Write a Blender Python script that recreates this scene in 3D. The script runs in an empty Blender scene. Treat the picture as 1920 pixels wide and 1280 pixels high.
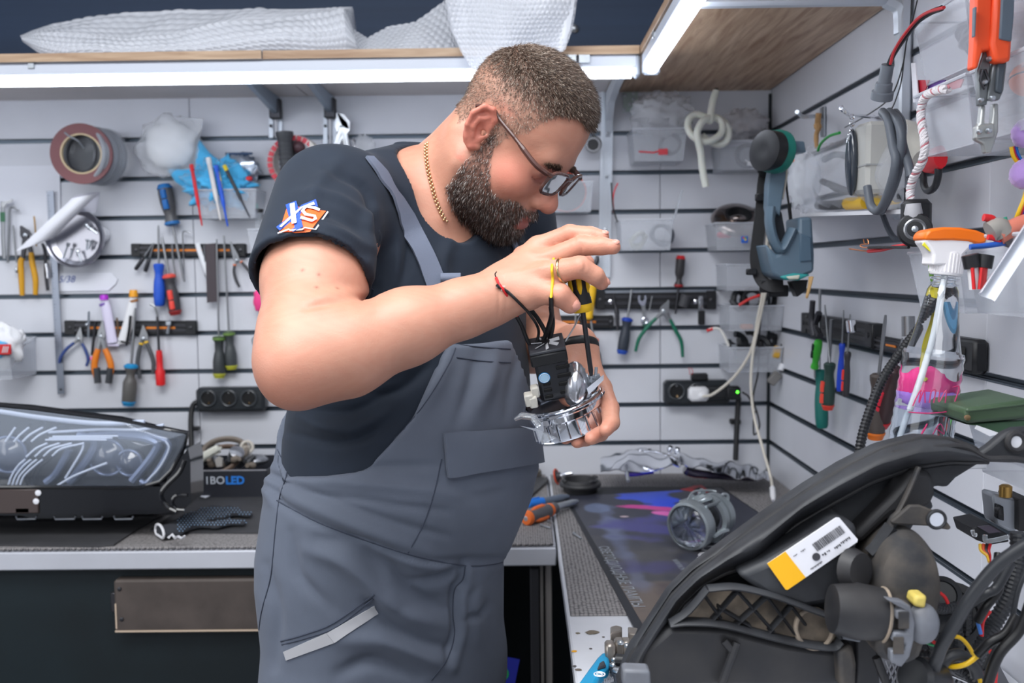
import bpy, bmesh, math, random
import numpy as np
from mathutils import Vector, Matrix, noise
random.seed(7); rng = np.random.default_rng(11)
C = bpy.context.scene.collection
SC = bpy.context.scene
FPX = 1867.0; VX, VY = 977.5, 505.3; CAMZ = 1.4
yc = Vector((VX-960, 640-VY, -FPX)).normalized()
zt = Vector((-0.0113, 1.0, 0.0)); zc = (zt - yc*zt.dot(yc)).normalized()
xc = yc.cross(zc)
RCW = Matrix((xc, yc, zc))
cam = bpy.data.cameras.new('camera'); co = bpy.data.objects.new('camera', cam); C.objects.link(co)
co.matrix_world = Matrix.Translation((0, 0, CAMZ)) @ RCW.to_4x4()
cam.sensor_width = 36; cam.lens = FPX/1920*36; cam.clip_start = 0.05
cam.dof.use_dof = True; cam.dof.focus_distance = 1.22; cam.dof.aperture_fstop = 6.0
SC.camera = co
SC.view_settings.view_transform = 'Standard'; SC.view_settings.look = 'None'
SC.view_settings.gamma = 1; SC.view_settings.use_curve_mapping = False
SC.view_settings.exposure = 0.24
def ray(px, py):
    return RCW @ Vector((px-960, 640-py, -FPX))
def P(px, py, d):
    r = ray(px, py); t = d/r.y
    return Vector((r.x*t, d, CAMZ + r.z*t))
YB = 2.5745; XR = 0.640; ZB = 0.862
def W(px, py, off=0.0): return P(px, py, YB-off)
def PR(px, py, off=0.0):
    r = ray(px, py); t = (XR-off)/r.x
    return Vector((r.x*t, r.y*t, CAMZ + r.z*t))
def PB(px, py, z=ZB):
    r = ray(px, py); t = (z-CAMZ)/r.z
    return Vector((r.x*t, r.y*t, z))
def pxm(d): return d/FPX
w = bpy.data.worlds.new('world'); SC.world = w; w.use_nodes = True
w.node_tree.nodes['Background'].inputs[0].default_value = (0.9, 0.94, 1.0, 1)
w.node_tree.nodes['Background'].inputs[1].default_value = 0.3
def area(name, loc, size, sizey, power, rot, col=(0.97, 0.985, 1.0)):
    l = bpy.data.lights.new(name, 'AREA'); l.shape = 'RECTANGLE'; l.size = size; l.size_y = sizey
    l.energy = power; l.color = col
    o = bpy.data.objects.new(name, l); C.objects.link(o); o.location = loc; o.rotation_euler = rot; return o
area('ceiling_light_panel', (-0.5, 0.5, 2.66), 1.6, 0.9, 46, (0, 0, 0))
area('ceiling_light_panel', (-0.6, -1.2, 2.66), 2.2, 1.0, 40, (0, 0, 0))
area('left_side_light', (-2.35, 0.2, 1.7), 1.3, 1.6, 16, (0, math.radians(-90), 0))  # area light facing into the room from the solid left wall, no window there
_m = {}
def sl(c): return tuple(((x/255)/12.92 if x/255 <= 0.04045 else ((x/255+0.055)/1.055)**2.4) for x in c)
def M(name, col=(128,128,128), rough=0.5, metal=0.0, bump=0.0, bscale=60, var=0.0, vscale=8, trans=0.0, ior=1.45,
      emit=0.0, alpha=1.0, col2=None, coat=0.0, aniso=None, sheen=0.0, sss=0.0, det=4):
    if name in _m: return _m[name]
    m = bpy.data.materials.new(name); m.use_nodes = True; nt = m.node_tree; b = nt.nodes['Principled BSDF']
    c = sl(col); b.inputs['Base Color'].default_value = (*c, 1); b.inputs['Roughness'].default_value = rough
    b.inputs['Metallic'].default_value = metal; b.inputs['IOR'].default_value = ior
    b.inputs['Transmission Weight'].default_value = trans; b.inputs['Alpha'].default_value = alpha
    b.inputs['Coat Weight'].default_value = coat; b.inputs['Sheen Weight'].default_value = sheen
    if sss: b.inputs['Subsurface Weight'].default_value = sss; b.inputs['Subsurface Radius'].default_value = (0.01, 0.004, 0.002)
    if emit: b.inputs['Emission Color'].default_value = (*c, 1); b.inputs['Emission Strength'].default_value = emit
    if var or bump or col2:
        tc = nt.nodes.new('ShaderNodeTexCoord'); mp = nt.nodes.new('ShaderNodeMapping')
        nt.links.new(tc.outputs['Object'], mp.inputs[0])
        if aniso: mp.inputs['Scale'].default_value = aniso
    if var or col2:
        n = nt.nodes.new('ShaderNodeTexNoise'); n.inputs['Scale'].default_value = vscale; n.inputs['Detail'].default_value = 5
        nt.links.new(mp.outputs[0], n.inputs[0])
        r = nt.nodes.new('ShaderNodeValToRGB'); nt.links.new(n.outputs[0], r.inputs[0])
        c2 = sl(col2) if col2 else tuple(x*(1-var) for x in c)
        c1 = c if col2 else tuple(min(1, x*(1+var)) for x in c)
        r.color_ramp.elements[0].position = 0.35; r.color_ramp.elements[1].position = 0.65
        r.color_ramp.elements[0].color = (*c2, 1); r.color_ramp.elements[1].color = (*c1, 1)
        nt.links.new(r.outputs[0], b.inputs['Base Color'])
    if bump:
        n = nt.nodes.new('ShaderNodeTexNoise'); n.inputs['Scale'].default_value = bscale; n.inputs['Detail'].default_value = det
        nt.links.new(mp.outputs[0], n.inputs[0])
        bp = nt.nodes.new('ShaderNodeBump'); bp.inputs['Strength'].default_value = bump; bp.inputs['Distance'].default_value = 0.002
        nt.links.new(n.outputs[0], bp.inputs['Height']); nt.links.new(bp.outputs[0], b.inputs['Normal'])
    _m[name] = m; return m
def fr(d):
    d = Vector(d).normalized(); a = Vector((0, 0, 1)) if abs(d.z) < 0.9 else Vector((1, 0, 0))
    u = d.cross(a).normalized(); v = d.cross(u).normalized(); return u, v
class G:
    def __init__(s): s.v = []; s.f = []; s.c = None
    def add(s, vs, fs):
        k = len(s.v); s.v += [tuple(x) for x in vs]; s.f += [tuple(i+k for i in f) for f in fs]; return s
    def box(s, c, size, R=None, bev=0.0):
        c = Vector(c); h = Vector(size)/2
        b = min(bev, min(h)*0.95)
        vs = []; 
        if b <= 0:
            for sx in (-1,1):
                for sy in (-1,1):
                    for sz in (-1,1): vs.append(Vector((sx*h.x, sy*h.y, sz*h.z)))
            fs = [(0,1,3,2),(4,6,7,5),(0,4,5,1),(2,3,7,6),(0,2,6,4),(1,5,7,3)]
        else:
            idx = {}
            for sx in (-1,1):
                for sy in (-1,1):
                    for sz in (-1,1):
                        for ax in range(3):
                            q = [sx*(h.x-b), sy*(h.y-b), sz*(h.z-b)]; q[ax] = (sx,sy,sz)[ax]*h[ax]
                            idx[(sx,sy,sz,ax)] = len(vs); vs.append(Vector(q))
            fs = []
            for ax in range(3):
                o = [a for a in range(3) if a != ax]
                for sg in (-1,1):
                    ring = []
                    for (p, q) in ((-1,-1),(1,-1),(1,1),(-1,1)):
                        k = [0,0,0]; k[ax] = sg; k[o[0]] = p; k[o[1]] = q; ring.append(idx[(*k, ax)])
                    fs.append(tuple(ring))
            for ax in range(3):
                o = [a for a in range(3) if a != ax]
                for p in (-1,1):
                    for q in (-1,1):
                        k0 = [0,0,0]; k0[o[0]] = p; k0[o[1]] = q; k1 = k0[:]; k0[ax] = -1; k1[ax] = 1
                        fs.append((idx[(*k0,o[0])], idx[(*k0,o[1])], idx[(*k1,o[1])], idx[(*k1,o[0])]))
            for k in [(x,y,z) for x in (-1,1) for y in (-1,1) for z in (-1,1)]:
                fs.append(tuple(idx[(*k, a)] for a in range(3)))
        if R is not None: vs = [R @ x for x in vs]
        return s.add([x+c for x in vs], fs)
    def tube(s, pts, r, n=10, cap=True, flat=None, up=None, closed=False):
        pts = [Vector(p) for p in pts]; m = len(pts)
        if not hasattr(r, '__len__'): r = [r]*m
        vs = []; fs = []; U = None
        for i, p in enumerate(pts):
            if closed: d = pts[(i+1)%m]-pts[i-1]
            else: d = pts[min(i+1, m-1)]-pts[max(i-1, 0)]
            if d.length < 1e-9: d = Vector((0,0,1))
            d.normalize()
            if U is None:
                U = (Vector(up) - d*Vector(up).dot(d)).normalized() if up is not None else fr(d)[0]
            else:
                U = U - d*U.dot(d)
                U = U.normalized() if U.length > 1e-6 else fr(d)[0]
            V = d.cross(U)
            rr = r[i]; fu, fv = (1, 1) if flat is None else flat
            for k in range(n):
                a = 2*math.pi*k/n; vs.append(p + U*math.cos(a)*rr*fu + V*math.sin(a)*rr*fv)
        for i in range(m if closed else m-1):
            j = (i+1) % m
            for k in range(n): fs.append((i*n+k, i*n+(k+1)%n, j*n+(k+1)%n, j*n+k))
        if cap and not closed: fs.append(tuple(range(n-1,-1,-1))); fs.append(tuple((m-1)*n+k for k in range(n)))
        return s.add(vs, fs)
    def ribbon(s, pts, w, t, up):
        pts = [Vector(p) for p in pts]; m = len(pts)
        if not hasattr(w, '__len__'): w = [w]*m
        vs = []; fs = []
        for i, p in enumerate(pts):
            d = (pts[min(i+1,m-1)]-pts[max(i-1,0)]).normalized()
            un = Vector(up[i]) if isinstance(up, list) else Vector(up)
            sd = d.cross(un).normalized(); un = sd.cross(d).normalized()
            for a, b in ((-1,-1),(1,-1),(1,1),(-1,1)): vs.append(p + sd*a*w[i]/2 + un*b*t/2)
        for i in range(m-1):
            for k in range(4): fs.append((i*4+k, i*4+(k+1)%4, i*4+4+(k+1)%4, i*4+4+k))
        fs.append((3,2,1,0)); fs.append(tuple((m-1)*4+k for k in range(4)))
        return s.add(vs, fs)
    def lathe(s, prof, c, axis, n=24, closed=False, sq=None):
        c = Vector(c); ax = Vector(axis).normalized(); u, v = fr(ax); vs = []; fs = []; m = len(prof)
        for (r, h) in prof:
            for k in range(n):
                a = 2*math.pi*k/n; e = (1, 1) if sq is None else sq
                vs.append(c + ax*h + u*math.cos(a)*r*e[0] + v*math.sin(a)*r*e[1])
        for i in range(m if closed else m-1):
            j = (i+1) % m
            for k in range(n): fs.append((i*n+k, i*n+(k+1)%n, j*n+(k+1)%n, j*n+k))
        if not closed:
            if prof[0][0] > 1e-6: fs.append(tuple(range(n-1,-1,-1)))
            if prof[-1][0] > 1e-6: fs.append(tuple((m-1)*n+k for k in range(n)))
        return s.add(vs, fs)
    def prism(s, poly, d):
        d = Vector(d); n = len(poly); poly = [Vector(p) for p in poly]
        return s.add(poly + [p+d for p in poly], [tuple(range(n-1,-1,-1)), tuple(range(n, 2*n))] +
                     [(k, (k+1)%n, n+(k+1)%n, n+k) for k in range(n)])
    def ball(s, c, r, n=12, m=8, sc=(1,1,1), R=None):
        c = Vector(c); vs = []; fs = []
        for i in range(m+1):
            t = math.pi*i/m
            for k in range(n):
                a = 2*math.pi*k/n; q = Vector((math.sin(t)*math.cos(a)*r*sc[0], math.sin(t)*math.sin(a)*r*sc[1], math.cos(t)*r*sc[2]))
                vs.append(c + (R @ q if R is not None else q))
        for i in range(m):
            for k in range(n): fs.append((i*n+k, i*n+n+k, i*n+n+(k+1)%n, i*n+(k+1)%n))
        return s.add(vs, fs)
    def torus(s, c, axis, R, r, n=32, m=10, flat=(1,1), arc=None):
        c = Vector(c); ax = Vector(axis).normalized(); u, v = fr(ax)
        a0, a1 = arc if arc else (0, 2*math.pi); K = n if not arc else n+1
        pts = [c + u*math.cos(a0+(a1-a0)*k/n)*R + v*math.sin(a0+(a1-a0)*k/n)*R for k in range(K)]
        return s.tube(pts, r, m, closed=not arc, up=ax, flat=flat)
    def grid(s, fn, nu, nv, th=0.0, nrm=None, closeu=False):
        vs = [Vector(fn(i/nu, j/nv)) for i in range(nu+1) for j in range(nv+1)]
        fs = [(i*(nv+1)+j, (i+1)*(nv+1)+j, (i+1)*(nv+1)+j+1, i*(nv+1)+j+1) for i in range(nu) for j in range(nv)]
        if th:
            k = len(vs); n3 = Vector(nrm)
            vs = vs + [x + n3*th for x in vs]; fs = fs + [tuple(reversed([a+k for a in f])) for f in fs]
            ring = [i*(nv+1) for i in range(nu+1)] + [nu*(nv+1)+j for j in range(1, nv+1)] + [i*(nv+1)+nv for i in range(nu-1,-1,-1)] + [j for j in range(nv-1, 0, -1)]
            m = len(ring)
            fs += [(ring[a], ring[(a+1)%m], ring[(a+1)%m]+k, ring[a]+k) for a in range(m)]
        return s.add(vs, fs)
ORG = {}
def thing(name, label, cat, loc, group=None):
    o = bpy.data.objects.new(name, None); C.objects.link(o); o.location = Vector(loc); o.empty_display_size = 0.02
    o['label'] = label; o['category'] = cat
    if group: o['group'] = group
    ORG[o] = Vector(loc); return o
def mk(name, g, mat, parent=None, smooth=40, kind=None, label=None, org=None):
    me = bpy.data.meshes.new(name)
    o0 = ORG.get(parent, Vector((0,0,0))) if parent else (Vector(org) if org is not None else Vector((0,0,0)))
    if isinstance(g, tuple):
        vs, fs = g; vs = np.asarray(vs, dtype=np.float32) - np.array(o0, dtype=np.float32)
        fs = np.asarray(fs, dtype=np.int32)
        me.vertices.add(len(vs)); me.vertices.foreach_set('co', vs.ravel())
        k = fs.shape[1]; me.loops.add(fs.size); me.loops.foreach_set('vertex_index', fs.ravel())
        me.polygons.add(len(fs)); me.polygons.foreach_set('loop_start', np.arange(0, fs.size, k, dtype=np.int32))
        me.update(calc_edges=True); me.validate()
    else:
        me.from_pydata([(x[0]-o0.x, x[1]-o0.y, x[2]-o0.z) for x in g.v], [], g.f)
        bm = bmesh.new(); bm.from_mesh(me); bmesh.ops.recalc_face_normals(bm, faces=bm.faces); bm.to_mesh(me); bm.free()
    if smooth:
        me.shade_smooth()
        if smooth < 180: me.set_sharp_from_angle(angle=math.radians(smooth))
    if mat is not None: me.materials.append(mat)
    o = bpy.data.objects.new(name, me); C.objects.link(o)
    if parent: o.parent = parent; ORG[o] = o0
    else: o.location = o0; ORG[o] = o0
    if kind: o['kind'] = kind
    if label: o['label'] = label
    return o
def single(name, label, cat, g, mat, group=None, smooth=40, kind=None):
    c = Vector((0,0,0))
    vs = g.v if not isinstance(g, tuple) else g[0]
    xs = np.asarray(vs); c = Vector(((xs[:,0].min()+xs[:,0].max())/2, (xs[:,1].min()+xs[:,1].max())/2, xs[:,2].min()))
    o = mk(name, g, mat, smooth=smooth, kind=kind, org=c); o['label'] = label; o['category'] = cat
    if group: o['group'] = group
    return o
def struct(name, g, mat, smooth=0, parent=None):
    o = mk(name, g, mat, parent, smooth=smooth)
    if not parent: o['kind'] = 'structure'
    return o
def text(name, body, loc, xdir, ydir, size, mat, parent, ext=0.0004, shear=0, ax='CENTER', bold=0.0, sx=1.0):
    cu = bpy.data.curves.new(name, 'FONT'); cu.body = body; cu.size = size; cu.extrude = ext; cu.shear = shear
    cu.align_x = ax; cu.align_y = 'CENTER'; cu.offset = bold; cu.materials.append(mat); cu.resolution_u = 3
    o = bpy.data.objects.new(name, cu); C.objects.link(o)
    X = Vector(xdir).normalized(); Y = Vector(ydir); Y = (Y - X*Y.dot(X)).normalized(); Z = X.cross(Y)
    m = Matrix((X*sx, Y, Z)).transposed().to_4x4(); m.translation = Vector(loc) - (ORG[parent] if parent else Vector((0,0,0)))
    if parent: o.parent = parent
    me = bpy.data.meshes.new_from_object(o.evaluated_get(bpy.context.evaluated_depsgraph_get())); n = o.name
    bpy.data.objects.remove(o); o = bpy.data.objects.new(n, me); C.objects.link(o)
    if not me.materials: me.materials.append(mat)
    o['kind'] = 'stuff'; o.parent = parent; o.matrix_local = m; return o
def bez(pts, n=8):
    pts = [Vector(p) for p in pts]; out = []
    q = [pts[0]*2-pts[1]] + pts + [pts[-1]*2-pts[-2]]
    for i in range(1, len(q)-2):
        for k in range(n):
            t = k/n; a, b, c_, d = q[i-1], q[i], q[i+1], q[i+2]
            out.append(0.5*((2*b)+(c_-a)*t+(2*a-5*b+4*c_-d)*t*t+(3*b-a-3*c_+d)*t**3))
    out.append(pts[-1]); return out
def corrug(pts, r, pitch=0.004, depth=0.18, n=10):
    pts = bez(pts, 12); L = [0]
    for a, b in zip(pts, pts[1:]): L.append(L[-1]+(b-a).length)
    N = int(L[-1]/pitch*2); out = []; rr = []
    for k in range(N+1):
        s_ = L[-1]*k/N; i = min(np.searchsorted(L, s_, side='right')-1, len(pts)-2)
        t = (s_-L[i])/max(1e-9, L[i+1]-L[i]); out.append(pts[i].lerp(pts[i+1], t)); rr.append(r*(1 if k % 2 else 1-depth))
    return out, rr
def A(p): return np.array(p, dtype=np.float32)
def rc(p, a, b, ra, rb):
    a = A(a); b = A(b); ab = b-a; t = np.clip(((p-a)@ab)/max(1e-12, float(ab@ab)), 0, 1)
    return np.sqrt((((p-a)-t[:,None]*ab)**2).sum(1)) - (ra+(rb-ra)*t)
def chain(p, pts, rs, k=0.006):
    d = None
    for i in range(len(pts)-1):
        e = rc(p, pts[i], pts[i+1], rs[i], rs[i+1]); d = e if d is None else smin(d, e, k)
    return d
def ell(p, c, r, R=None):
    q = p - A(c)
    if R is not None: q = q @ R
    r = A(r); k0 = np.sqrt(((q/r)**2).sum(1)); k1 = np.sqrt(((q/(r*r))**2).sum(1))
    return k0*(k0-1)/np.maximum(k1, 1e-6)
def rbox(p, c, h, r, R=None):
    q = p - A(c)
    if R is not None: q = q @ R
    q = np.abs(q) - (A(h)-r); return np.sqrt((np.maximum(q,0)**2).sum(1)) + np.minimum(q.max(1), 0) - r
def smin(a, b, k):
    h = np.clip(0.5+0.5*(b-a)/k, 0, 1); return b+(a-b)*h - k*h*(1-h)
def smax(a, b, k): return -smin(-a, -b, k)
def sdf_mesh(F, lo, hi, h):
    lo = A(lo); hi = A(hi); B = 8
    nb = np.ceil((hi-lo)/h/B).astype(int); n = nb*B
    bi = np.stack(np.meshgrid(*[np.arange(x) for x in nb], indexing='ij'), -1).reshape(-1, 3)
    cen = lo + (bi*B+(B-1)/2)*h
    d = F(cen.astype(np.float32)); act = np.abs(d) < B*h*1.15+0.004
    V = np.repeat(np.repeat(np.repeat(np.where(d < 0, -1.0, 1.0).astype(np.float32).reshape(nb), B, 0), B, 1), B, 2)
    off = np.stack(np.meshgrid(*[np.arange(B)]*3, indexing='ij'), -1).reshape(-1, 3)
    ab = bi[act]
    for s in range(0, len(ab), 1500):
        gi = (ab[s:s+1500, None, :]*B + off[None]).reshape(-1, 3)
        V[gi[:,0], gi[:,1], gi[:,2]] = F((lo + gi*h).astype(np.float32))
    S = V < 0
    X = S[:-1]^S[1:]; Y = S[:,:-1]^S[:,1:]; Z = S[:,:,:-1]^S[:,:,1:]
    cell = np.zeros(n, bool)
    faces = []
    E = []
    for ax, D in ((0, X), (1, Y), (2, Z)):
        i = np.argwhere(D); o = [a for a in range(3) if a != ax]
        i = i[(i[:, o[0]] > 0) & (i[:, o[1]] > 0)]; E.append(i)
        for da in (0, 1):
            for db in (0, 1):
                j = i.copy(); j[:, o[0]] -= da; j[:, o[1]] -= db; cell[j[:,0], j[:,1], j[:,2]] = True
    cell[-1] = False; cell[:, -1] = False; cell[:, :, -1] = False
    ci = np.argwhere(cell); idx = np.full(n, -1, np.int32); idx[ci[:,0], ci[:,1], ci[:,2]] = np.arange(len(ci))
    acc = np.zeros((len(ci), 3)); cnt = np.zeros(len(ci))
    cor = [(x,y,z) for x in (0,1) for y in (0,1) for z in (0,1)]
    for a in cor:
        for ax in range(3):
            if a[ax]: continue
            b = list(a); b[ax] = 1
            va = V[ci[:,0]+a[0], ci[:,1]+a[1], ci[:,2]+a[2]]; vb = V[ci[:,0]+b[0], ci[:,1]+b[1], ci[:,2]+b[2]]
            m = (va < 0) != (vb < 0); t = np.where(m, va/np.where(m, va-vb, 1), 0)
            q = np.array(a, float)[None].repeat(len(ci), 0); q[:, ax] = t
            acc[m] += q[m]; cnt += m
    vs = lo + (ci + acc/np.maximum(cnt, 1)[:, None])*h
    F4 = []
    for ax, i in enumerate(E):
        o = [a for a in range(3) if a != ax]; q = []
        for da, db in ((0,0),(1,0),(1,1),(0,1)):
            j = i.copy(); j[:, o[0]] -= da; j[:, o[1]] -= db; q.append(idx[j[:,0], j[:,1], j[:,2]])
        q = np.stack(q, 1); neg = S[i[:,0], i[:,1], i[:,2]]
        flip = neg if ax != 1 else ~neg
        q[~flip] = q[~flip][:, ::-1]
        F4.append(q[(q >= 0).all(1)])
    return vs, np.concatenate(F4)
def vnormals(vs, fs):
    a = vs[fs[:,2]]-vs[fs[:,0]]; b = vs[fs[:,3]]-vs[fs[:,1]]; n = np.cross(a, b); N = np.zeros_like(vs)
    for k in range(4): np.add.at(N, fs[:,k], n)
    return N/np.maximum(np.linalg.norm(N, axis=1), 1e-12)[:, None]
def lap(vs, fs, it=2, lam=0.5):
    e = np.concatenate([fs[:, [0,1]], fs[:, [1,2]], fs[:, [2,3]], fs[:, [3,0]]]); 
    deg = np.bincount(e.ravel(), minlength=len(vs)).astype(float)
    for _ in range(it):
        s = np.stack([np.bincount(e[:,0], vs[e[:,1], k], len(vs)) + np.bincount(e[:,1], vs[e[:,0], k], len(vs)) for k in range(3)], 1)
        vs = vs*(1-lam) + lam*s/np.maximum(deg, 1)[:, None]
    return vs
def setcol(o, cols, name='col'):
    a = o.data.color_attributes.new(name, 'FLOAT_COLOR', 'POINT')
    c4 = np.ones((len(cols), 4), np.float32); c4[:, :3] = cols; a.data.foreach_set('color', c4.ravel())
def proj(v):
    v = np.asarray(v); R = np.array(RCW.transposed()); q = (v - np.array([0,0,CAMZ])) @ R.T
    return np.stack([960 + FPX*q[:,0]/-q[:,2], 640 - FPX*q[:,1]/-q[:,2]], 1)
m_slat = M('slat_laminate', (207,209,216), 0.38, var=0.03, vscale=5, bump=0.05, bscale=300)
m_dark = M('groove_dark', (22,32,38), 0.6)
m_alu = M('brushed_aluminium', (150,156,164), 0.38, metal=0.9, bump=0.08, bscale=200, aniso=(1,1,12))
m_alu_d = M('groove_insert_metal', (88,98,108), 0.42, metal=0.6)
m_steel = M('bench_steel', (196,198,206), 0.35, metal=0.3, var=0.05, vscale=6, bump=0.05, bscale=120)
m_navy = M('navy_board', (40,58,84), 0.6, var=0.12, vscale=3, bump=0.15, bscale=200, aniso=(0.1,1,8))
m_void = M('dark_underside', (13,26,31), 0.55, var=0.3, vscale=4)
m_black = M('black_plastic', (26,27,30), 0.42)
m_rubber = M('black_rubber', (58,58,61), 0.7, var=0.18, vscale=9, bump=0.2, bscale=260)
m_white = M('white_paint', (226,227,232), 0.45)
m_chrome = M('chrome', (235,236,240), 0.06, metal=1.0)
m_zinc = M('zinc_steel', (186,192,198), 0.3, metal=0.85, var=0.1, vscale=30)
m_toolsteel = M('tool_steel', (150,152,155), 0.33, metal=0.85)
m_darksteel = M('dark_steel', (70,70,74), 0.4, metal=0.8)
m_oak = M('oak_board', (178,148,122), 0.45)
nt = m_oak.node_tree; b = nt.nodes['Principled BSDF']
tc = nt.nodes.new('ShaderNodeTexCoord'); mp = nt.nodes.new('ShaderNodeMapping'); mp.inputs['Scale'].default_value = (14, 1.1, 14)
n1 = nt.nodes.new('ShaderNodeTexNoise'); n1.inputs['Scale'].default_value = 5; n1.inputs['Detail'].default_value = 9; n1.inputs['Distortion'].default_value = 0.6
cr = nt.nodes.new('ShaderNodeValToRGB'); cr.color_ramp.elements[0].position = 0.32; cr.color_ramp.elements[1].position = 0.7
cr.color_ramp.elements[0].color = (*sl((150,116,88)), 1); cr.color_ramp.elements[1].color = (*sl((205,178,150)), 1)
nt.links.new(tc.outputs['Object'], mp.inputs[0]); nt.links.new(mp.outputs[0], n1.inputs[0]); nt.links.new(n1.outputs[0], cr.inputs[0]); nt.links.new(cr.outputs[0], b.inputs['Base Color'])
m_oakx = m_oak.copy(); m_oakx.name = 'oak_board_across'
for n_ in m_oakx.node_tree.nodes:
    if n_.type == 'MAPPING': n_.inputs['Scale'].default_value = (1.1, 14, 14)
GZ = [0.9463 + 0.0997*k for k in range(-1, 9)]
ZS = 1.8465
seam = [-2.45, -2.05, -0.8445, 0.3576, XR+0.002]
wb = struct('wall_back', G().box((-0.85, YB+0.026, 1.35), (3.4, 0.02, 2.7)), m_dark)
def slat_rows():
    zs = [GZ[0]] + GZ[1:]
    rows = [(GZ[i]+0.0055, GZ[i+1]-0.0055) for i in range(len(GZ)-1)] + [(GZ[-1]+0.0055, ZS+0.012)]
    return rows
for i in range(4):
    for (z0, z1) in slat_rows():
        x0, x1 = seam[i]+0.0008, seam[i+1]-0.0008
        mk('panel', G().box(((x0+x1)/2, YB+0.008, (z0+z1)/2), (x1-x0, 0.0158, z1-z0), bev=0.0012), m_slat, wb, smooth=0)
for z in GZ:
    g = G().box((-0.9, YB+0.0105, z-0.0035), (3.1, 0.009, 0.003)).box((-0.9, YB+0.0015, z-0.0045), (3.1, 0.003, 0.0022))
    g.box((-0.9, YB+0.0145, z), (3.1, 0.002, 0.011))
    mk('groove_strip', g, m_alu_d, wb, smooth=0)
wr = struct('wall_right', G().box((XR+0.026, 0.4, 1.35), (0.02, 4.6, 2.7)), m_dark)
ys = [YB-0.002, 1.375, 0.175, -0.6]
for i in range(3):
    for (z0, z1) in slat_rows():
        y1, y0 = ys[i]-0.0008, ys[i+1]+0.0008
        mk('panel', G().box((XR+0.008, (y0+y1)/2, (z0+z1)/2), (0.0158, y1-y0, z1-z0), bev=0.0012), m_slat, wr, smooth=0)
for z in GZ:
    L = YB+0.6; yc_ = (YB-0.6)/2
    g = G().box((XR+0.0105, yc_, z-0.0035), (0.009, L, 0.003)).box((XR+0.0012, yc_, z-0.0048), (0.0034, L, 0.0026))
    g.box((XR+0.0145, yc_, z), (0.002, L, 0.011))
    mk('groove_strip', g, m_alu_d, wr, smooth=0)
struct('trim_1', G().box((XR-0.0035, YB-0.0035, 1.35), (0.007, 0.007, 0.975), bev=0.001), m_dark)
m_shop = M('shop_paint', (188,192,200), 0.8)
struct('floor', G().box((-0.85, 0.3, -0.05), (4.2, 4.8, 0.1)), M('shop_floor', (112,112,116), 0.6, var=0.2, vscale=3))
struct('ceiling', G().box((-0.85, 0.3, 2.75), (4.2, 4.8, 0.1)), m_shop)
struct('wall_left', G().box((-2.55, 0.3, 1.35), (0.1, 4.8, 2.7)), m_shop)
struct('wall_front', G().box((-0.85, -1.95, 1.35), (3.4, 0.1, 2.7)), m_shop)
nb_ = struct('trim_2', G().box((-0.9, YB-0.01, 2.29), (3.1, 0.02, 0.8)), m_navy)
struct('trim_3', G().box((XR-0.006, 1.0, 2.29), (0.012, 3.1, 0.8)), m_navy)
SY = 2.12; SX = 0.253; ST = 0.017
def board(name, label, x0, x1, y0, y1, mat):
    o = single(name, label, 'shelf', G().box(((x0+x1)/2, (y0+y1)/2, ZS+ST/2), (x1-x0, y1-y0, ST), bev=0.001), M('shelf_underside', (208,202,200), 0.5) if mat is m_oakx else mat, smooth=0)
    if mat is m_oakx: mk('front_edging', G().box(((x0+x1)/2, y0-0.001, ZS+ST/2), (x1-x0, 0.002, ST+0.0004)), mat, o, smooth=0)
    return o
jx = P(492, 100, SY).x
board('shelf_board', 'oak shelf board along the back wall, left of its joint, under the flat bubble wrap', -2.4, jx-0.001, SY-0.004, YB-0.001, m_oakx)
board('shelf_board', 'oak shelf board along the back wall, from the joint to the corner above the man', jx+0.001, SX-0.0015, SY, YB-0.001, m_oakx)
board('shelf_board', 'wide oak shelf board over the right wall with the slanting lamp under its edge', SX, XR-0.003, 0.2, YB-0.001, m_oak)
def lamp(a, b, side, label):
    a = Vector(a); b = Vector(b); d = (b-a).normalized(); up = Vector((0,0,1)); s = d.cross(up)
    t = thing('tube_lamp', label, 'lamp', (a+b)/2, 'slim tube lamps under the shelf edges')
    L = (b-a).length; R = Matrix((d, s, up)).transposed()
    mk('housing', G().box((a+b)/2 + up*-0.0135, (L, 0.036, 0.027), R, 0.004), M('lamp_housing', (206,212,224), 0.35), t, smooth=30)
    g = G(); pr = [(math.cos(x)*0.0165, math.sin(x)*0.017) for x in np.linspace(math.pi, 2*math.pi, 12)]
    c0 = a + d*0.012; c1 = b - d*0.012
    lo = [c0 + s*p[0] + up*(-0.0265+p[1]*1.1) for p in pr]; g.prism(lo, c1-c0)
    mk('diffuser', g, M('lamp_glow', (236,243,255), 0.4, emit=10), t, smooth=60)
    for e in (a, b):
        mk('end_cap', G().box(e + up*-0.0225, (0.012, 0.037, 0.046), R, 0.005), M('lamp_cap', (176,184,196), 0.4), t, smooth=30)
    for q in (0.12, 0.5, 0.88):
        mk('clip', G().box(a.lerp(b, q)+up*-0.006, (0.014, 0.043, 0.012), R, 0.001), m_zinc, t, smooth=0)
lamp((-2.3, SY+0.02, ZS-0.001), (P(1196,140,SY).x, SY+0.02, ZS-0.001), 0, 'long tube lamp running level under the back shelf edge behind the man')
lamp((SX+0.021, 0.55, ZS-0.001), (SX+0.021, SY-0.012, ZS-0.001), 0, 'tube lamp slanting toward the viewer under the right shelf edge')
BX = 0.062; BY = 1.906
t = thing('workbench', 'long steel edged workbench along the back wall under the tool wall', 'workbench', (-1.2, 2.2, 0))
mk('worktop', G().box(((-2.4+BX)/2, (BY+YB)/2+0.006, ZB-0.016), (2.4+BX-0.001, YB-BY-0.014, 0.028), bev=0.002), m_steel, t, smooth=0)
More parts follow.
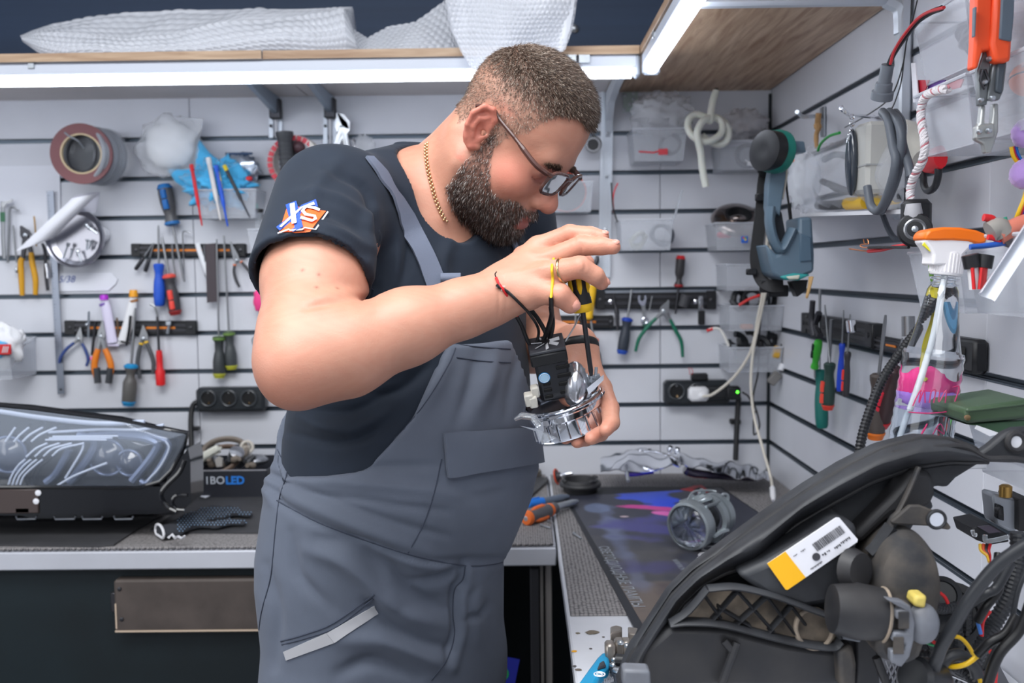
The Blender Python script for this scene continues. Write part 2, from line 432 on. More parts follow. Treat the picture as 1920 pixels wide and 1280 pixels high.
mk('edge_rail', G().box(((-2.4+BX)/2, BY+0.004, ZB-0.021), (2.4+BX, 0.008, 0.036), bev=0.0025), m_steel, t, smooth=30)
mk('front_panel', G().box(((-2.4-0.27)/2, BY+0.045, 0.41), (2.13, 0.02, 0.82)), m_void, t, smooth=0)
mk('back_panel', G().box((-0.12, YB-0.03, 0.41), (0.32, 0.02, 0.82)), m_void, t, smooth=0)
for x in (-2.3, -0.262, 0.02):
    mk('leg', G().box((x, BY+0.03, 0.41), (0.02, 0.03, 0.81), bev=0.003), m_darksteel, t, smooth=0)
a = P(216,1134,BY+0.01).x
dr = mk('drawer', G().box((a+0.17, BY+0.02, P(300,1134,BY+0.01).z), (0.34, 0.03, 0.104), bev=0.004), M('brown_drawer', (74,66,62), 0.5, var=0.18, vscale=14, bump=0.1, bscale=150), t, smooth=30, label='brown scuffed drawer front with worn pale edges')
zc_ = P(300,1134,BY+0.01).z
mk('edging', G().box((a+0.165, BY+0.006, zc_-0.0505), (0.33, 0.004, 0.0035)).box((a+0.003, BY+0.006, zc_-0.02), (0.003, 0.004, 0.05)), M('worn_edge', (190,170,150), 0.6), dr, smooth=0)
mk('catch', G().box((a-0.006, BY+0.02, zc_+0.004), (0.012, 0.01, 0.04), bev=0.002), m_darksteel, dr)
for q in ((0.012, 0.035), (0.014, -0.026)):
    mk('screw', G().lathe([(0.004,0.0),(0.004,0.002),(0.002,0.003)], (a+q[0], BY+0.005, zc_+q[1]), (0,-1,0), 12), m_darksteel, dr)
t = thing('workbench', 'white topped workbench running along the right wall toward the viewer', 'workbench', (0.35, 1.2, 0))
mk('worktop', G().box(((BX+XR)/2-0.0, (0.35+YB)/2, ZB-0.013), (XR-BX-0.006, YB-0.35-0.006, 0.026), bev=0.003), M('white_sheet_top', (214,216,222), 0.35, var=0.04, vscale=12, bump=0.05), t, smooth=30)
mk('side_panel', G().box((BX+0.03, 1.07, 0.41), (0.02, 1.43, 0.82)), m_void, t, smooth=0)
for (q, s_) in ((1014, 0.012), (1029, 0.014)):
    x = P(q, 1160, 1.95).x
    mk('leg', G().box((x, 1.95, 0.41), (s_, s_, 0.81), bev=0.002), M('post_steel', (176,170,166), 0.4, metal=0.3), t, smooth=0)
mk('leg', G().box((XR-0.04, 0.42, 0.41), (0.03, 0.03, 0.81), bev=0.003), m_darksteel, t, smooth=0)
x = P(1004, 1180, 1.9).x
single('edge_strip', 'thin green strip standing inside the dark bay beside the steel posts', 'strip', G().box((x, 1.99, 0.4), (0.004, 0.02, 0.78)), M('green_strip', (40,120,70), 0.5))
c = P(945, 1266, 1.95)
from mathutils.bvhtree import BVHTree
def bvh(vs, fs): return BVHTree.FromPolygons([tuple(v) for v in vs], [tuple(f) for f in fs])
CAMP = Vector((0, 0, CAMZ))
def cast(tree, px, py, off=0.0):
    r = ray(px, py).normalized(); h = tree.ray_cast(CAMP, r)
    if h[0] is None: return None, None
    n = h[1]; n = -n if n.dot(r) > 0 else n
    return h[0] + n*off, n
hy, hp, hr, HS = 0.321, 0.782, -0.074, 0.985
F_ = np.array([math.cos(hp)*math.cos(hy), -math.cos(hp)*math.sin(hy), -math.sin(hp)])
L0 = np.array([-math.sin(hy), -math.cos(hy), 0]); U0 = np.cross(L0, F_)
L_ = L0*math.cos(hr) + U0*math.sin(hr); U_ = np.cross(L_, F_)
HC = np.array([-0.0233, 1.38, 1.4 + 0.1787*1.38/1.32])
HR = np.stack([L_, F_, U_], 1).astype(np.float32)
def toh(p): return ((p - HC.astype(np.float32)) @ HR)/HS
def hw(l, f, u): return Vector(HC + HS*(l*L_ + f*F_ + u*U_))
Fb = np.array([0.707, -0.707, 0], np.float32); Lb = np.array([-0.707, -0.707, 0], np.float32)
SEC = np.array([
 (0.62,-0.205,1.44,0.115,0.175),(0.82,-0.203,1.44,0.138,0.185),(0.96,-0.206,1.43,0.148,0.19),(1.00,-0.197,1.43,0.160,0.198),(1.06,-0.180,1.425,0.174,0.203),
 (1.11,-0.168,1.42,0.182,0.205),(1.18,-0.161,1.42,0.178,0.20),(1.25,-0.156,1.425,0.166,0.192),(1.30,-0.152,1.43,0.152,0.186),(1.37,-0.146,1.435,0.138,0.186),
 (1.42,-0.143,1.44,0.128,0.186),(1.47,-0.143,1.445,0.112,0.178),(1.51,-0.146,1.445,0.096,0.155),(1.54,-0.15,1.445,0.076,0.118),(1.565,-0.153,1.445,0.05,0.08),(1.58,-0.155,1.445,0.01,0.02)])
def body_uv(p):
    z = p[:,2]; zz = np.clip(z, SEC[0,0], SEC[-1,0])
    cx, cy, a, b = [np.interp(zz, SEC[:,0], SEC[:,k]) for k in (1,2,3,4)]
    qx = p[:,0]-cx; qy = p[:,1]-cy
    u = qx*Fb[0]+qy*Fb[1]; v = qx*Lb[0]+qy*Lb[1]
    return u, v, a, b
def torso(p):
    u, v, a, b = body_uv(p)
    a = a*0.875; b = b*0.895; r = (np.abs(u/a)**2.1 + np.abs(v/b)**2.1)**(1/2.1)
    d = (r-1)*np.minimum(a, b)*0.95
    return np.maximum(d, p[:,2]-1.578)
Sh = np.array(P(628,392,1.305)); El = np.array(P(564,678,1.115)); Wr = np.array(P(922,560,1.19))
Um = Sh*0.5+El*0.5 + np.array([-0.004,-0.004,0.0])
Sl = np.array(P(955,420,1.60)); Ell = np.array(P(1000,640,1.56)); Wl = np.array(P(1078,650,1.32))
neckA = np.array(hw(0,-0.018,-0.022)); neckB = np.array([-0.146,1.428,1.485])
def neck(p):
    d = chain(p, [neckA, neckA*0.5+neckB*0.5+np.array([0.0,0.004,-0.002]), neckB], [0.054, 0.060, 0.074])
    d = smin(d, rc(p, np.array([-0.15,1.44,1.505]), Sh+np.array([0.02,0.03,0.01]), 0.058, 0.05), 0.03)
    d = smin(d, rc(p, np.array([-0.13,1.45,1.505]), Sl+np.array([0,0,0.01]), 0.058, 0.05), 0.03)
    d = smin(d, rc(p, np.array(hw(0.05,-0.03,-0.03)), np.array([-0.108,1.362,1.475]), 0.012, 0.007), 0.03)
    return d
def head(p):
    q = toh(p)
    a = np.abs(q[:,0]); m = q.copy(); m[:,0] = a
    d = ell(q, (0,0.001,0.048), (0.0755,0.082,0.077))
    d = smin(d, ell(q, (0,0.028,0.054), (0.068,0.068,0.066)), 0.03)
    d = smin(d, ell(q, (0,0.03,-0.015), (0.065,0.073,0.085)), 0.03)
    d = smin(d, rc(m, (0.056,0.004,-0.05), (0.012,0.076,-0.09), 0.022, 0.02), 0.03)
    d = smin(d, ell(q, (0,0.028,-0.068), (0.056,0.056,0.034)), 0.03)
    d = smin(d, rc(q, (-0.034,0.083,0.024), (0.034,0.083,0.024), 0.0135, 0.0135), 0.018)
    d = smin(d, ell(m, (0.042,0.064,-0.024), (0.026,0.03,0.027)), 0.018)
    d = smin(d, ell(q, (0,0.078,-0.062), (0.036,0.032,0.031)), 0.018)
    d = smin(d, rc(q, (0,0.084,-0.092), (0,0.086,-0.092), 0.021, 0.02), 0.015)
    d = -smin(-d, ell(m, (0.034,0.1,0.004), (0.017,0.016,0.0105)), 0.012)
    d = smin(d, ell(m, (0.032,0.0815,0.003), (0.0165,0.0125,0.0125)), 0.004)
    d = -smin(-d, rc(m, (0.02,0.0945,-0.0065), (0.046,0.085,-0.0055), 0.0014, 0.0014), 0.002)
    d = -smin(-d, rc(m, (0.02,0.0945,0.0095), (0.046,0.086,0.0095), 0.0016, 0.0016), 0.003)
    d = smin(d, chain(q, [(0,0.09,0.02),(0,0.1,0.0),(0,0.113,-0.022)], [0.008,0.0095,0.0125]), 0.012)
    d = smin(d, ell(q, (0,0.1165,-0.027), (0.0135,0.0135,0.0125)), 0.008)
    d = smin(d, ell(m, (0.0135,0.104,-0.0325), (0.0085,0.0125,0.009)), 0.006)
    d = -smin(-d, ell(m, (0.0075,0.109,-0.0405), (0.0042,0.0065,0.005)), 0.003)
    d = smin(d, chain(m, [(0,0.1085,-0.0585),(0.012,0.1055,-0.0585),(0.026,0.0935,-0.065)], [0.0058,0.0052,0.003]), 0.006)
    d = smin(d, chain(m, [(0,0.106,-0.0725),(0.011,0.104,-0.072),(0.025,0.094,-0.0665)], [0.0072,0.0062,0.003]), 0.006)
    d = -smin(-d, chain(m, [(0,0.1145,-0.0655),(0.012,0.111,-0.0655),(0.028,0.099,-0.067)], [0.0018,0.0016,0.0012]), 0.003)
    ca, sa = math.cos(0.42), math.sin(0.42); cb, sb = math.cos(0.2), math.sin(0.2)
    e = (m - A((0.0755,0.006,0.002)))*A((1,1.22,1.04))
    ex = e[:,0]*ca - e[:,1]*sa*-1; ey = -e[:,0]*sa*-1*-1 + e[:,1]*ca
    ey2 = ey*cb + e[:,2]*sb; ez = -ey*sb + e[:,2]*cb
    E = np.stack([ex, ey2, ez], 1).astype(np.float32)
    r = ell(E, (0.004,-0.012,0.002), (0.0055,0.0195,0.032))
    rim = chain(E, [(0.003,0.006,0.004),(0.006,0.006,0.02),(0.008,-0.004,0.033),(0.009,-0.018,0.032),(0.0095,-0.0285,0.018),(0.009,-0.028,0.0),(0.006,-0.02,-0.016),(0.004,-0.008,-0.027),(0.002,0.002,-0.024)],
                [0.003,0.0036,0.0042,0.0044,0.0044,0.004,0.004,0.0055,0.005], 0.003)
    anti = chain(E, [(0.007,-0.004,0.02),(0.008,-0.016,0.014),(0.0085,-0.0185,0.0),(0.0075,-0.012,-0.012)], [0.003,0.0035,0.0035,0.003], 0.003)
    r = -smin(-r, ell(E, (0.012,-0.008,-0.001), (0.0085,0.0105,0.0135)), 0.004)
    r = -smin(-r, ell(E, (0.012,-0.016,0.022), (0.006,0.009,0.006)), 0.003)
    r = smin(smin(r, rim, 0.003), anti, 0.003)
    r = smin(r, rc(E, (0.004,0.006,-0.004), (0.005,0.003,-0.006), 0.0045, 0.004), 0.003)
    r = -smin(-r, rc(E, (0.004,0.0,-0.003), (-0.006,0.003,-0.004), 0.0042, 0.003), 0.003)
    r = np.maximum(r, -(m[:,0]-0.06))
    d = smin(d, r, 0.006)
    return d*HS
def H(x, y, d): return np.array(P(x, y, d))
RH = dict(
 ring=[H(985,492,1.215),H(1012,462,1.217),H(1068,438,1.207),H(1108,440,1.198),H(1130,444,1.192)],
 mid=[H(975,515,1.205),H(1018,492,1.20),H(1088,461,1.185),H(1128,461,1.175),H(1150,463,1.17)],
 idx=[H(972,540,1.19),H(1030,512,1.172),H(1088,500,1.155),H(1116,517,1.158),H(1128,530,1.165)],
 pin=[H(980,480,1.235),H(1018,466,1.245),H(1062,462,1.25),H(1090,478,1.248),H(1104,492,1.243)],
 thb=[H(965,562,1.185),H(1010,545,1.17),H(1050,553,1.158),H(1069,570,1.162)])
RR = dict(ring=[.014,.0128,.0112,.0098,.0082], mid=[.015,.0142,.0122,.0106,.0088], idx=[.016,.015,.0128,.0108,.0088],
          pin=[.013,.011,.0098,.0085,.0075], thb=[.018,.0165,.0135,.0115])
LH = dict(
 idx=[H(1098,700,1.30),H(1128,730,1.27),H(1143,765,1.235),H(1146,792,1.212),H(1136,806,1.196)],
 mid=[H(1090,708,1.30),H(1115,745,1.285),H(1128,785,1.255),H(1126,812,1.225),H(1108,822,1.205)],
 ring=[H(1080,712,1.31),H(1092,752,1.30),H(1100,795,1.275),H(1098,822,1.245),H(1082,828,1.222)],
 pin=[H(1072,712,1.315),H(1070,752,1.31),H(1072,792,1.285),H(1070,815,1.26),H(1060,822,1.24)],
 thb=[H(1070,690,1.29),H(1060,720,1.255),H(1066,742,1.235),H(1078,752,1.222)])
LR = dict(ring=[.014,.0125,.011,.0095,.008], mid=[.014,.0135,.0115,.010,.0082], idx=[.0145,.0138,.012,.0105,.0085],
          pin=[.013,.011,.0098,.0085,.0075], thb=[.017,.0145,.0125,.0105])
def hand(p, Hd, Rd, wr, rw):
    d = None
    for k in ('ring','mid','idx','pin','thb'):
        e = chain(p, Hd[k], Rd[k], 0.003)
        if d is None: d = e
        else: d = smin(d, e, 0.0025)
    pal = None
    for k, r in (('idx',.0155),('mid',.016),('ring',.0155),('pin',.0135)):
        e = rc(p, wr*0.7+Hd[k][0]*0.3, Hd[k][1]*0.8+Hd[k][0]*0.2, rw*0.72, r*0.98); pal = e if pal is None else smin(pal, e, 0.014)
    pal = smin(pal, rc(p, wr, Hd['thb'][1]*0.6+Hd['thb'][0]*0.4, rw*0.72, 0.018), 0.014)
    return smin(d, pal, 0.006)
def right_arm(p):
    d = chain(p, [Sh, Um, El*0.85+Sh*0.15, El], [0.071, 0.061, 0.053, 0.048], 0.02)
    fdir = (Wr-El)
    d = smin(d, chain(p, [El, El+fdir*0.22+np.array([0,0,-0.004]), El+fdir*0.55, El+fdir*0.85, Wr, Wr*0.4+RH['mid'][0]*0.6], [0.048,0.0505,0.042,0.032,0.028,0.024], 0.02), 0.022)
    d = smin(d, ell(p, El+np.array([-0.012,0.015,-0.022]), (0.032,0.03,0.03)), 0.02)
    return smin(d, hand(p, RH, RR, Wr*0.75+RH['mid'][0]*0.25, 0.03), 0.012)
def left_arm(p):
    d = chain(p, [Sl, Ell, Wl, LH['mid'][0]], [0.066, 0.046, 0.0255, 0.024], 0.02)
    return smin(d, hand(p, LH, LR, Wl, 0.028), 0.012)
man = thing('person', 'stocky bearded man in navy t-shirt, grey bib overalls and glasses, looking down at his hands', 'person', (-0.2, 1.44, 0.0))
def segd(p, a, b):
    ab = b-a; t = np.clip(((p-a)@ab)/(ab@ab), 0, 1); return np.sqrt(((p-a-t[:,None]*ab)**2).sum(1)), t
def folds(vs, fs, lst, front=None):
    N = vnormals(vs, fs); pp = proj(vs); disp = np.zeros(len(vs))
    facing = ((np.array([0,0,CAMZ])-vs)*N).sum(1) > -0.15
    for pts, amp, wd in lst:
        pts = np.array(pts, float); best = np.full(len(vs), 1e9); tt = np.zeros(len(vs)); K = len(pts)-1
        for i in range(K):
            d, t = segd(pp, pts[i], pts[i+1]); m = d < best; best[m] = d[m]; tt[m] = (i+t[m])/K
        disp += amp*0.0017*np.exp(-(best/wd)**2)*np.clip(np.sin(np.pi*(0.12+0.76*tt)), 0, 1)*facing
    return vs + N*disp[:,None]
def cpx(pts): return [tuple(v)[:2] for v in bez([(a, b, 0) for a, b in pts], 4)]
def Fskin(p):
    d = smin(head(p), neck(p), 0.02)
    t = torso(p) + 0.012
    d = smin(d, t, 0.03)
    d = smin(d, right_arm(p), 0.025)
    d = smin(d, left_arm(p), 0.02)
    return d
vs, fs = sdf_mesh(Fskin, (-0.40, 1.02, 1.12), (0.16, 1.72, 1.78), 0.0023)
keep = vs[fs].mean(1)
vs = lap(vs, fs, 1, 0.4)
vs = folds(vs, fs, [(cpx([(572,578),(600,570),(645,563),(700,560)]), -2.2, 7), (cpx([(590,556),(640,548),(690,548)]), 1.2, 10), (cpx([(928,515),(936,550),(934,600)]), -0.5, 3), (cpx([(940,512),(950,545),(948,590)]), -0.4, 3),
 (cpx([(1074,438),(1078,448),(1076,458)]), -0.7, 3), (cpx([(1086,452),(1091,464),(1089,478)]), -0.7, 3), (cpx([(1094,486),(1098,498),(1094,512)]), -0.7, 3), (cpx([(985,470),(1010,478),(1030,474)]), 0.7, 5), (cpx([(965,512),(1000,505),(1030,500)]), 0.6, 5),
 (cpx([(865,330),(850,380),(880,420)]), -1.5, 8), (cpx([(860,280),(845,330),(850,390)]), 1.2, 10)])
NB = vnormals(vs, fs)
q = toh(vs.astype(np.float32))
al, f_, u_ = np.abs(q[:,0]), q[:,1], q[:,2]
ishead = (np.abs(head(vs.astype(np.float32))) < 0.012)
def sm(x, a, b): t = np.clip((x-a)/(b-a), 0, 1); return t*t*(3-2*t)
ub = np.interp(f_, [-.12,-.06,-.034,-.02,.006,.010,.03,.036,.052,.062,.078,.092,.105], [-.06,-.05,-.02,.034,.036,-.01,-.005,.02,.038,.078,.092,.083,.072])
hairm = sm(u_-ub, -0.003, 0.006)*ishead
hairm *= 1-sm(al, 0.0765, 0.080)*(u_ < 0.045)
bl = np.interp(f_, [-.01,.004,.02,.035,.06,.075,.09,.13], [-.2,-.02,0.012,-.02,-.05,-.052,-.043,-.043])
blo = np.interp(f_, [-.01,0.0,.02,.05,.09], [-.05,-.10,-.125,-.14,-.16])
beardm = sm(bl-u_, -0.004, 0.006)*sm(u_-blo, -0.004, 0.008)*sm(f_, 0.006, 0.017)*ishead
beardm *= 1-sm(al, 0.073, 0.078)*(u_ > -0.03)
lip = (al < 0.022) & (f_ > 0.097) & (u_ < -0.055) & (u_ > -0.0785)
nosez = (al < 0.025) & (f_ > 0.1) & (u_ > -0.047)
beardm[lip | nosez] = 0
base = np.array(sl((197,142,119)), np.float32)
nz = np.array([noise.noise(Vector(v)*28) for v in vs[::1]])*0.5 if False else (np.sin(vs[:,0]*61+3*np.sin(vs[:,2]*47))*np.sin(vs[:,2]*53+2*np.sin(vs[:,1]*71)))
nz2 = np.sin(vs[:,0]*190+4*np.sin(vs[:,2]*160)+vs[:,1]*120)*np.sin(vs[:,2]*230+3*np.sin(vs[:,1]*150))
col = base[None]*(1+0.05*nz[:,None]+0.035*nz2[:,None]*np.array([0.3,1,1.1])[None])
def blend(mask, c, k=1.0):
    global col
    mk_ = (mask*k)[:,None]; col = col*(1-mk_) + np.array(sl(c), np.float32)[None]*mk_
def gau(c, r): return np.exp(-((q-np.array(c))**2).sum(1)/(r*r))*ishead
blend(gau((0.05,0.062,-0.02), 0.026)+gau((-0.05,0.062,-0.02), 0.026), (208,112,96), 0.75)
blend(np.clip(gau((0,0.118,-0.025), 0.02), 0, 1), (206,120,104), 0.6)
blend(np.clip(sm(al, 0.074, 0.083)*(np.abs(u_) < 0.05)*ishead, 0, 1), (206,112,96), 0.6)
blend(gau((0.03,0.09,0.0), 0.016), (176,122,108), 0.35)
for k in ('idx','mid','ring','thb','pin'):
    for c0 in (RH[k][1], RH[k][2], RH[k][-1], LH[k][2], LH[k][-1]):
        blend(np.exp(-((vs-c0)**2).sum(1)/0.014**2), (204,124,104), 0.4)
blend(np.exp(-((vs-(El+np.array([-0.02,-0.02,-0.03])))**2).sum(1)/0.05**2), (206,134,112), 0.45)
for mx, my in ((568,507),(597,515),(594,539),(633,541),(706,628),(742,655)):
    pm = vs[np.argmin(((proj(vs)-np.array([mx,my]))**2).sum(1) + 1e6*(vs[:,1] > 1.2))]; blend(np.exp(-((vs-pm)**2).sum(1)/0.0022**2), (120,70,56), 0.7)
blend(lip.astype(float), (172,98,92), 0.8)
blend(hairm, (134,112,98), 0.5+0.2*sm(u_, 0.06, 0.11)); blend(beardm, (122,98,88), 0.5)
brow = (np.exp(-((al-0.034)/0.017)**4)*np.exp(-((u_-(0.022+0.004*np.sin(al*60)))/0.0045)**2)*(f_ > 0.06))*ishead
blend(brow, (88,66,56), 0.7)
m_skin = M('skin', (197,142,119), 0.46, bump=0.16, bscale=420, sss=0.05)
ntS = m_skin.node_tree; at = ntS.nodes.new('ShaderNodeAttribute'); at.attribute_name = 'col'
ntS.links.new(at.outputs['Color'], ntS.nodes['Principled BSDF'].inputs['Base Color'])
skin = mk('body', (vs, fs), m_skin, man, smooth=180); setcol(skin, col)
SK = (vs, fs, NB)
tskin = bvh(vs, fs)
def strands(name, mask, count, lenf, dirf, mat, r0=0.00042, wt=None):
    ids = np.nonzero(mask > 0.5)[0]; pr = mask[ids]*(1 if wt is None else wt[ids]); pr = pr/pr.sum()
    pick = rng.choice(ids, count, p=pr); V = []; Fs = []
    p0 = vs[pick] + rng.normal(0, 0.0009, (count, 3)); n = NB[pick]; L = lenf(q[pick], count)
    dr_ = dirf(q[pick], n); dr_ = dr_ + rng.normal(0, 0.16, (count, 3)); dr_ /= np.linalg.norm(dr_, axis=1)[:,None]
    d2 = dr_*0.75 + n*0.0 + np.array(HR[:,1])*0.0 + np.array([0,0,-0.25]); d2 /= np.linalg.norm(d2, axis=1)[:,None]
    s = np.cross(dr_, np.array([0.3,-0.8,0.5])); s /= np.linalg.norm(s, axis=1)[:,None]; t = np.cross(dr_, s)
    ring = []
    for lv, (base_, rr) in enumerate(((p0-n*0.001, r0), (p0+dr_*L[:,None]*0.5, r0*0.85))):
        for k in range(3):
            a = 2*math.pi*k/3; ring.append(base_ + s*math.cos(a)*rr + t*math.sin(a)*rr)
    tip = p0 + dr_*L[:,None]*0.5 + d2*L[:,None]*0.5
    VV = np.stack(ring+[tip, tip+s*0.00004], 1).reshape(-1, 3); b = np.arange(count)[:,None]*8
    q4 = np.concatenate([b+np.array([[0,1,4,3]]), b+np.array([[1,2,5,4]]), b+np.array([[2,0,3,5]]), b+np.array([[3,4,6,7]]), b+np.array([[4,5,6,7]]), b+np.array([[5,3,7,6]])])
    o = mk(name, (VV, q4), mat, man, smooth=180, kind='stuff')
    tone = rng.random(count); return o, tone
def strandcol(o, tone, c0, c1, c2, gf=None):
    cs = np.array([sl(c0), sl(c1), sl(c2)]); k = np.where(tone < 0.5, 0, np.where(tone < 0.82, 1, 2)); setcol(o, np.repeat(cs[k], 8, 0))
def hairmat(name):
    m = M(name, (110,90,75), 0.45); nt = m.node_tree; a = nt.nodes.new('ShaderNodeAttribute'); a.attribute_name = 'col'
    nt.links.new(a.outputs['Color'], nt.nodes['Principled BSDF'].inputs['Base Color']); return m
def hdir(qq, n):
    f = qq[:,1]; u = qq[:,2]
    top = sm(u, 0.085, 0.125)[:,None]
    fw = np.array(F_); up = np.array(U_)
    d = n*(0.55+0.1*top) + fw*(0.35+0.45*top) - up*(0.45*(1-top)) ; return d/np.linalg.norm(d, axis=1)[:,None]
def hlen(qq, c): return (0.0036 + 0.010*sm(qq[:,2], 0.055, 0.11))*rng.uniform(0.7, 1.25, c)
o, tn = strands('hair', hairm, 30000, hlen, hdir, hairmat('short_hair'), 0.0003, 0.3+0.7*sm(u_, 0.05, 0.09))
strandcol(o, tn, (112,92,80), (152,132,116), (200,184,170))
def bdir(qq, n):
    d = n*0.55 - np.array(U_)*0.65 + np.array(F_)*0.15; return d/np.linalg.norm(d, axis=1)[:,None]
def blen(qq, c): return (0.0045 + 0.0085*sm(-qq[:,2], 0.03, 0.09)*sm(qq[:,1],0.0,0.05))*rng.uniform(0.6, 1.25, c)
o, tn = strands('beard', beardm, 10500, blen, bdir, hairmat('beard_hair'), 0.00032)
strandcol(o, tn, (96,78,70), (136,116,106), (216,210,204))
o, tn = strands('eyebrow', brow, 900, lambda qq, c: rng.uniform(0.005,0.008,c), lambda qq, n: n*0.4 + np.sign(qq[:,:1])*np.array(L_)[None]*0.8 - np.array(U_)*0.2, hairmat('brow_hair'), 0.00028)
strandcol(o, tn, (62,46,38), (84,62,50), (110,86,70))
def cut_neck(p):
    return chain(p, [(-0.055,1.325,1.475), (-0.118,1.392,1.50), (-0.075,1.36,1.63)], [0.044, 0.057, 0.088], 0.03)
hemC = np.array(P(582,522,1.195)); hemA = (El-Sh)/np.linalg.norm(El-Sh)
def Fshirt(p):
    t = torso(p) - 0.004
    up = smin(t, rc(p, np.array([-0.15,1.44,1.500]), Sh+np.array([0.02,0.03,0.01]), 0.064, 0.066), 0.03)
    up = smin(up, rc(p, np.array([-0.13,1.45,1.500]), Sl+np.array([0,0,0.01]), 0.064, 0.062), 0.03)
    sv = rc(p, Sh+np.array([-0.004,0,0.008]), hemC, 0.076, 0.0745)
    sv2 = rc(p, Sl, Sl*0.42+Ell*0.58, 0.074, 0.068)
    inn = rc(p, Sh+np.array([-0.004,0,0.008]), hemC+hemA*0.05, 0.069, 0.0670)
    sv = smax(sv, (p-A(hemC))@A(hemA), 0.002)
    sv = np.maximum(sv, -np.maximum(inn, -((p-A(Sh*0.6+hemC*0.4))@A(hemA))))
    hl = Sl*0.42+Ell*0.58; al_ = (Ell-Sl)/np.linalg.norm(Ell-Sl)
    sv2 = np.maximum(sv2, (p-A(hl))@A(al_))
    d = smin(smin(up, sv, 0.022), sv2, 0.022)
    d = smax(d, -cut_neck(p), 0.002)
    return smax(d, 1.08-p[:,2], 0.001)
sv_, sf_ = sdf_mesh(Fshirt, (-0.42, 1.06, 1.07), (0.14, 1.72, 1.62), 0.0032)
def zcut(phi):
    return np.interp(np.abs(phi), [0,22,25,29,39,54,72,95,107,117,140,180], [1.302,1.303,1.29,1.270,1.212,1.158,1.137,1.130,1.145,1.172,1.22,1.24])
hipR = np.array([-0.205,1.44,0.80])+np.array(Lb)*0.088; hipL = np.array([-0.205,1.44,0.80])-np.array(Lb)*0.088
def Fover(p):
    u, v, a, b = body_uv(p); phi = np.degrees(np.arctan2(v, u))
    t = torso(p) - 0.011 - 0.006*sm(1.16-p[:,2], 0, 0.1)
    t = smax(t, 0.76-p[:,2], 0.03)
    kR = hipR*[1,1,0]+np.array([0.015,-0.02,0.46]); kL = hipL*[1,1,0]+np.array([0.02,0.0,0.46])
    l = np.minimum(chain(p, [hipR, kR, kR*[1,1,0]+np.array([-0.01,0.01,0.07])], [0.105,0.085,0.078], 0.03), chain(p, [hipL, kL, kL*[1,1,0]+np.array([-0.01,0.01,0.07])], [0.105,0.085,0.078], 0.03))
    d = smin(t, l, 0.03)
    d = smax(d, p[:,2]-zcut(phi), 0.002)
    d = np.maximum(d, 0.05-p[:,2])
    return np.maximum(d, -(torso(p)-0.002) if False else d)
ov_, of_ = sdf_mesh(Fover, (-0.44, 1.18, 0.03), (0.07, 1.68, 1.33), 0.0038)
SF = [ # shirt folds: polyline in the picture, height in mm, width in px
 (cpx([(612,318),(680,350),(700,400),(712,470),(705,540)]), -5, 9), (cpx([(700,395),(690,420),(702,520)]), 5, 12),
 (cpx([(640,300),(600,340),(575,400)]), 3, 14), (cpx([(520,450),(600,470),(690,520)]), 3, 10),(cpx([(510,430),(590,445),(680,480)]), -3, 8),
 (cpx([(540,380),(620,400),(690,440)]), -3, 9),(cpx([(560,360),(630,370),(690,405)]), 3, 9),(cpx([(600,420),(650,440),(695,470)]), 2.5, 7),
 (cpx([(735,400),(745,480),(750,560)]), 4, 14),(cpx([(770,430),(760,500),(740,570)]), -4, 10),(cpx([(850,440),(830,500),(850,560)]), 3.5, 14),
 (cpx([(560,780),(620,800),(700,790)]), 5, 12),(cpx([(540,810),(620,830),(700,815)]), -4, 9),(cpx([(580,770),(660,770),(740,730)]), -4, 9),
 (cpx([(600,800),(660,812),(730,770)]), 3, 9),(cpx([(700,700),(760,690),(820,640)]), 4, 12),(cpx([(690,740),(750,730),(800,690)]), -4, 10),
 (cpx([(710,320),(760,380),(800,460)]), -2.5, 8),(cpx([(960,440),(985,470),(1000,520)]), 3, 8),(cpx([(940,470),(960,500),(1000,570)]), -3, 8),
]
sv_ = folds(sv_, sf_, SF)
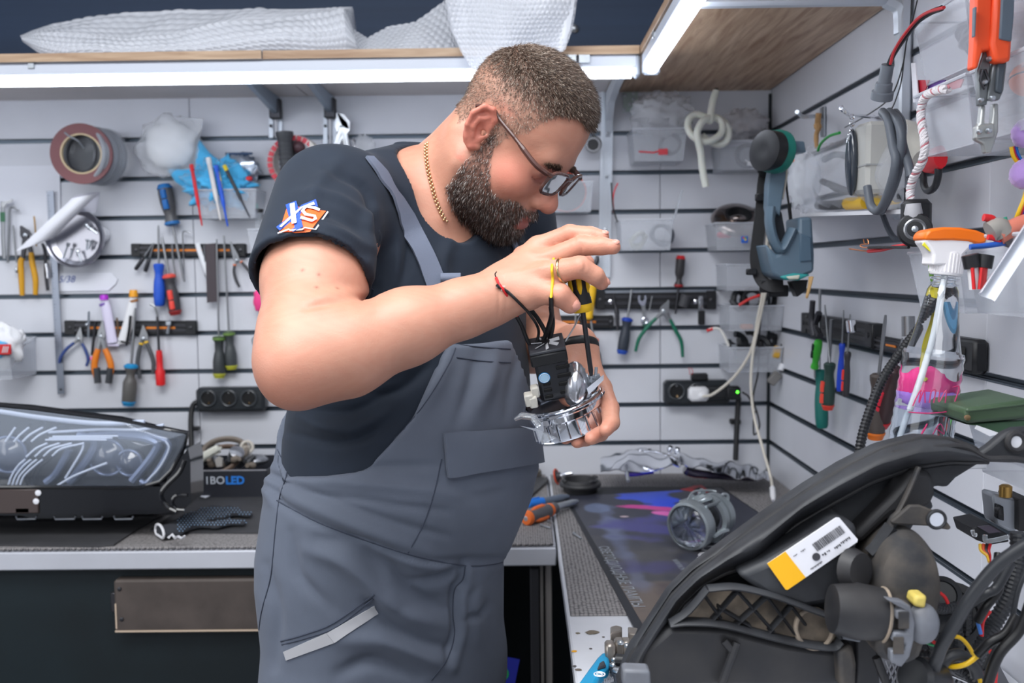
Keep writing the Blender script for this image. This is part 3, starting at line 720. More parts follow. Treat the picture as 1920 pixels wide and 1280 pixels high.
OF = [
 (cpx([(520,940),(600,985),(700,1020),(800,1050),(900,1050),(960,1045)]), -4.5, 8),(cpx([(530,925),(620,965),(720,1005),(800,1030)]), 4, 12),
 (cpx([(560,895),(660,905),(770,915),(860,925)]), 3, 11),(cpx([(560,925),(660,935),(760,950),(840,958)]), -3, 8),(cpx([(620,880),(720,875),(820,872)]), -3, 8),
 (cpx([(540,905),(640,945),(760,985),(840,1005)]), -3, 8),
 (cpx([(545,1000),(560,1080),(620,1140)]), -4, 12),(cpx([(600,1010),(660,1020),(700,1060),(720,1100)]), -6, 15),(cpx([(580,1030),(640,1050),(690,1090),(730,1130)]), 6, 16),
 (cpx([(700,1040),(740,1070),(770,1110),(830,1140)]), -6, 14),(cpx([(720,1030),(780,1050),(850,1060)]), 5, 14),(cpx([(770,1090),(820,1085),(870,1060)]), -5, 10),
 (cpx([(700,1110),(760,1150),(830,1170)]), 5, 16),(cpx([(690,1130),(740,1180),(800,1210),(850,1215)]), -5, 14),(cpx([(640,1200),(720,1200),(800,1230),(840,1250)]), 6, 18),
 (cpx([(640,1260),(700,1240),(780,1270)]), -6, 14),(cpx([(500,1060),(520,1150),(515,1250)]), -4, 12),(cpx([(868,1062),(862,1090),(850,1110),(852,1180),(835,1240)]), -5, 7),
 (cpx([(880,1065),(875,1095),(865,1120),(866,1190),(850,1250)]), 4, 9),(cpx([(905,1070),(890,1120),(895,1200)]), 4, 14),(cpx([(915,1130),(900,1150),(870,1160)]), -4, 8),
 (cpx([(500,830),(498,900),(508,940)]), 5, 10),(cpx([(515,830),(520,880),(515,930)]), -4, 8),(cpx([(500,880),(520,900),(540,905)]), -4, 6),(cpx([(498,905),(515,925),(530,940)]), -4, 6),
 (cpx([(845,660),(830,700),(800,760)]), 3, 14),(cpx([(930,660),(915,720),(890,780)]), 4, 16),(cpx([(890,670),(880,730),(860,790)]), -3, 12),(cpx([(975,660),(960,720),(950,780)]), -3, 10),
 (cpx([(850,900),(900,930),(1000,900)]), -2.5, 14),
]
ov_ = folds(ov_, of_, OF)
m_shirt = M('navy_cotton', (25,35,49), 0.85, bump=0.07, bscale=900, var=0.1, vscale=14, sheen=0.05)
m_over = M('grey_workwear', (92,99,113), 0.8, bump=0.1, bscale=1100, var=0.07, vscale=10, sheen=0.06)
mk('t_shirt', (sv_, sf_), m_shirt, man, smooth=180, label='navy blue cotton t-shirt')
ovo = mk('overalls', (ov_, of_), m_over, man, smooth=180, label='slate grey bib overalls')
tsh = bvh(sv_, sf_); tov = bvh(ov_, of_)
def onto(tree, pts, off): 
    out = []; nn = []
    for (x, y) in pts:
        h, n = cast(tree, x, y, off)
        if h is not None: out.append(h); nn.append(n)
    return out, nn
def seam(pts, mat, parent, tree=None, r=0.0009, off=0.0004, name='seam'):
    h, n = onto(tree or tov, cpx(pts), off)
    if len(h) > 2: mk(name, G().tube(h, r, 5), mat, parent)
def patch(tree, quad, nu, nv, off, th, mat, name, parent, label=None, bulge=0.0, edge=None):
    (a, b, c, d) = [np.array(x, float) for x in quad]; g = G(); last = None; top = []; bot = []
    for i in range(nu+1):
        for j in range(nv+1):
            s_, t_ = i/nu, j/nv; q_ = (a*(1-s_)+b*s_)*(1-t_) + (d*(1-s_)+c*s_)*t_
            h, n = cast(tree, q_[0], q_[1], off)
            if h is None or (last is not None and (h-last).length > 0.2): h, n = last + (P(q_[0], q_[1], last.y)-last), lastn
            last, lastn = h, n; bz = bulge*math.sin(math.pi*s_)*math.sin(math.pi*t_)
            top.append(h+n*(th+bz)); bot.append(h-n*0.001)
    k = len(top); W_ = nv+1
    f = [(i*W_+j, (i+1)*W_+j, (i+1)*W_+j+1, i*W_+j+1) for i in range(nu) for j in range(nv)]
    f += [tuple(reversed([x+k for x in ff])) for ff in f]
    ring = [i*W_ for i in range(nu+1)] + [nu*W_+j for j in range(1, nv+1)] + [i*W_+nv for i in range(nu-1,-1,-1)] + [j for j in range(nv-1, 0, -1)]
    m = len(ring); f += [(ring[x], ring[(x+1)%m], ring[(x+1)%m]+k, ring[x]+k) for x in range(m)]
    g.add(top+bot, f); return mk(name, g, mat, parent, smooth=50, label=label)
m_seam = M('seam_thread', (62,68,82), 0.9)
for s_ in ([(262*.391+440,865),(545,870),(520,835),(508,800)][:0],): pass
seam([(519,938),(600,980),(700,1018),(790,1045),(870,1060),(925,1058),(955,1048)], m_seam, ovo)
seam([(541,868),(535,900),(524,935),(516,1000),(508,1080),(490,1150),(484,1210),(482,1275)], m_seam, ovo)
seam([(828,860),(815,920),(795,980),(765,1036)], m_seam, ovo)
seam([(872,1062),(868,1085),(852,1105),(849,1150),(852,1190),(838,1235),(808,1275)], m_seam, ovo)
seam([(850,645),(920,652),(995,655)], m_seam, ovo); seam([(856,670),(920,678),(996,680)], m_seam, ovo)
seam([(858,642),(838,688),(790,765),(722,838),(640,866),(545,872),(515,832)], m_seam, ovo, r=0.0007)
pk = patch(tov, [(829,812),(1006,800),(1014,866),(836,894)], 16, 8, 0.004, 0.006, m_over, 'pocket_flap', ovo, bulge=0.004, label='chest pocket flap')
seam([(527,1202),(575,1188),(627,1167),(702,1114)], m_seam, ovo, r=0.0012)
seam([(529,1208),(580,1194),(632,1174),(700,1122)], m_seam, ovo, r=0.0012)
patch(tov, [(533,1221),(612,1186),(627,1204),(538,1237)], 10, 3, 0.0005, 0.0015, M('reflective_strip', (176,176,180), 0.45), 'reflective_strip', ovo, label='pale reflective strip on the side pocket')
patch(tov, [(613,1186),(702,1135),(709,1149),(628,1204)], 10, 3, 0.0005, 0.0015, M('reflective_strip'), 'reflective_strip', ovo, label='pale reflective strip on the side pocket')
def strap(tree, pts, wpx, off=0.004):
    h, n = onto(tree, cpx(pts), off)
    wd = np.interp(np.linspace(0, 1, len(h)), np.linspace(0, 1, len(wpx)), wpx)
    mk('strap', G().ribbon(h, [float(x)*pxm(1.3) for x in wd], 0.0035, n), M('strap_web', (104,112,130), 0.75, bump=0.2, bscale=900), ovo, smooth=30)
strap(tsh, [(690,298),(715,330),(745,380),(775,440),(800,490),(820,540)], [22,34,38,38,38,38])
strap(tsh, [(952,440),(963,465),(972,490)], [16,18,18])
h, n = cast(tsh, 838, 528, 0.012)
bk = mk('buckle', G().tube([h+Vector((-0.012,0,0.004)), h+Vector((0.014,0,0.004))], 0.0085, 14, flat=(1,0.8)).tube([h+Vector((-0.014,0,-0.002)), h+Vector((-0.012,0,-0.03))], 0.003, 8), M('strap_web'), ovo)
seam([(478,492),(500,474),(560,473),(620,487),(668,512),(700,543)], M('navy_seam', (58,74,96), 0.9), man, tsh, 0.0006, 0.0005, 'seam')
lg = patch(tsh, [(540,386),(611,396),(582,434),(524,436)], 12, 6, 0.0004, 0.0008, M('emblem_orange', (238,104,44), 0.6), 'sleeve_emblem', man, label='blue, orange and white sleeve emblem')
def poly_on(tree, pts, off, mat, name, parent):
    h, n = onto(tree, pts, off); k = len(h)
    g = G(); c = sum(h, Vector())/k; nn = sum(n, Vector()).normalized()
    top = [x+nn*0.0006 for x in h]; g.add([c+nn*0.0006]+top+h, [(0, 1+i, 1+(i+1)%k) for i in range(k)] + [(1+i, 1+k+i, 1+k+(i+1)%k, 1+(i+1)%k) for i in range(k)])
    return mk(name, g, mat, parent, smooth=0)
mb = M('emblem_blue', (44,84,180), 0.6); mw = M('emblem_white', (232,232,236), 0.6)
def cx(a, b): return (480+a*0.2188, 280+b*0.2188)
def band(pts, w, off, mat):
    h, n = onto(tsh, [cx(*p) for p in pts], off)
    mk('emblem_shape', G().ribbon(h, w*0.2188*pxm(1.24), 0.0006, n), mat, lg, smooth=0)
band([(190,730),(290,690),(300,700),(400,692),(420,680),(510,695),(615,540)], 12, 0.0022, mw)
band([(305,470),(330,560),(365,690)], 92, 0.0022, mb); band([(520,465),(420,500),(330,590),(200,690)], 66, 0.0024, mb)
band([(318,480),(326,560),(335,650)], 40, 0.0032, mw); band([(500,470),(395,520),(335,575),(225,675)], 26, 0.0034, mw)
band([(540,535),(500,515),(430,515),(405,545),(430,575),(500,590),(510,615),(480,630),(390,600)], 28, 0.0036, mw)
pts_, _ = onto(tskin, cpx([(801,270),(800,290),(803,318),(810,348),(817,374),(826,398),(838,420)]), 0.0018)
g = G()
L = [0]
for a, b in zip(pts_, pts_[1:]): L.append(L[-1]+(b-a).length)
for k in range(int(L[-1]/0.0027)):
    s_ = k*0.0027; i = min(np.searchsorted(L, s_, side='right')-1, len(pts_)-2); p_ = pts_[i].lerp(pts_[i+1], (s_-L[i])/(L[i+1]-L[i]))
    g.ball(p_ + Vector((0.0014*(-1)**k, 0, 0)), 0.0019, 6, 4)
m_gold = M('gold', (226,190,142), 0.22, metal=1.0)
mk('neck_chain', g, m_gold, man)
gl = mk('glasses', G().tube([hw(s*0.068+0, 0.094-0.0, 0.004) if False else hw(0.011-0.022*k/6, 0.116+0.002*math.sin(math.pi*k/6), 0.018+0.002*math.sin(math.pi*k/6)) for k in range(7) for s in (1,)], 0.0022, 8), M('tortoise_frame', (88,60,54), 0.18, coat=0.5), man)
def lens(sd):
    c = Vector((sd*0.0345, 0.103, 0.008)); pts = []
    for k in range(28):
        a = 2*math.pi*k/28; x = 0.0255*abs(math.cos(a))**0.6*math.copysign(1, math.cos(a)); z = 0.0175*abs(math.sin(a))**0.6*math.copysign(1, math.sin(a))
        fx = c.x+x; pts.append(hw(fx, 0.1165-1.9*fx*fx, c.z+z))
    mk('rim', G().tube(pts, 0.0025, 8, closed=True), M('tortoise_frame'), gl)
    m = sum(pts, Vector())/len(pts); nn = Vector(F_)
    g = G(); g.add([m+nn*0.0012]+[p+nn*0.0005 for p in pts]+[m]+[p-nn*0.0005 for p in pts],
        [(0, 1+k, 1+(k+1)%28) for k in range(28)] + [(29, 30+(k+1)%28, 30+k) for k in range(28)])
    mk('lens', g, M('spectacle_lens', (196,180,204), 0.03, trans=1.0, ior=1.25), gl)
    e = [hw(sd*0.059, 0.110, 0.018), hw(sd*0.069, 0.103, 0.018), hw(sd*0.0765, 0.085, 0.018), hw(sd*0.0785, 0.045, 0.024), hw(sd*0.0785, 0.015, 0.027), hw(sd*0.0785, -0.006, 0.031), hw(sd*0.079, -0.024, 0.018)]
    e = bez(e, 5); mk('temple', G().tube(e, [0.0046]*14+[0.0032]*(len(e)-14), 8, flat=(1, 0.75)), M('tortoise_frame'), gl)
lens(1); lens(-1)
a_, b_ = Vector(RH['idx'][1]), Vector(RH['idx'][2]); c_ = a_.lerp(b_, 0.42)
mk('ring', G().torus(c_, b_-a_, 0.0146, 0.0012, 28, 8, flat=(1.5,1)), m_gold, man, label='gold finger ring')
mk('wrist_band', G().torus(Vector(Wl)*1.0+Vector((0.0,-0.004,-0.002)), Vector(LH['mid'][0]-Wl), 0.0295, 0.003, 32, 8, flat=(2.0,1)), M('black_plastic'), man, label='black wrist band')
def nail(Hd, Rd, k, up):
    a_, b_ = Vector(Hd[k][-2]), Vector(Hd[k][-1]); d = (b_-a_).normalized(); r = Rd[k][-1]; n = Vector(up); n = (n - d*n.dot(d)).normalized(); s = d.cross(n)
    R = Matrix((d, s, n)).transposed(); mk('nail', G().ball(b_ + n*r*0.72 + d*r*0.25, 1, 12, 6, (r*0.66, r*0.58, r*0.34), R), M('nail', (208,148,132), 0.3), man)
nail(RH, RR, 'ring', (0,-0.35,1)); nail(RH, RR, 'mid', (0,-0.45,1)); nail(RH, RR, 'idx', (0.9,-0.3,0.6)); nail(RH, RR, 'thb', (0.5,-0.8,0.1))
for hp_, nm in ((hipR, 1), (hipL, -1)):
    c = hp_*[1,1,0]+np.array([0.005,-0.01,0]); 
    v2, f2 = sdf_mesh(lambda p: smax(smin(rc(p, c+Fb*-0.04+np.array([0,0,.045]), c+Fb*0.13+np.array([0,0,.035]), 0.045, 0.036), rc(p, c+np.array([0,0,.05]), c+np.array([0,0,.1]), 0.045, 0.045), 0.02), 0.002-p[:,2], 0.003), tuple(c-0.2), (c[0]+0.25, c[1]+0.2, 0.16), 0.005)
    mk('shoe', (v2, f2), M('shoe_leather', (40,38,38), 0.5), man, smooth=180)
m_chr2 = M('chrome_trim', (222,224,230), 0.09, metal=1.0)
m_clear = M('clear_plastic', (236,240,244), 0.06, trans=0.85, ior=1.35)
m_fan = M('fan_black', (34,36,42), 0.38, bump=0.05)
MD = 1.215
t = thing('headlight_unit', 'chrome ringed headlight projector with black fan box and loose wires held in his hands', 'car part', P(1050,770,MD))
up = (P(1022,640,MD+0.01)-P(1068,800,MD)).normalized(); ax = Vector((-0.20,0.10,1)).normalized()
rc0 = P(1062,772,MD+0.03); n_ = Vector((-0.30,-0.22,0.93)).normalized(); ux = Vector((1,0,0.32)); ux = (ux-n_*ux.dot(n_)).normalized(); uy = n_.cross(ux)
def ringpt(a, r, h): return rc0 + ux*math.cos(a)*r*1.0 + uy*math.sin(a)*r*0.78 + n_*h
def rband(prof, a0, a1, N=56):
    g = G(); k = len(prof); full = abs(a1-a0-2*math.pi) < 1e-3
    for i in range(N+(0 if full else 1)):
        a = a0+(a1-a0)*i/N
        for (r, h) in prof: g.v.append(tuple(ringpt(a, r, h)))
    M_ = N if full else N+1
    for i in range(N):
        for j in range(k):
            g.f.append((i*k+j, i*k+(j+1)%k, ((i+1)%M_)*k+(j+1)%k, ((i+1)%M_)*k+j))
    return g
mk('chrome_ring', rband([(0.050,-0.022),(0.0475,-0.018),(0.0455,0.0),(0.0478,0.002),(0.0478,0.009),(0.0495,0.0105),(0.0505,0.020),(0.0475,0.020),(0.0465,0.011),(0.0435,0.0),(0.0455,-0.02)][:11], 0, 2*math.pi), m_chr2, t)
mk('chrome_flange', rband([(0.0515,0.012),(0.0545,0.0125),(0.0545,0.0150),(0.0515,0.0150)], math.radians(150), math.radians(420)), m_chr2, t)
g = rband([(0.0445,0.001),(0.001,0.001),(0.001,-0.002),(0.0445,-0.002)], 0, 2*math.pi, 40)
mk('reflector_plate', g, M('reflector_grey', (120,124,132), 0.3, metal=0.7), t)
for k in range(9):
    a = math.radians(200+k*16); p0 = ringpt(a, 0.0495, -0.02); p1 = ringpt(a, 0.0485, 0.0)
    mk('rib', G().tube([p0, p1], 0.0013, 6), m_chr2, t)
q0 = P(985,792,MD-0.012); q1 = P(1010,790,MD-0.02)
mk('clear_tab', G().tube([P(966,786,MD-0.01), P(978,779,MD-0.012), P(1000,782,MD-0.015), P(1012,800,MD-0.018)], [0.004,0.0085,0.0095,0.008], 14, flat=(1,0.5)), m_clear, t)
mk('chrome_tab', G().prism([P(975,798,MD-0.02),P(1002,803,MD-0.02),P(1018,790,MD-0.02),P(1020,806,MD-0.02),P(1012,832,MD-0.02),P(1004,808,MD-0.02)], (0,0.006,0)), m_chr2, t)
mk('clear_corner', G().prism([P(1006,806,MD-0.024),P(1024,812,MD-0.024),P(1042,822,MD-0.024),P(1016,833,MD-0.024)], (0,0.01,0)), m_clear, t)
mk('lens_dome', G().ball(P(1078,722,MD+0.012), 0.030, 28, 16, (0.55,0.9,1.0)), M('dome_silver', (196,198,204), 0.22, metal=0.9), t)
X = (P(1062,652,MD)-P(1000,664,MD)).normalized(); Z = (P(1003,662,MD)-P(1022,752,MD)).normalized(); Z = Z + Vector((0,-0.42,0)); Z = (Z - X*Z.dot(X)).normalized(); Y = Z.cross(X)
RB = Matrix((X, Y, Z)).transposed()
def bx(c, s, bev=0.002): return G().box(fb + RB @ Vector(c), s, RB, bev)
fb = P(1037,700,MD-0.004)+Vector((0,0.012,0))
mk('fan_box', bx((0.0,0,0.003), (0.041,0.038,0.066), 0.004), m_fan, t)
mk('fan_collar', bx((-0.0015,0,0.030), (0.045,0.042,0.016), 0.002), m_black, t)
fn = mk('fan_frame', bx((-0.0015,0,0.040), (0.044,0.041,0.004), 0.001), M('fan_top', (58,60,66), 0.4), t)
for k in range(7):
    a = 2*math.pi*k/7; d = Vector((math.cos(a), math.sin(a), 0)); e = Vector((-math.sin(a), math.cos(a), 0))
    mk('fan_blade', G().prism([fb+RB@(d*0.004+Vector((-.0015,0,.0425))), fb+RB@(d*0.017+e*0.002+Vector((-.0015,0,.0425))), fb+RB@(d*0.017+e*0.006+Vector((-.0015,0,.0445))), fb+RB@(d*0.004+e*0.003+Vector((-.0015,0,.0445)))], RB@Vector((0,0,-0.001))), M('fan_blade_white', (206,208,212), 0.35), fn)
mk('fan_hub', G().lathe([(0.005,0),(0.005,0.003),(0.003,0.0035)], fb+RB@Vector((-.0015,0,.042)), Z, 16), m_black, fn)
for k in range(4):
    mk('slot', bx((0.013,-0.0195,0.016-k*0.0115), (0.017,0.002,0.0052), 0.0008), M('slot_dark', (8,8,10), 0.7), t)
for k in range(3):
    mk('slot', bx((-0.010,-0.0195,-0.003-k*0.009), (0.010,0.002,0.0045), 0.0008), M('slot_dark'), t)
sc = P(1018,699,MD-0.02) 
sk = mk('round_sticker', G().lathe([(0.0072,0),(0.0072,0.0006)], fb+RB@Vector((-0.0115,-0.0197,0.006)), -Y, 28), M('sticker_blue', (54,140,200), 0.4), t)
mk('sticker_disc', G().lathe([(0.0052,0),(0.0052,0.0004)], fb+RB@Vector((-0.0115,-0.0204,0.006)), -Y, 24), M('sticker_pale', (168,206,232), 0.4), sk)
mk('sticker_ring', G().torus(fb+RB@Vector((-0.0115,-0.0205,0.006)), Y, 0.0060, 0.0004, 24, 4), M('sticker_white', (230,240,246), 0.4), sk)
for (x, y, s_) in ((992,748,0.011),(1003,733,0.010),(1000,752,0.010)):
    mk('connector', G().box(P(x,y,MD-0.002), (s_,s_*1.1,s_*1.5), RB, 0.0015), M('connector_beige', (206,202,192), 0.5), t)
for (x0,y0,x1,y1) in ((1094,690,1096,712),(1107,695,1110,722),(1118,688,1116,715)):
    mk('stud', G().tube([P(x0,y0,MD+0.01), P(x1,y1,MD+0.01)], 0.0021, 10), m_zinc, t)
    mk('nut', G().lathe([(0.0045,0),(0.0045,0.004)], P(x1,y1-6,MD+0.01), (0,0,1), 6), m_zinc, t, smooth=0)
mk('bracket', G().prism([P(1080,708,MD+0.012),P(1124,700,MD+0.012),P(1128,712,MD+0.012),P(1112,735,MD+0.012),P(1098,722,MD+0.012),P(1092,745,MD+0.012),P(1082,735,MD+0.012)], (0,0.003,0)), m_zinc, t)
mk('bracket', G().prism([P(1100,728,MD-0.004),P(1132,702,MD+0.0),P(1132,712,MD),P(1104,740,MD-0.004)], (0,0.003,0)), m_chr2, t)
def wire(name, pts, r, mat, parent, n=8): return mk(name, G().tube(bez(pts, 8), r, n), mat, parent)
m_wb = M('wire_black', (18,18,20), 0.4); m_wr = M('wire_red', (206,30,34), 0.4); m_wy = M('wire_yellow', (226,182,30), 0.4)
D = MD
wire('wire', [P(1006,662,D),P(990,640,D-0.004),P(978,610,D-0.006),P(966,588,D-0.012)], 0.0026, m_wb, t)
def onh(pts, off): 
    return [cast(tskin, x, y, off)[0] or P(x, y, D-0.045) for x, y in pts]
hs = onh([(944,545),(936,533),(930,522)], 0.002)
wire('wire', [P(970,592,D-0.02),P(958,568,D-0.045)]+hs, 0.0016, m_wr, t)
wire('wire', [hs[-1], hs[-1]+Vector((-0.001,0,0.004)), hs[-1]+Vector((0.001,0,0.007))], 0.0007, m_wb, t)
wire('wire', [P(1002,655,D-0.004),P(1010,620,D-0.012),P(994,590,D-0.04),P(972,566,D-0.056)]+onh([(950,547),(936,539),(930,535)], 0.0025), 0.0018, m_wb, t)
wire('wire', [P(1010,660,D),P(1024,625,D-0.01),P(1034,592,D-0.04)]+onh([(1036,570),(1036,556)], 0.004), 0.0028, m_wb, t)
wire('wire', onh([(1036,558),(1036,530),(1037,505),(1039,484)], 0.004), 0.0017, m_wy, t)
wire('wire', [P(1018,650,D),P(1028,640,D),P(1036,610,D),P(1033,575,D+0.006)], 0.0030, m_wb, t)
wire('wire', [P(1000,650,D+0.004),P(1016,646,D+0.008),P(1024,628,D+0.01),P(1010,600,D+0.012),P(995,580,D+0.006)], 0.0030, m_wb, t)
wire('wire', [P(1060,640,D-0.002),P(1078,610,D-0.004),P(1092,580,D-0.012),P(1108,556,D-0.016)], 0.0009, M('wire_bare', (190,192,196), 0.3, metal=0.6), t)
for k in range(4):
    a = k*1.7; wire('strand', onh([(938,538)],0.003)+[onh([(938,538)],0.003)[0]+Vector((math.cos(a),-0.2,math.sin(a)))*0.006*s for s in (0.6,1)], 0.0003, M('wire_bare'), t, 5)
t = thing('screwdriver', 'black and yellow screwdriver pinched between thumb and finger, tip in the headlight unit', 'screwdriver', P(1108,700,1.212))
a_ = P(1078,486,1.182); b_ = P(1093,585,1.186); c_ = P(1109,704,1.208); dd = (b_-a_).normalized(); Lh = (b_-a_).length
mk('handle', G().lathe([(0.0006,0),(0.008,0.001),(0.0112,0.006),(0.0118,0.02),(0.0108,0.04),(0.0122,0.05),(0.0124,Lh-0.01),(0.0112,Lh-0.003),(0.009,Lh)], a_, dd, 24), m_black, t, label='black rubber handle')
u, v = fr(dd)
for k in range(6):
    a = 2*math.pi*k/6; e = u*math.cos(a)+v*math.sin(a)
    mk('grip_inlay', G().tube([a_+dd*0.012+e*0.0100, a_+dd*0.02+e*0.0112, a_+dd*0.034+e*0.0106, a_+dd*0.042+e*0.0098], [0.001,0.0032,0.0032,0.001], 8), M('grip_yellow', (226,180,24), 0.45), t)
mk('collar', G().lathe([(0.0127,Lh-0.010),(0.0131,Lh-0.007),(0.0131,Lh-0.004),(0.0112,Lh-0.0005)], a_, dd, 24), M('grip_yellow'), t)
mk('shaft', G().tube([b_, c_-(c_-b_)*0.08, c_], [0.0030,0.0030,0.0018], 12), m_darksteel, t)
CV = dict(a=(0,180,3.84), b=(0,460,3.84), c=(0,740,3.84), d=(450,60,4.267), e=(1060,130,3.84), f=(1060,440,3.84), g=(1520,0,3.2),
          h=(1520,380,2.56), i=(960,780,3.556), j=(1160,800,2.526), k=(1600,860,3.047), l=(940,1000,4.572), m=(1400,180,3.37))
def cq(k, *pts):
    x0, y0, s = CV[k]; r = [(x0+p[0]/s, y0+p[1]/s) for p in pts]; return r if len(r) > 1 else r[0]
def scl(m, p): return (m(p[0], p[1]+1, 0.02)-m(p[0], p[1], 0.02)).length
def nrm(m): return Vector((0,-1,0)) if m is W else Vector((-1,0,0))
def tb(m, pts, r, off, n=10, flat=None, sm_=True):
    s = scl(m, pts[0]); o = off if hasattr(off, '__len__') else [off]*len(pts)
    q = [m(x, y, f) for (x, y), f in zip(pts, o)]
    if sm_ and len(q) > 2:
        k = 5; rr = r if hasattr(r, '__len__') else [r]*len(q)
        q2 = bez(q, k); r2 = [float(v)*s for v in np.interp(np.linspace(0, len(rr)-1, len(q2)), range(len(rr)), rr)]
        return G().tube(q2, r2, n, flat=flat, up=nrm(m))
    return G().tube(q, [v*s for v in r] if hasattr(r, '__len__') else r*s, n, flat=flat, up=nrm(m))
def lat(m, p0, p1, prof, off, n=20, sq=None):
    a = m(*p0, off); b = m(*p1, off); L = (b-a).length; s = scl(m, p0)
    return G().lathe([(r*s, t*L) for r, t in prof], a, b-a, n, sq=sq)
HANDLE = [(0.3,0),(0.72,0.01),(0.92,0.06),(1.0,0.2),(1.0,0.42),(0.9,0.58),(0.72,0.72),(0.72,0.8),(0.92,0.9),(0.95,0.97),(0.7,1.0)]
SLIM = [(0.3,0),(0.85,0.02),(1,0.08),(1,0.55),(0.85,0.62),(0.62,0.7),(0.62,0.8),(0.95,0.9),(0.95,0.96),(0.5,1.0)]
def base(m, p, off=0.01): return m(p[0], p[1], off)
def sdriver(label, m, butt, front, tip, r, col, col2=None, off=0.02, sr=1.7, prof=HANDLE, cap=None, name='screwdriver', group=None, sc=None, inlay=None):
    t = thing(name, label, 'screwdriver' if name != 'nut_driver' else 'tool', m(butt[0], butt[1], off), group)
    mk('handle', lat(m, butt, front, [(a*r, b) for a, b in prof], off), M('grip_%d_%d_%d' % col, col, 0.42), t)
    if cap: mk('end_cap', lat(m, butt, front, [(0.3*r,-0.012),(0.78*r,-0.01),(0.96*r,0.06),(1.02*r,0.07),(1.02*r,0.1)], off), M('grip_%d_%d_%d' % cap, cap, 0.42), t)
    if col2: mk('collar', lat(m, butt, front, [(r*0.9,0.9),(r*1.02,0.92),(r*1.02,0.97),(r*0.6,1.01)], off), M('grip_%d_%d_%d' % col2, col2, 0.42), t)
    if inlay:
        n = nrm(m); a = m(*butt, off); b = m(*front, off); s = scl(m, butt)*r
        for q0, q1 in ((0.14,0.34),(0.38,0.6)):
            mk('grip_inlay', G().tube([a.lerp(b, q0)+n*s*0.93, a.lerp(b, (q0+q1)/2)+n*s*0.97, a.lerp(b, q1)+n*s*0.88], s*0.42, 10), M('grip_%d_%d_%d' % inlay, inlay, 0.42), t)
    if tip: mk('shaft', tb(m, [front, (front[0]*0.1+tip[0]*0.9, front[1]*0.1+tip[1]*0.9), tip], [sr, sr, sr*0.7], off, 10, sm_=False), sc or m_toolsteel, t)
    return t
def pliers(label, m, piv, tip, hA, hB, r, col, off=0.018, accent=None, jw=5.5, group=None, metal=None, name='pliers', open_=0.0, acc_len=0.18):
    t = thing(name, label, 'pliers', m(piv[0], piv[1], off), group); s = scl(m, piv); n = nrm(m); mt = metal or m_toolsteel
    dx, dy = tip[0]-piv[0], tip[1]-piv[1]; L = math.hypot(dx, dy); ux_, uy_ = dx/L, dy/L; px_, py_ = -uy_, ux_
    for sg, h in ((-1, hA), (1, hB)):
        o = open_*sg
        poly = [(piv[0]+px_*sg*jw*0.2, piv[1]+py_*sg*jw*0.2), (piv[0]+px_*sg*jw*1.15-ux_*jw*0.6, piv[1]+py_*sg*jw*1.15-uy_*jw*0.6), (piv[0]+px_*sg*jw*1.2+ux_*L*0.25, piv[1]+py_*sg*jw*1.2+uy_*L*0.25),
                (piv[0]+px_*(sg*jw*0.55+o*0.8)+ux_*L*0.7, piv[1]+py_*(sg*jw*0.55+o*0.8)+uy_*L*0.7), (tip[0]+px_*(sg*jw*0.2+o), tip[1]+py_*(sg*jw*0.2+o)), (tip[0]+px_*o, tip[1]+py_*o), (piv[0]+ux_*L*0.3, piv[1]+uy_*L*0.3)]
        mk('jaw', G().prism([m(x, y, off+0.003+0.001*sg) for x, y in poly], n*-0.005), mt, t, smooth=0)
        st = [(piv[0]+px_*-sg*jw*0.1, piv[1]+py_*-sg*jw*0.1)] + [h[0]]
        mk('tang', tb(m, [piv, h[0], (h[0][0]*0.6+h[1][0]*0.4, h[0][1]*0.6+h[1][1]*0.4)], [jw*0.8, r*0.75, r*0.7], off, 8, flat=(0.55,1), sm_=False), mt, t)
        mk('grip', tb(m, h, [r*0.85]+[r]*(len(h)-2)+[r*0.8], off, 12, flat=(0.8,1)), M('grip_%d_%d_%d' % col, col, 0.42), t)
        if accent:
            k = (h[0][0]*(1-acc_len)+h[1][0]*acc_len, h[0][1]*(1-acc_len)+h[1][1]*acc_len)
            mk('grip_band', tb(m, [h[0], k], r*1.08, off, 12, flat=(0.8,1), sm_=False), M('grip_%d_%d_%d' % accent, accent, 0.42), t)
    mk('pivot', G().lathe([(jw*0.55*s,0),(jw*0.55*s,0.0035),(jw*0.35*s,0.0045)], m(*piv, off), n, 16), m_zinc, t)
    return t
m_bin = M('milky_plastic', (222,226,234), 0.22, alpha=0.3)
def quadp(g, a, b, c, d, n, t): g.prism([a, b, c, d], Vector(n)*t)
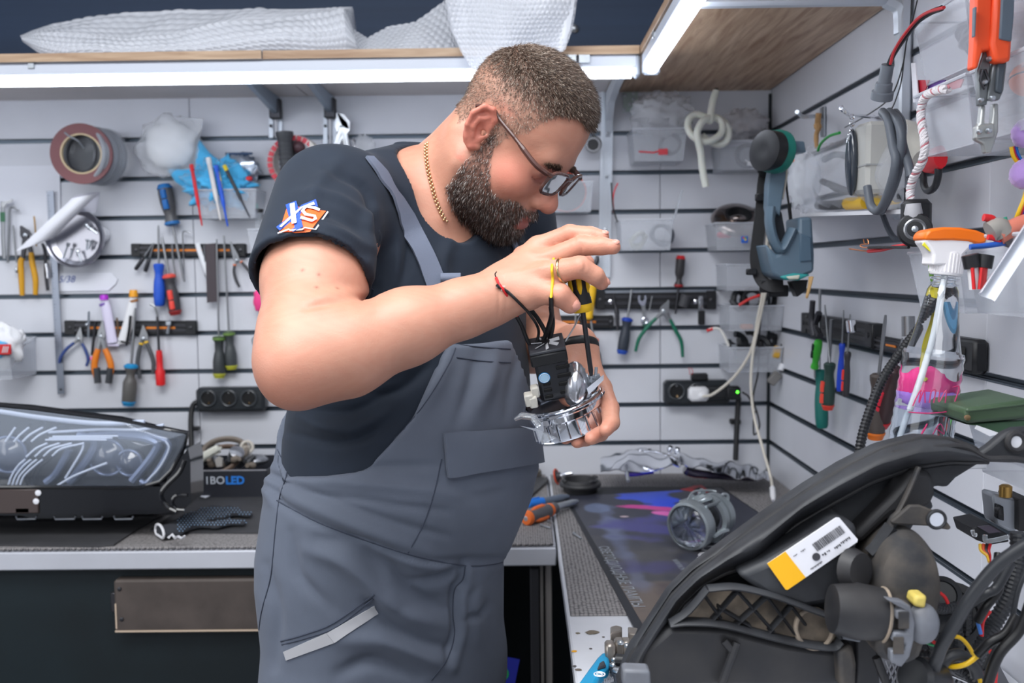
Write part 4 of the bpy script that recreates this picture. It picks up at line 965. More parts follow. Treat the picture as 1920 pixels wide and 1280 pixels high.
def wbin(label, m, x0, x1, yt, yb, D, bt=None, taper=0.0, group=None, mat=None, rise=0.0, nf=None):
    """open bin hung on the wall: front face px box at distance D from the wall, back face on the wall"""
    fa, fb_, fc, fd = m(x0, yt, D), m(x1, yt, D), m(x1, yb, D), m(x0, yb, D)
    t = thing('storage_bin', label, 'bin', (fa+fc)/2 if False else Vector(((fd.x+fc.x)/2, (fd.y+fc.y)/2, min(fd.z, fc.z))), group)
    n = nrm(m)*-1; mt = mat or m_bin; z0 = min(fd.z, fc.z); z1 = max(fa.z, fb_.z)
    side = (fb_-fa); side.z = 0; L = side.length; sd = side.normalized()
    A_ = Vector((fa.x, fa.y, z1)); B_ = A_ + sd*L; tp = sd*(L*taper)
    C_ = Vector((B_.x, B_.y, z0)) - tp + n*D*0.10; D_ = Vector((A_.x, A_.y, z0)) + tp + n*D*0.10
    rz = Vector((0,0,rise))
    Ab, Bb, Cb, Db = A_+n*(D-0.002)+rz, B_+n*(D-0.002)+rz, C_+n*(D*0.9-0.002), D_+n*(D*0.9-0.002); th = 0.0018
    up = Vector((0,0,1))
    mk('front', G().prism([A_, B_, C_, D_], n*th), mt, t, smooth=0)
    mk('side', G().prism([A_+n*th, Ab, Db, D_+n*th], sd*th), mt, t, smooth=0)
    mk('side', G().prism([B_+n*th, C_+n*th, Cb, Bb], sd*-th), mt, t, smooth=0)
    mk('back', G().prism([Ab+sd*th, Bb-sd*th, Cb-sd*th, Db+sd*th], n*-th), mt, t, smooth=0)
    mk('bottom', G().prism([D_+n*th+sd*th, C_+n*th-sd*th, Cb-n*th-sd*th, Db-n*th+sd*th], up*th), mt, t, smooth=0)
    mk('rim', G().tube([A_, B_, Bb, Ab], 0.0021, 6, closed=True), M('bin_rim', (214,218,226), 0.3, alpha=0.75), t)
    t['inner'] = 0.0; return t, (D_, C_, Cb, Db, z0, z1)
def coil(c, axis, R, r, turns, jitter, n=24):
    ax = Vector(axis).normalized(); u, v = fr(ax); pts = []
    for k in range(int(turns*n)+1):
        a = 2*math.pi*k/n; w_ = ax*(jitter*math.sin(k*0.37)+jitter*0.6*math.sin(k*0.11)); rr = R*(1+0.12*math.sin(k*0.21))
        pts.append(Vector(c)+u*math.cos(a)*rr+v*math.sin(a)*rr+w_)
    return G().tube(pts, r, 6)
def crumple(c, size, R, seed, amp=0.25, n=28, mfac=16, freq=2.2, ridge=False):
    g = G(); g.ball((0,0,0), 1, n, mfac); out = []
    for p in g.v:
        v = Vector(p); d = noise.noise(v*freq+Vector((seed, 0, 0)))*amp + noise.noise(v*freq*2.7+Vector((0, seed, 0)))*amp*0.5
        if ridge: d = abs(d)*1.4 - amp*0.35 + abs(noise.noise(v*freq*4+Vector((seed,seed,0))))*amp*0.5
        v = v*(1+d); v = Vector((v.x*size[0], v.y*size[1], v.z*size[2])); out.append(tuple(Vector(c)+(R @ v if R is not None else v)))
    g.v = out; return g
N3 = Vector((0,-1,0)); m_red = M('grip_200_30_34', (206,34,38), 0.4)
p0, p1 = W(-60, 300, 0.003), W(113, 478, 0.003)
g = G().prism([W(-60,312,0.004), W(112,310,0.004), W(113,394,0.004), W(113,476,0.004), W(-60,480,0.004)], (0,0.003,0))
single('backing_sheet', 'plain white sheet fixed flat on the wall behind the ruler top and hex keys', 'sheet', g, M('white_sheet', (222,224,232), 0.5), smooth=0)
t = thing('abrasive_disc_roll', 'maroon paper ring with pale inner edge hanging in front of the grey cable reel', 'tape', W(152,288,0.10))
mk('ring', G().lathe([(0.049,0),(0.0735,0),(0.0735,0.011),(0.049,0.011)], W(152,288,0.12), (-0.12,1,0.03), 48, closed=True), M('maroon_paper', (128,84,86), 0.65), t)
mk('core', G().lathe([(0.0455,-0.0005),(0.0495,-0.0005),(0.0495,0.0115),(0.0455,0.0115)], W(152,288,0.12), (-0.12,1,0.03), 48, closed=True), M('card_core', (206,186,150), 0.7), t)
t = thing('cable_reel', 'grey reel of coiled cable wrapped in clear film behind the maroon ring', 'cable reel', W(185,288,0.05))
ca = W(152,288,0.104); cd = Vector((0.34,1,-0.02)).normalized()
m_gc = M('grey_cable', (152,156,162), 0.4)
for k in range(9):
    mk('cable_turn', G().torus(ca+cd*(0.006+k*0.0095), cd, 0.0655+0.002*math.sin(k*2.1), 0.0052, 40, 8), m_gc, t)
mk('core', G().lathe([(0.043,0),(0.047,0),(0.047,0.088),(0.043,0.088)], ca, cd, 36, closed=True), M('dark_core', (52,54,60), 0.4), t)
mk('film', G().lathe([(0.0725,0.004),(0.0745,0.02),(0.0735,0.05),(0.0745,0.084)], ca, cd, 32), M('clear_film', (236,240,246), 0.08, alpha=0.12), t)
mk('tail', tb(W, cq('a',(465,262),(500,290),(560,322),(600,372)), 1.6, [0.128,0.128,0.122,0.10], 6), m_gc, t)
t = thing('polishing_pad_bag', 'clear bag holding a round white pad on the wall above the blue cloth', 'bag', W(315,275,0.03))
mk('pad', crumple(W(318,272,0.045), (0.062,0.026,0.058), None, 3.1, 0.10, 28, 16, 1.6), M('white_pad', (236,238,240), 0.6, bump=0.4, bscale=30), t, smooth=180)
mk('bag', crumple(W(322,275,0.045), (0.083,0.032,0.076), None, 5.7, 0.22, 30, 18, 2.2), M('clear_bag', (240,242,246), 0.12, alpha=0.3), t, smooth=180)
mk('bag_neck', G().prism([W(*p, 0.05) for p in cq('a',(1120,185),(1240,150),(1460,165),(1450,240),(1390,330),(1330,215))], (0,0.002,0)), M('clear_bag'), t, smooth=0)
t, bb = wbin('clear wall bin stuffed with a bright blue cloth and markers', W, 368, 480, 356, 408, 0.10, taper=0.05)
m_cloth = M('blue_cloth', (74,176,226), 0.85, bump=0.4, bscale=160, sheen=0.4)
t = thing('microfibre_cloth', 'bright blue crumpled cloth spilling out of the wall bin', 'cloth', W(420,345,0.06))
mk('cloth_bulk', crumple(W(410,345,0.066), (0.072,0.036,0.05), None, 1.3, 0.5, 60, 36, 2.4, True), m_cloth, t, smooth=180)
mk('cloth_peak', G().tube([W(415,350,0.06),W(392,318,0.06),W(380,292,0.055),W(373,264,0.05)], [0.05,0.038,0.02,0.004], 12, flat=(0.5,1)), m_cloth, t, smooth=180)
mk('cloth_corner', G().tube([W(400,340,0.055),W(360,338,0.06),W(335,330,0.06),W(316,318,0.055)], [0.032,0.03,0.018,0.003], 12, flat=(0.5,1)), m_cloth, t, smooth=180)
mk('cloth_corner', G().tube([W(420,335,0.08),W(448,322,0.085),W(458,338,0.08),W(446,350,0.09)], [0.02,0.022,0.02,0.008], 12, flat=(0.6,1)), m_cloth, t, smooth=180)
def marker(label, pts, cols, tipc, r=3.1):
    ps = cq('a', *pts); off = 0.112; t = thing('paint_marker', label, 'marker', W(*ps[0], off), 'markers in front of the blue cloth')
    a, b = ps; mk('barrel', lat(W, a, b, [(0.6*r,0),(r,0.01),(r,0.55),(r*0.95,0.62),(r*0.55,0.7),(r*0.42,0.98),(r*0.2,1.0)], off, 12), M('marker_%d_%d_%d' % cols, cols, 0.35), t)
    mk('cap', lat(W, a, b, [(0.7*r,-0.01),(r*1.15,0.0),(r*1.15,0.09),(r,0.1)], off, 12), M('marker_%d_%d_%d' % tipc, tipc, 0.35), t)
marker('red marker with white band leaning in front of the blue cloth', ((1378,495),(1455,935)), (206,30,40), (220,40,46), 3.4)
marker('white marker leaning in front of the blue cloth', ((1500,445),(1588,895)), (214,210,206), (232,232,232), 4.4)
marker('blue marker beside the white one in front of the cloth', ((1556,500),(1640,940)), (30,84,196), (40,96,214), 4.0)
marker('thin pen with yellow label beside the blue marker', ((1565,520),(1600,660)), (214,196,120), (230,196,50), 2.4)
marker('black marker with yellow top right of the other markers', ((1615,500),(1800,875)), (40,42,48), (230,204,40), 3.4)
t = thing('foil_pouch', 'crumpled silver foil pouch behind the blue cloth in the bin', 'pouch', W(455,320,0.03))
mk('pouch', crumple(W(452,318,0.03), (0.044,0.012,0.042), None, 8.2, 0.3, 26, 16, 3, True), M('foil', (190,200,214), 0.18, metal=0.9), t, smooth=60)
mk('zip', G().box(W(448,288,0.035), (0.07,0.006,0.006), bev=0.002), M('zip_blue', (40,72,110), 0.4), t)
single('red_clip', 'small red clip at the right rim of the blue cloth bin', 'clip', G().box(W(466,335,0.085), (0.018,0.012,0.012), bev=0.003), m_red)
sdriver('large grey and blue screwdriver hanging handle up under the white pad bag', W, cq('a',(1180,638)), cq('a',(1243,932)), cq('b',(1328,262)), 14, (84,84,86), (34,110,176), 0.026, 2.6, HANDLE, cap=(34,110,176), inlay=(28,104,176))
t = thing('steel_ruler', 'long steel ruler hanging down the wall from behind the round tin', 'ruler', W(102,550,0.012))
mk('blade', G().prism([W(87,358,0.014), W(100,357,0.014), W(121,738,0.016), W(108,739,0.016)], (0,0.0012,0)), M('ruler_steel', (128,134,146), 0.3, metal=0.75, bump=0.05), t, smooth=0)
g = G()
for k in range(60):
    f = k/60; y = 366+f*350; x = 87.6+(y-358)*0.055; L = 5 if k % 5 == 0 else 2.8
    g.prism([W(x,y,0.0155),W(x+L,y,0.0155),W(x+L,y+0.8,0.0155),W(x,y+0.8,0.0155)], (0,0.0004,0))
mk('graduation', g, M('tick_black', (40,42,48), 0.5), t, smooth=0, kind='stuff')
mk('hole', G().lathe([(0.003,0),(0.003,0.001)], W(114,730,0.0165), N3, 14), m_dark, t)
t = thing('magnet_dish', 'round steel magnetic dish with bolts, half covered by the tilted paper', 'dish', W(143,445,0.04))
c = W(143,446,0.05); ax_ = Vector((-0.06,-1,0.02)).normalized()
mk('dish', G().lathe([(0.0,-0.006),(0.058,-0.006),(0.069,0.0),(0.0715,0.012),(0.0745,0.014),(0.0755,0.012),(0.073,-0.004),(0.06,-0.011),(0,-0.011)], c, ax_, 48), M('dish_steel', (150,150,158), 0.28, metal=1.0), t, smooth=25)
mk('magnet', G().lathe([(0.03,-0.04),(0.031,-0.012),(0.028,-0.011)], c, ax_, 28), m_white, t)
mk('pad', G().lathe([(0.02,0),(0.021,0.03),(0.016,0.032)], W(192,440,0.01), N3, 20), m_white, t)
for (x0,y0,x1,y1,w_) in ((620,930,700,990,'slanting bolt highest'),(640,960,650,940,'stubby bolt beside the slanting one'),(630,1040,625,1110,'upright bolt at the right'),(490,1070,455,1170,'bolt leaning furthest left low down'),(520,1105,510,1150,'short bolt lowest but one from the left'),(560,1120,585,1190,'bolt leaning right at the very bottom'),(655,1050,640,1100,'round headed bolt nearest the right rim')):
    a, b = cq('a',(x0,y0),(x1,y1)); u_b = thing('bolt', w_+' in the round magnetic dish', 'bolt', W(*a,0.06), 'bolts in the magnetic dish')
    mk('shank', tb(W, [a,b], 1.8, 0.060, 8, sm_=False), m_zinc, u_b)
    mk('head', lat(W, a, b, [(3.4,-0.12),(3.6,0.02),(3.0,0.1)], 0.060, 6), m_zinc, u_b, smooth=0)
def pap(u, v):
    a = Vector((cq('a',(110,1120))[0], cq('a',(110,1120))[1], 0)); 
    x = (110*(1-u)+520*u) + v*(270*(1-u)+190*u); y = (1120*(1-u)+735*u) - v*(95*(1-u)+35*u)
    return W(*cq('a',(x, y)), 0.085+0.035*u+0.02*math.sin(v*2.5)-0.02*(1-u))
single('paper_sheet', 'white paper sheet tilted in front of the round magnetic dish', 'paper', G().grid(pap, 14, 8, 0.0008, (0,1,0)), M('paper', (232,233,240), 0.7), smooth=60)
def pap2(u, v):
    x = 530+v*190-30*u; y = 720-30*math.sin(v*1.6)+u*(120+30*v); return W(*cq('a',(x, y)), 0.10-0.05*v+0.02*u)
single('paper_sheet', 'curled grey printed sheet behind the top of the round dish', 'paper', G().grid(pap2, 8, 10, 0.0008, (0,1,0)), M('paper_grey', (190,190,200), 0.6), smooth=60)
single('label_strip', 'white hand lettered strip on the wall below the round dish', 'label', G().prism([W(*p, 0.004) for p in cq('b',(425,200),(800,195),(845,240),(835,275),(780,325),(428,330))], (0,0.0012,0)), M('paper_white', (226,228,236), 0.5), smooth=0)
lb = bpy.data.objects.get('label_strip'); 
text('lettering', '5/38', W(*cq('b',(478,245)),0.0046), (1,0,0), (0,0,1), 0.024, M('ink_blue', (70,92,160), 0.6), lb, 0.0002, shear=0.3)
def rodtool(name, label, cat, pts, r, off, mat, k='a', group=None, flat=None, extra=None):
    t = thing(name, label, cat, W(*cq(k, pts[0]), off), group); mk('shaft', tb(W, cq(k, *pts), r, off, 8, flat=flat), mat, t)
    if extra: extra(t)
    return t
rodtool('caliper', 'steel slide caliper hanging at the wall beside the hex key', 'caliper', ((30,1170),(22,1000),(20,780),(20,765)), 3.2, 0.02, m_toolsteel, flat=(0.4,1.2), extra=lambda t: (mk('jaw', G().prism([W(*p,0.022) for p in cq('a',(10,770),(85,742),(88,760),(45,775),(30,800),(10,800))], (0,0.004,0)), m_toolsteel, t), mk('handle_tape', tb(W, cq('a',(18,835),(20,905)), 4, 0.021, 8, flat=(0.5,1.2)), M('tape_green', (60,110,80), 0.5), t)))
rodtool('hex_key', 'bent steel hex key hanging beside the caliper', 'hex key', ((135,825),(95,800),(70,820),(66,920),(56,1200)), 2.4, 0.022, m_toolsteel)
rodtool('punch', 'thin steel punch with a round end between caliper and yellow pliers', 'punch', ((95,930),(108,1080),(120,1200)), 1.8, 0.02, m_toolsteel, extra=lambda t: mk('end', G().ball(W(*cq('b',(120,178)),0.02), 0.005, 12, 8, (1,1,1.6)), m_zinc, t))
rodtool('drill_bit', 'short brass coloured drill bit standing above the yellow pliers', 'drill bit', ((245,865),(252,930),(262,1080)), 1.5, 0.02, M('brass', (190,150,84), 0.3, metal=0.9))
mk_t = pliers('large pliers with dark jaws and yellow dipped handles at the wall', W, cq('a',(186,1002)), cq('a',(146,935)), cq('b',(165,90),(150,125),(155,250),(160,360)), cq('b',(225,50),(232,125),(255,240),(255,355)), 5.6, (206,150,26), 0.024, jw=8, metal=m_darksteel)
rodtool('ratchet_handle', 'slim black and chrome driver bar hanging left of the ruler', 'tool', ((305,1060),(325,1130),(330,1280),(345,1400)), 3.2, 0.02, m_darksteel, extra=lambda t: mk('chrome_end', tb(W, cq('b',(335,130),(346,200),(348,235)), 4.2, 0.02, 12), m_chrome, t))
def magstrip(label, m, x0, x1, y, h, off, orange=((0.1,0.28),(0.72,0.86)), D=0.012, ang=0.0):
    t = thing('magnetic_tool_strip', label, 'tool holder', m((x0+x1)/2, y, off), 'black magnetic tool strips')
    a, b = m(x0, y, off), m(x1, y+ang, off); n = nrm(m); d = (b-a).normalized(); R = Matrix((d, -n, Vector((0,0,1)))).transposed(); L = (b-a).length; s = scl(m, (x0, y)); H_ = h*s
    mk('rail', G().box((a+b)/2, (L, D, H_), R, 0.002), m_black, t, smooth=0)
    for q in (-0.3, 0.3): mk('steel_bar', G().box((a+b)/2+n*(D/2+0.001)+Vector((0,0,H_*q*0.6)), (L*0.84, 0.003, H_*0.2), R, 0.0006), m_darksteel, t, smooth=0)
    for e in (0.045, 0.955):
        mk('end_block', G().box(a.lerp(b, e)+n*0.001, (L*0.085, D+0.003, H_*1.04), R, 0.002), m_black, t)
        mk('screw', G().lathe([(0.0045,0),(0.0045,0.002),(0.002,0.003)], a.lerp(b, e)+n*(D/2+0.002), n, 12), m_darksteel, t)
    for (q0, q1) in orange:
        mk('orange_label', G().box(a.lerp(b, (q0+q1)/2)+n*(D/2+0.0008), (L*(q1-q0), 0.0015, H_*0.42), R), M('label_orange', (222,128,40), 0.5), t, smooth=0)
    return t
magstrip('upper left magnetic tool strip behind the blue and red handled screwdrivers', W, 247, 462, 469, 24, 0.008, ((0.18,0.62),(0.74,0.86)))
magstrip('lower left magnetic tool strip with glue tubes behind it', W, 122, 370, 614, 26, 0.008, ((0.18,0.45),(0.62,0.84)))
GD = 'small steel tools on the upper left strip'
for i, (p, r) in enumerate([(((1105,1060),(975,1250)),4),(((1110,1060),(1045,1265)),4)]):
    a, b = cq('a', *p); t = thing('nail_punch', ('dark punch leaning furthest left on the upper left strip','dark punch second from the left on the upper left strip')[i], 'punch', W(*a,0.022), GD)
    mk('shaft', tb(W, [a, ((a[0]+b[0])/2,(a[1]+b[1])/2)], 1.8, 0.022, 8), m_toolsteel, t); mk('grip', lat(W, ((a[0]*.45+b[0]*.55),(a[1]*.45+b[1]*.55)), b, [(r*.8,0),(r,0.1),(r,0.9),(r*.7,1)], 0.022, 12), m_darksteel, t)
sdriver('bright blue handled screwdriver hanging from the upper left strip', W, cq('b',(1150,438)), cq('b',(1143,130)), cq('a',(1140,930)), 10.5, (36,86,196), None, 0.026, 2.0, HANDLE)
sdriver('grey screwdriver with red inlays and red end beside the blue one', W, cq('b',(1265,498)), cq('b',(1215,208)), cq('a',(1165,1015)), 12, (62,60,64), (232,84,70), 0.026, 2.6, HANDLE, cap=(150,44,44), inlay=(232,72,60))
rodtool('scriber', 'thin pointed scriber between the red screwdriver and long blade', 'tool', ((1240,1070),(1245,1170),(1262,1280),(1265,1330)), 2.0, 0.02, m_toolsteel, group=GD)
rodtool('hook_pick', 'thin hooked pick hanging right of the grey and blue screwdriver', 'tool', ((1370,990),(1345,975),(1315,985),(1320,1100),(1325,1290)), 1.3, 0.02, m_toolsteel, group=GD)
def spat(t): mk('tip', tb(W, cq('b',(1495,220),(1520,320)), 4.2, 0.024, 10, flat=(0.4,1)), m_clear, t)
rodtool('plastic_spudger', 'translucent white spudger leaning on the upper left strip', 'tool', ((1420,1060),(1440,1130),(1480,1240),(1500,1300)), 4.6, 0.024, M('white_nylon', (226,228,232), 0.35), flat=(0.4,1), group=GD, extra=spat)
t = thing('craft_knife', 'dark flat craft knife handle hanging on the upper left strip', 'knife', W(*cq('a',(1518,1150)),0.022))
mk('handle', G().prism([W(*p,0.028) for p in cq('a',(1478,1065),(1550,1058),(1562,1480),(1490,1488))], (0,0.008,0)), M('smoky_plastic', (70,62,66), 0.3), t); mk('stripe', tb(W, cq('a',(1470,1070),(1480,1300)), 1.4, 0.024, 6), m_toolsteel, t)
sdriver('nut driver with green neck and black handle, the lower of the pair', W, cq('b',(1580,950)), cq('b',(1576,655)), cq('a',(1560,1030)), 11.5, (58,62,64), (96,128,62), 0.03, 1.9, [(0.3,0),(0.8,0.02),(0.85,0.05),(1,0.15),(1,0.4),(0.8,0.58),(0.66,0.66),(0.7,0.86),(0.95,0.92),(0.95,1.0)], cap=(186,186,60), name='nut_driver', group='long nut drivers')
sdriver('nut driver with green neck and black handle, the higher of the pair', W, cq('b',(1668,890)), cq('b',(1648,622)), cq('a',(1612,1005)), 11, (64,68,70), (104,136,66), 0.024, 1.9, [(0.3,0),(0.8,0.02),(0.85,0.05),(1,0.15),(1,0.4),(0.8,0.58),(0.66,0.66),(0.7,0.86),(0.95,0.92),(0.95,1.0)], cap=(186,186,60), name='nut_driver', group='long nut drivers')
pliers('small pliers with orange banded black grips at the right end of the upper left strip', W, cq('a',(1705,1180)), cq('a',(1658,1048)), cq('b',(1690,135),(1685,190),(1700,250),(1725,300)), cq('b',(1735,115),(1765,150),(1800,190),(1840,250)), 3.1, (60,60,64), 0.022, accent=(226,120,70), jw=4.5)
t = thing('syringe', 'clear syringe with dark plunger standing in the small cup', 'syringe', W(*cq('a',(1860,900)),0.05))
mk('barrel', lat(W, cq('a',(1865,830)), cq('a',(1862,970)), [(7,0),(6,0.05),(6,0.95),(3,1)], 0.05), m_clear, t); mk('plunger', lat(W, cq('a',(1866,812)), cq('a',(1866,835)), [(7.5,0),(8,0.3),(7,1)], 0.05), m_black, t); mk('needle', tb(W, cq('a',(1850,775),(1852,812)), 2.0, 0.05, 8), M('teal_tip', (60,170,150), 0.4), t)
wbin('small clear cup on the wall holding the syringe behind his shoulder', W, cq('a',(1780,960))[0], cq('a',(1980,960))[0], cq('a',(0,960))[1], cq('a',(0,1155))[1], 0.07, taper=0.12)
single('packing_foam', 'pale orange wedge of foam peeking behind the syringe', 'foam', G().box(W(494,430,0.04), (0.012,0.02,0.02), bev=0.003), M('foam_orange', (236,190,120), 0.8))
pliers('small side cutters with slim blue handles on the lower left strip', W, cq('b',(568,672)), cq('b',(578,590)), cq('b',(535,700),(480,745),(440,800),(425,845)), cq('b',(590,705),(618,760),(635,820),(622,868)), 3.2, (52,72,130), 0.022, jw=5)
pliers('needle nose pliers with fat orange and grey grips on the lower left strip', W, cq('b',(728,655)), cq('b',(738,545)), cq('b',(708,745),(690,800),(680,880),(705,990)), cq('b',(755,745),(780,800),(800,880),(780,990)), 6.2, (224,124,30), 0.026, jw=6)
for x in (705, 782):
    mk('grip_end', tb(W, cq('b',(x-(10 if x<740 else -14),880),(x,990)), 6.3, 0.027, 12), M('grip_60_62_66', (60,62,66), 0.42), [o for o in bpy.data.objects if o.get('label','').startswith('needle nose')][0])
pliers('diagonal cutters with dark grips and yellow bands on the lower left strip', W, cq('b',(1035,670)), cq('b',(1030,575)), cq('b',(1018,700),(1000,770),(990,860),(1010,955)), cq('b',(1050,690),(1080,760),(1105,840),(1100,925)), 4.2, (74,76,80), 0.022, accent=(228,184,40), jw=6.5)
sdriver('big grey screwdriver with blue ends hanging lowest on the lower left strip', W, cq('b',(925,1150)), cq('b',(945,855)), cq('b',(975,450)), 12.5, (92,90,88), (30,140,196), 0.03, 2.4, SLIM, cap=(30,140,196))
sdriver('red handled pick with black hooked shaft on the lower left strip', W, cq('b',(1158,1010)), cq('b',(1145,755)), cq('b',(1132,500)), 8.6, (222,34,38), None, 0.026, 2.4, [(0.5,0),(0.95,0.02),(1,0.1),(1,0.4),(0.7,0.5),(0.66,0.7),(0.7,0.85),(0.6,1)], sc=m_darksteel)
rodtool('hook_tip', 'open forked hook of dark steel above the red pick', 'tool', ((1080,420),(1110,435),(1125,470),(1135,510)), 2.2, 0.026, m_toolsteel, 'b')
t = thing('coil_spring', 'small zinc coil spring bolt on the lower left strip', 'bolt', W(*cq('b',(638,570)),0.02))
pp, rr_ = corrug([W(*p,0.024) for p in cq('b',(640,475),(638,570),(636,665))], 0.0036, 0.0022, 0.35); mk('thread', G().tube(pp, rr_, 8), m_zinc, t, smooth=20); mk('nut', G().ball(W(*cq('b',(626,570)),0.03), 0.005, 10, 6), m_zinc, t)
rodtool('dark_file', 'slim dark tapered file with a pink tail on the lower left strip', 'tool', ((685,545),(678,640),(662,790)), [1.5,3.2,2.6], 0.02, m_darksteel, 'b', extra=lambda t: mk('tail', G().box(W(*cq('b',(660,812)),0.02), (0.008,0.005,0.009), bev=0.001), M('pink_tag', (230,130,180), 0.5), t))
def tube_(label, cap, body, base_, ccol, bcol, band):
    t = thing('glue_tube', label, 'tube', W(*cq('b', body[0]), 0.02)); 
    mk('body', G().tube([W(*p,0.022) for p in cq('b', *body)], [0.009,0.0125,0.0135,0.014], 16, flat=(0.55,1), up=N3), M('tube_%s' % band, bcol, 0.4), t)
    mk('cap', lat(W, cq('b', cap[0]), cq('b', cap[1]), [(6.5,0),(7.2,0.1),(8,1.0)], 0.022, 18), M('cap_%s' % band, ccol, 0.4), t)
    mk('crimp', G().box(W(*cq('b', base_), 0.02), (0.03,0.003,0.008), bev=0.001), M('tube_%s' % band), t)
    mk('print_band', tb(W, cq('b', (cap[1][0]-4,cap[1][1]+22),(cap[1][0]+2,cap[1][1]+40)), 9.0, 0.021, 16, flat=(0.62,1)), M('print_%s' % band, {'violet':(120,90,170),'amber':(150,98,50)}[band], 0.5), t)
tube_('white glue tube with a violet cap behind the lower left strip', ((748,355),(750,392)), ((752,392),(762,440),(785,560),(810,700)), (815,715), (176,40,200), (216,210,232), 'violet')
tube_('white glue tube with an amber cap behind the lower left strip', ((960,320),(962,370)), ((960,370),(952,430),(925,560),(885,690)), (880,700), (236,160,24), (228,228,230), 'amber')
rodtool('t_key', 'black t handled key hanging between the two glue tubes', 'tool', ((940,505),(930,600),(910,720)), 2.6, 0.03, m_black, 'b', extra=lambda t: mk('bar', tb(W, cq('b',(870,690),(935,705)), 1.8, 0.03, 8), m_black, t))
rodtool('drill_bit', 'dull brown drill bit between the violet tube and t key', 'drill bit', ((842,520),(848,590),(850,660)), 2.0, 0.024, M('hss', (120,100,84), 0.4, metal=0.7), 'b')
rodtool('wing_bolt', 'short zinc bolt at the orange right end of the lower left strip', 'bolt', ((1222,535),(1215,590),(1205,635)), 2.6, 0.024, m_zinc, 'b', extra=lambda t: mk('wing', G().box(W(*cq('b',(1212,560)),0.03), (0.014,0.004,0.012), bev=0.002), m_zinc, t))
t, bb = wbin('clear wall bin at the frame edge holding a white glove and blue cloth', W, -40, 17, 666, 712, 0.14, taper=0.03, rise=0.035)
G2 = thing('work_glove', 'crumpled white work glove heaped in the bin at the frame edge', 'glove', W(15,640,0.09))
m_glv = M('white_knit', (238,239,242), 0.85, bump=0.4, bscale=300)
mk('palm', crumple(W(8,650,0.10), (0.045,0.035,0.05), None, 2.2, 0.3, 30, 18, 2.4), m_glv, G2, smooth=180)
for (x, y) in ((44,622),(30,618),(48,634)): mk('finger', G().tube([W(16,640,0.09),W((16+x)/2,(635+y)/2,0.085),W(x,y,0.08)], [0.012,0.011,0.009], 10), m_glv, G2, smooth=180)
single('cloth_lump', 'light blue cloth under the white glove in the bin at the frame edge', 'cloth', crumple(W(-8,655,0.13), (0.035,0.02,0.022), None, 4.4, 0.2), M('blue_cloth'), smooth=180)
tg = thing('glue_box', 'small red packet in the bin under the light blue cloth', 'packet', W(2,655,0.15)); mk('packet', G().box(W(2,655,0.147), (0.05,0.008,0.026), bev=0.002), m_red, tg)
for k in range(3): mk('stripe', G().box(W(6+4*k,655,0.1525), (0.002,0.001,0.016), Matrix.Rotation(0.3,3,'Y')), m_white, tg)
m_sock = M('socket_black', (38,42,46), 0.35)
def pstrip(label, x0, x1, y0, y1, socks, m=W, gold=True):
    t = thing('power_strip', label, 'power strip', m((x0+x1)/2, y1, 0.02)); a = m(x0, (y0+y1)/2, 0.022); b = m(x1, (y0+y1)/2, 0.022); s = scl(m, (x0, y0)); H_ = (y1-y0)*s
    mk('case', G().box((a+b)/2, ((b-a).length, 0.042, H_), None, 0.008), m_sock, t, smooth=30)
    for x in socks:
        c = m(x, (y0+y1)/2-1, 0.044)
        mk('socket_rim', G().lathe([(0.0165,-0.001),(0.0215,-0.001),(0.0215,0.0035),(0.0195,0.0045),(0.0175,0.0035)], c, N3, 36, closed=True), M('socket_edge', (58,62,66), 0.3), t)
        mk('socket_well', G().lathe([(0.0165,0.001),(0.0165,0.0006),(0,0.0006)], c, N3, 28), M('slot_dark', (8,8,10), 0.7), t)
        mk('contact', G().lathe([(0.0012,0),(0.003,0),(0.003,0.002),(0.0012,0.002)], c+Vector((0.0015,-0.001,-0.012)), N3, 12, closed=True), m_gold, t)
        mk('contact', G().box(c+Vector((0,-0.001,0.0145)), (0.004,0.003,0.003)), m_toolsteel, t, smooth=0)
    return t
pstrip('black three socket power strip on the wall left of his elbow', 371, 500, 725, 770, [cq('b',(1500,0))[0], cq('b',(1648,0))[0], cq('b',(1792,0))[0]])
pp, rr_ = corrug([W(373,752,0.03),W(362,760,0.03),W(358,785,0.03),W(359,838,0.03)], 0.0075, 0.005, 0.14)
t = thing('cable_conduit', 'black corrugated conduit dropping from the left power strip', 'conduit', pp[-1]); mk('tube', G().tube(pp, rr_, 12), m_black, t, smooth=25); mk('clip', G().box(W(366,803,0.022), (0.022,0.02,0.01), bev=0.002), m_black, t)
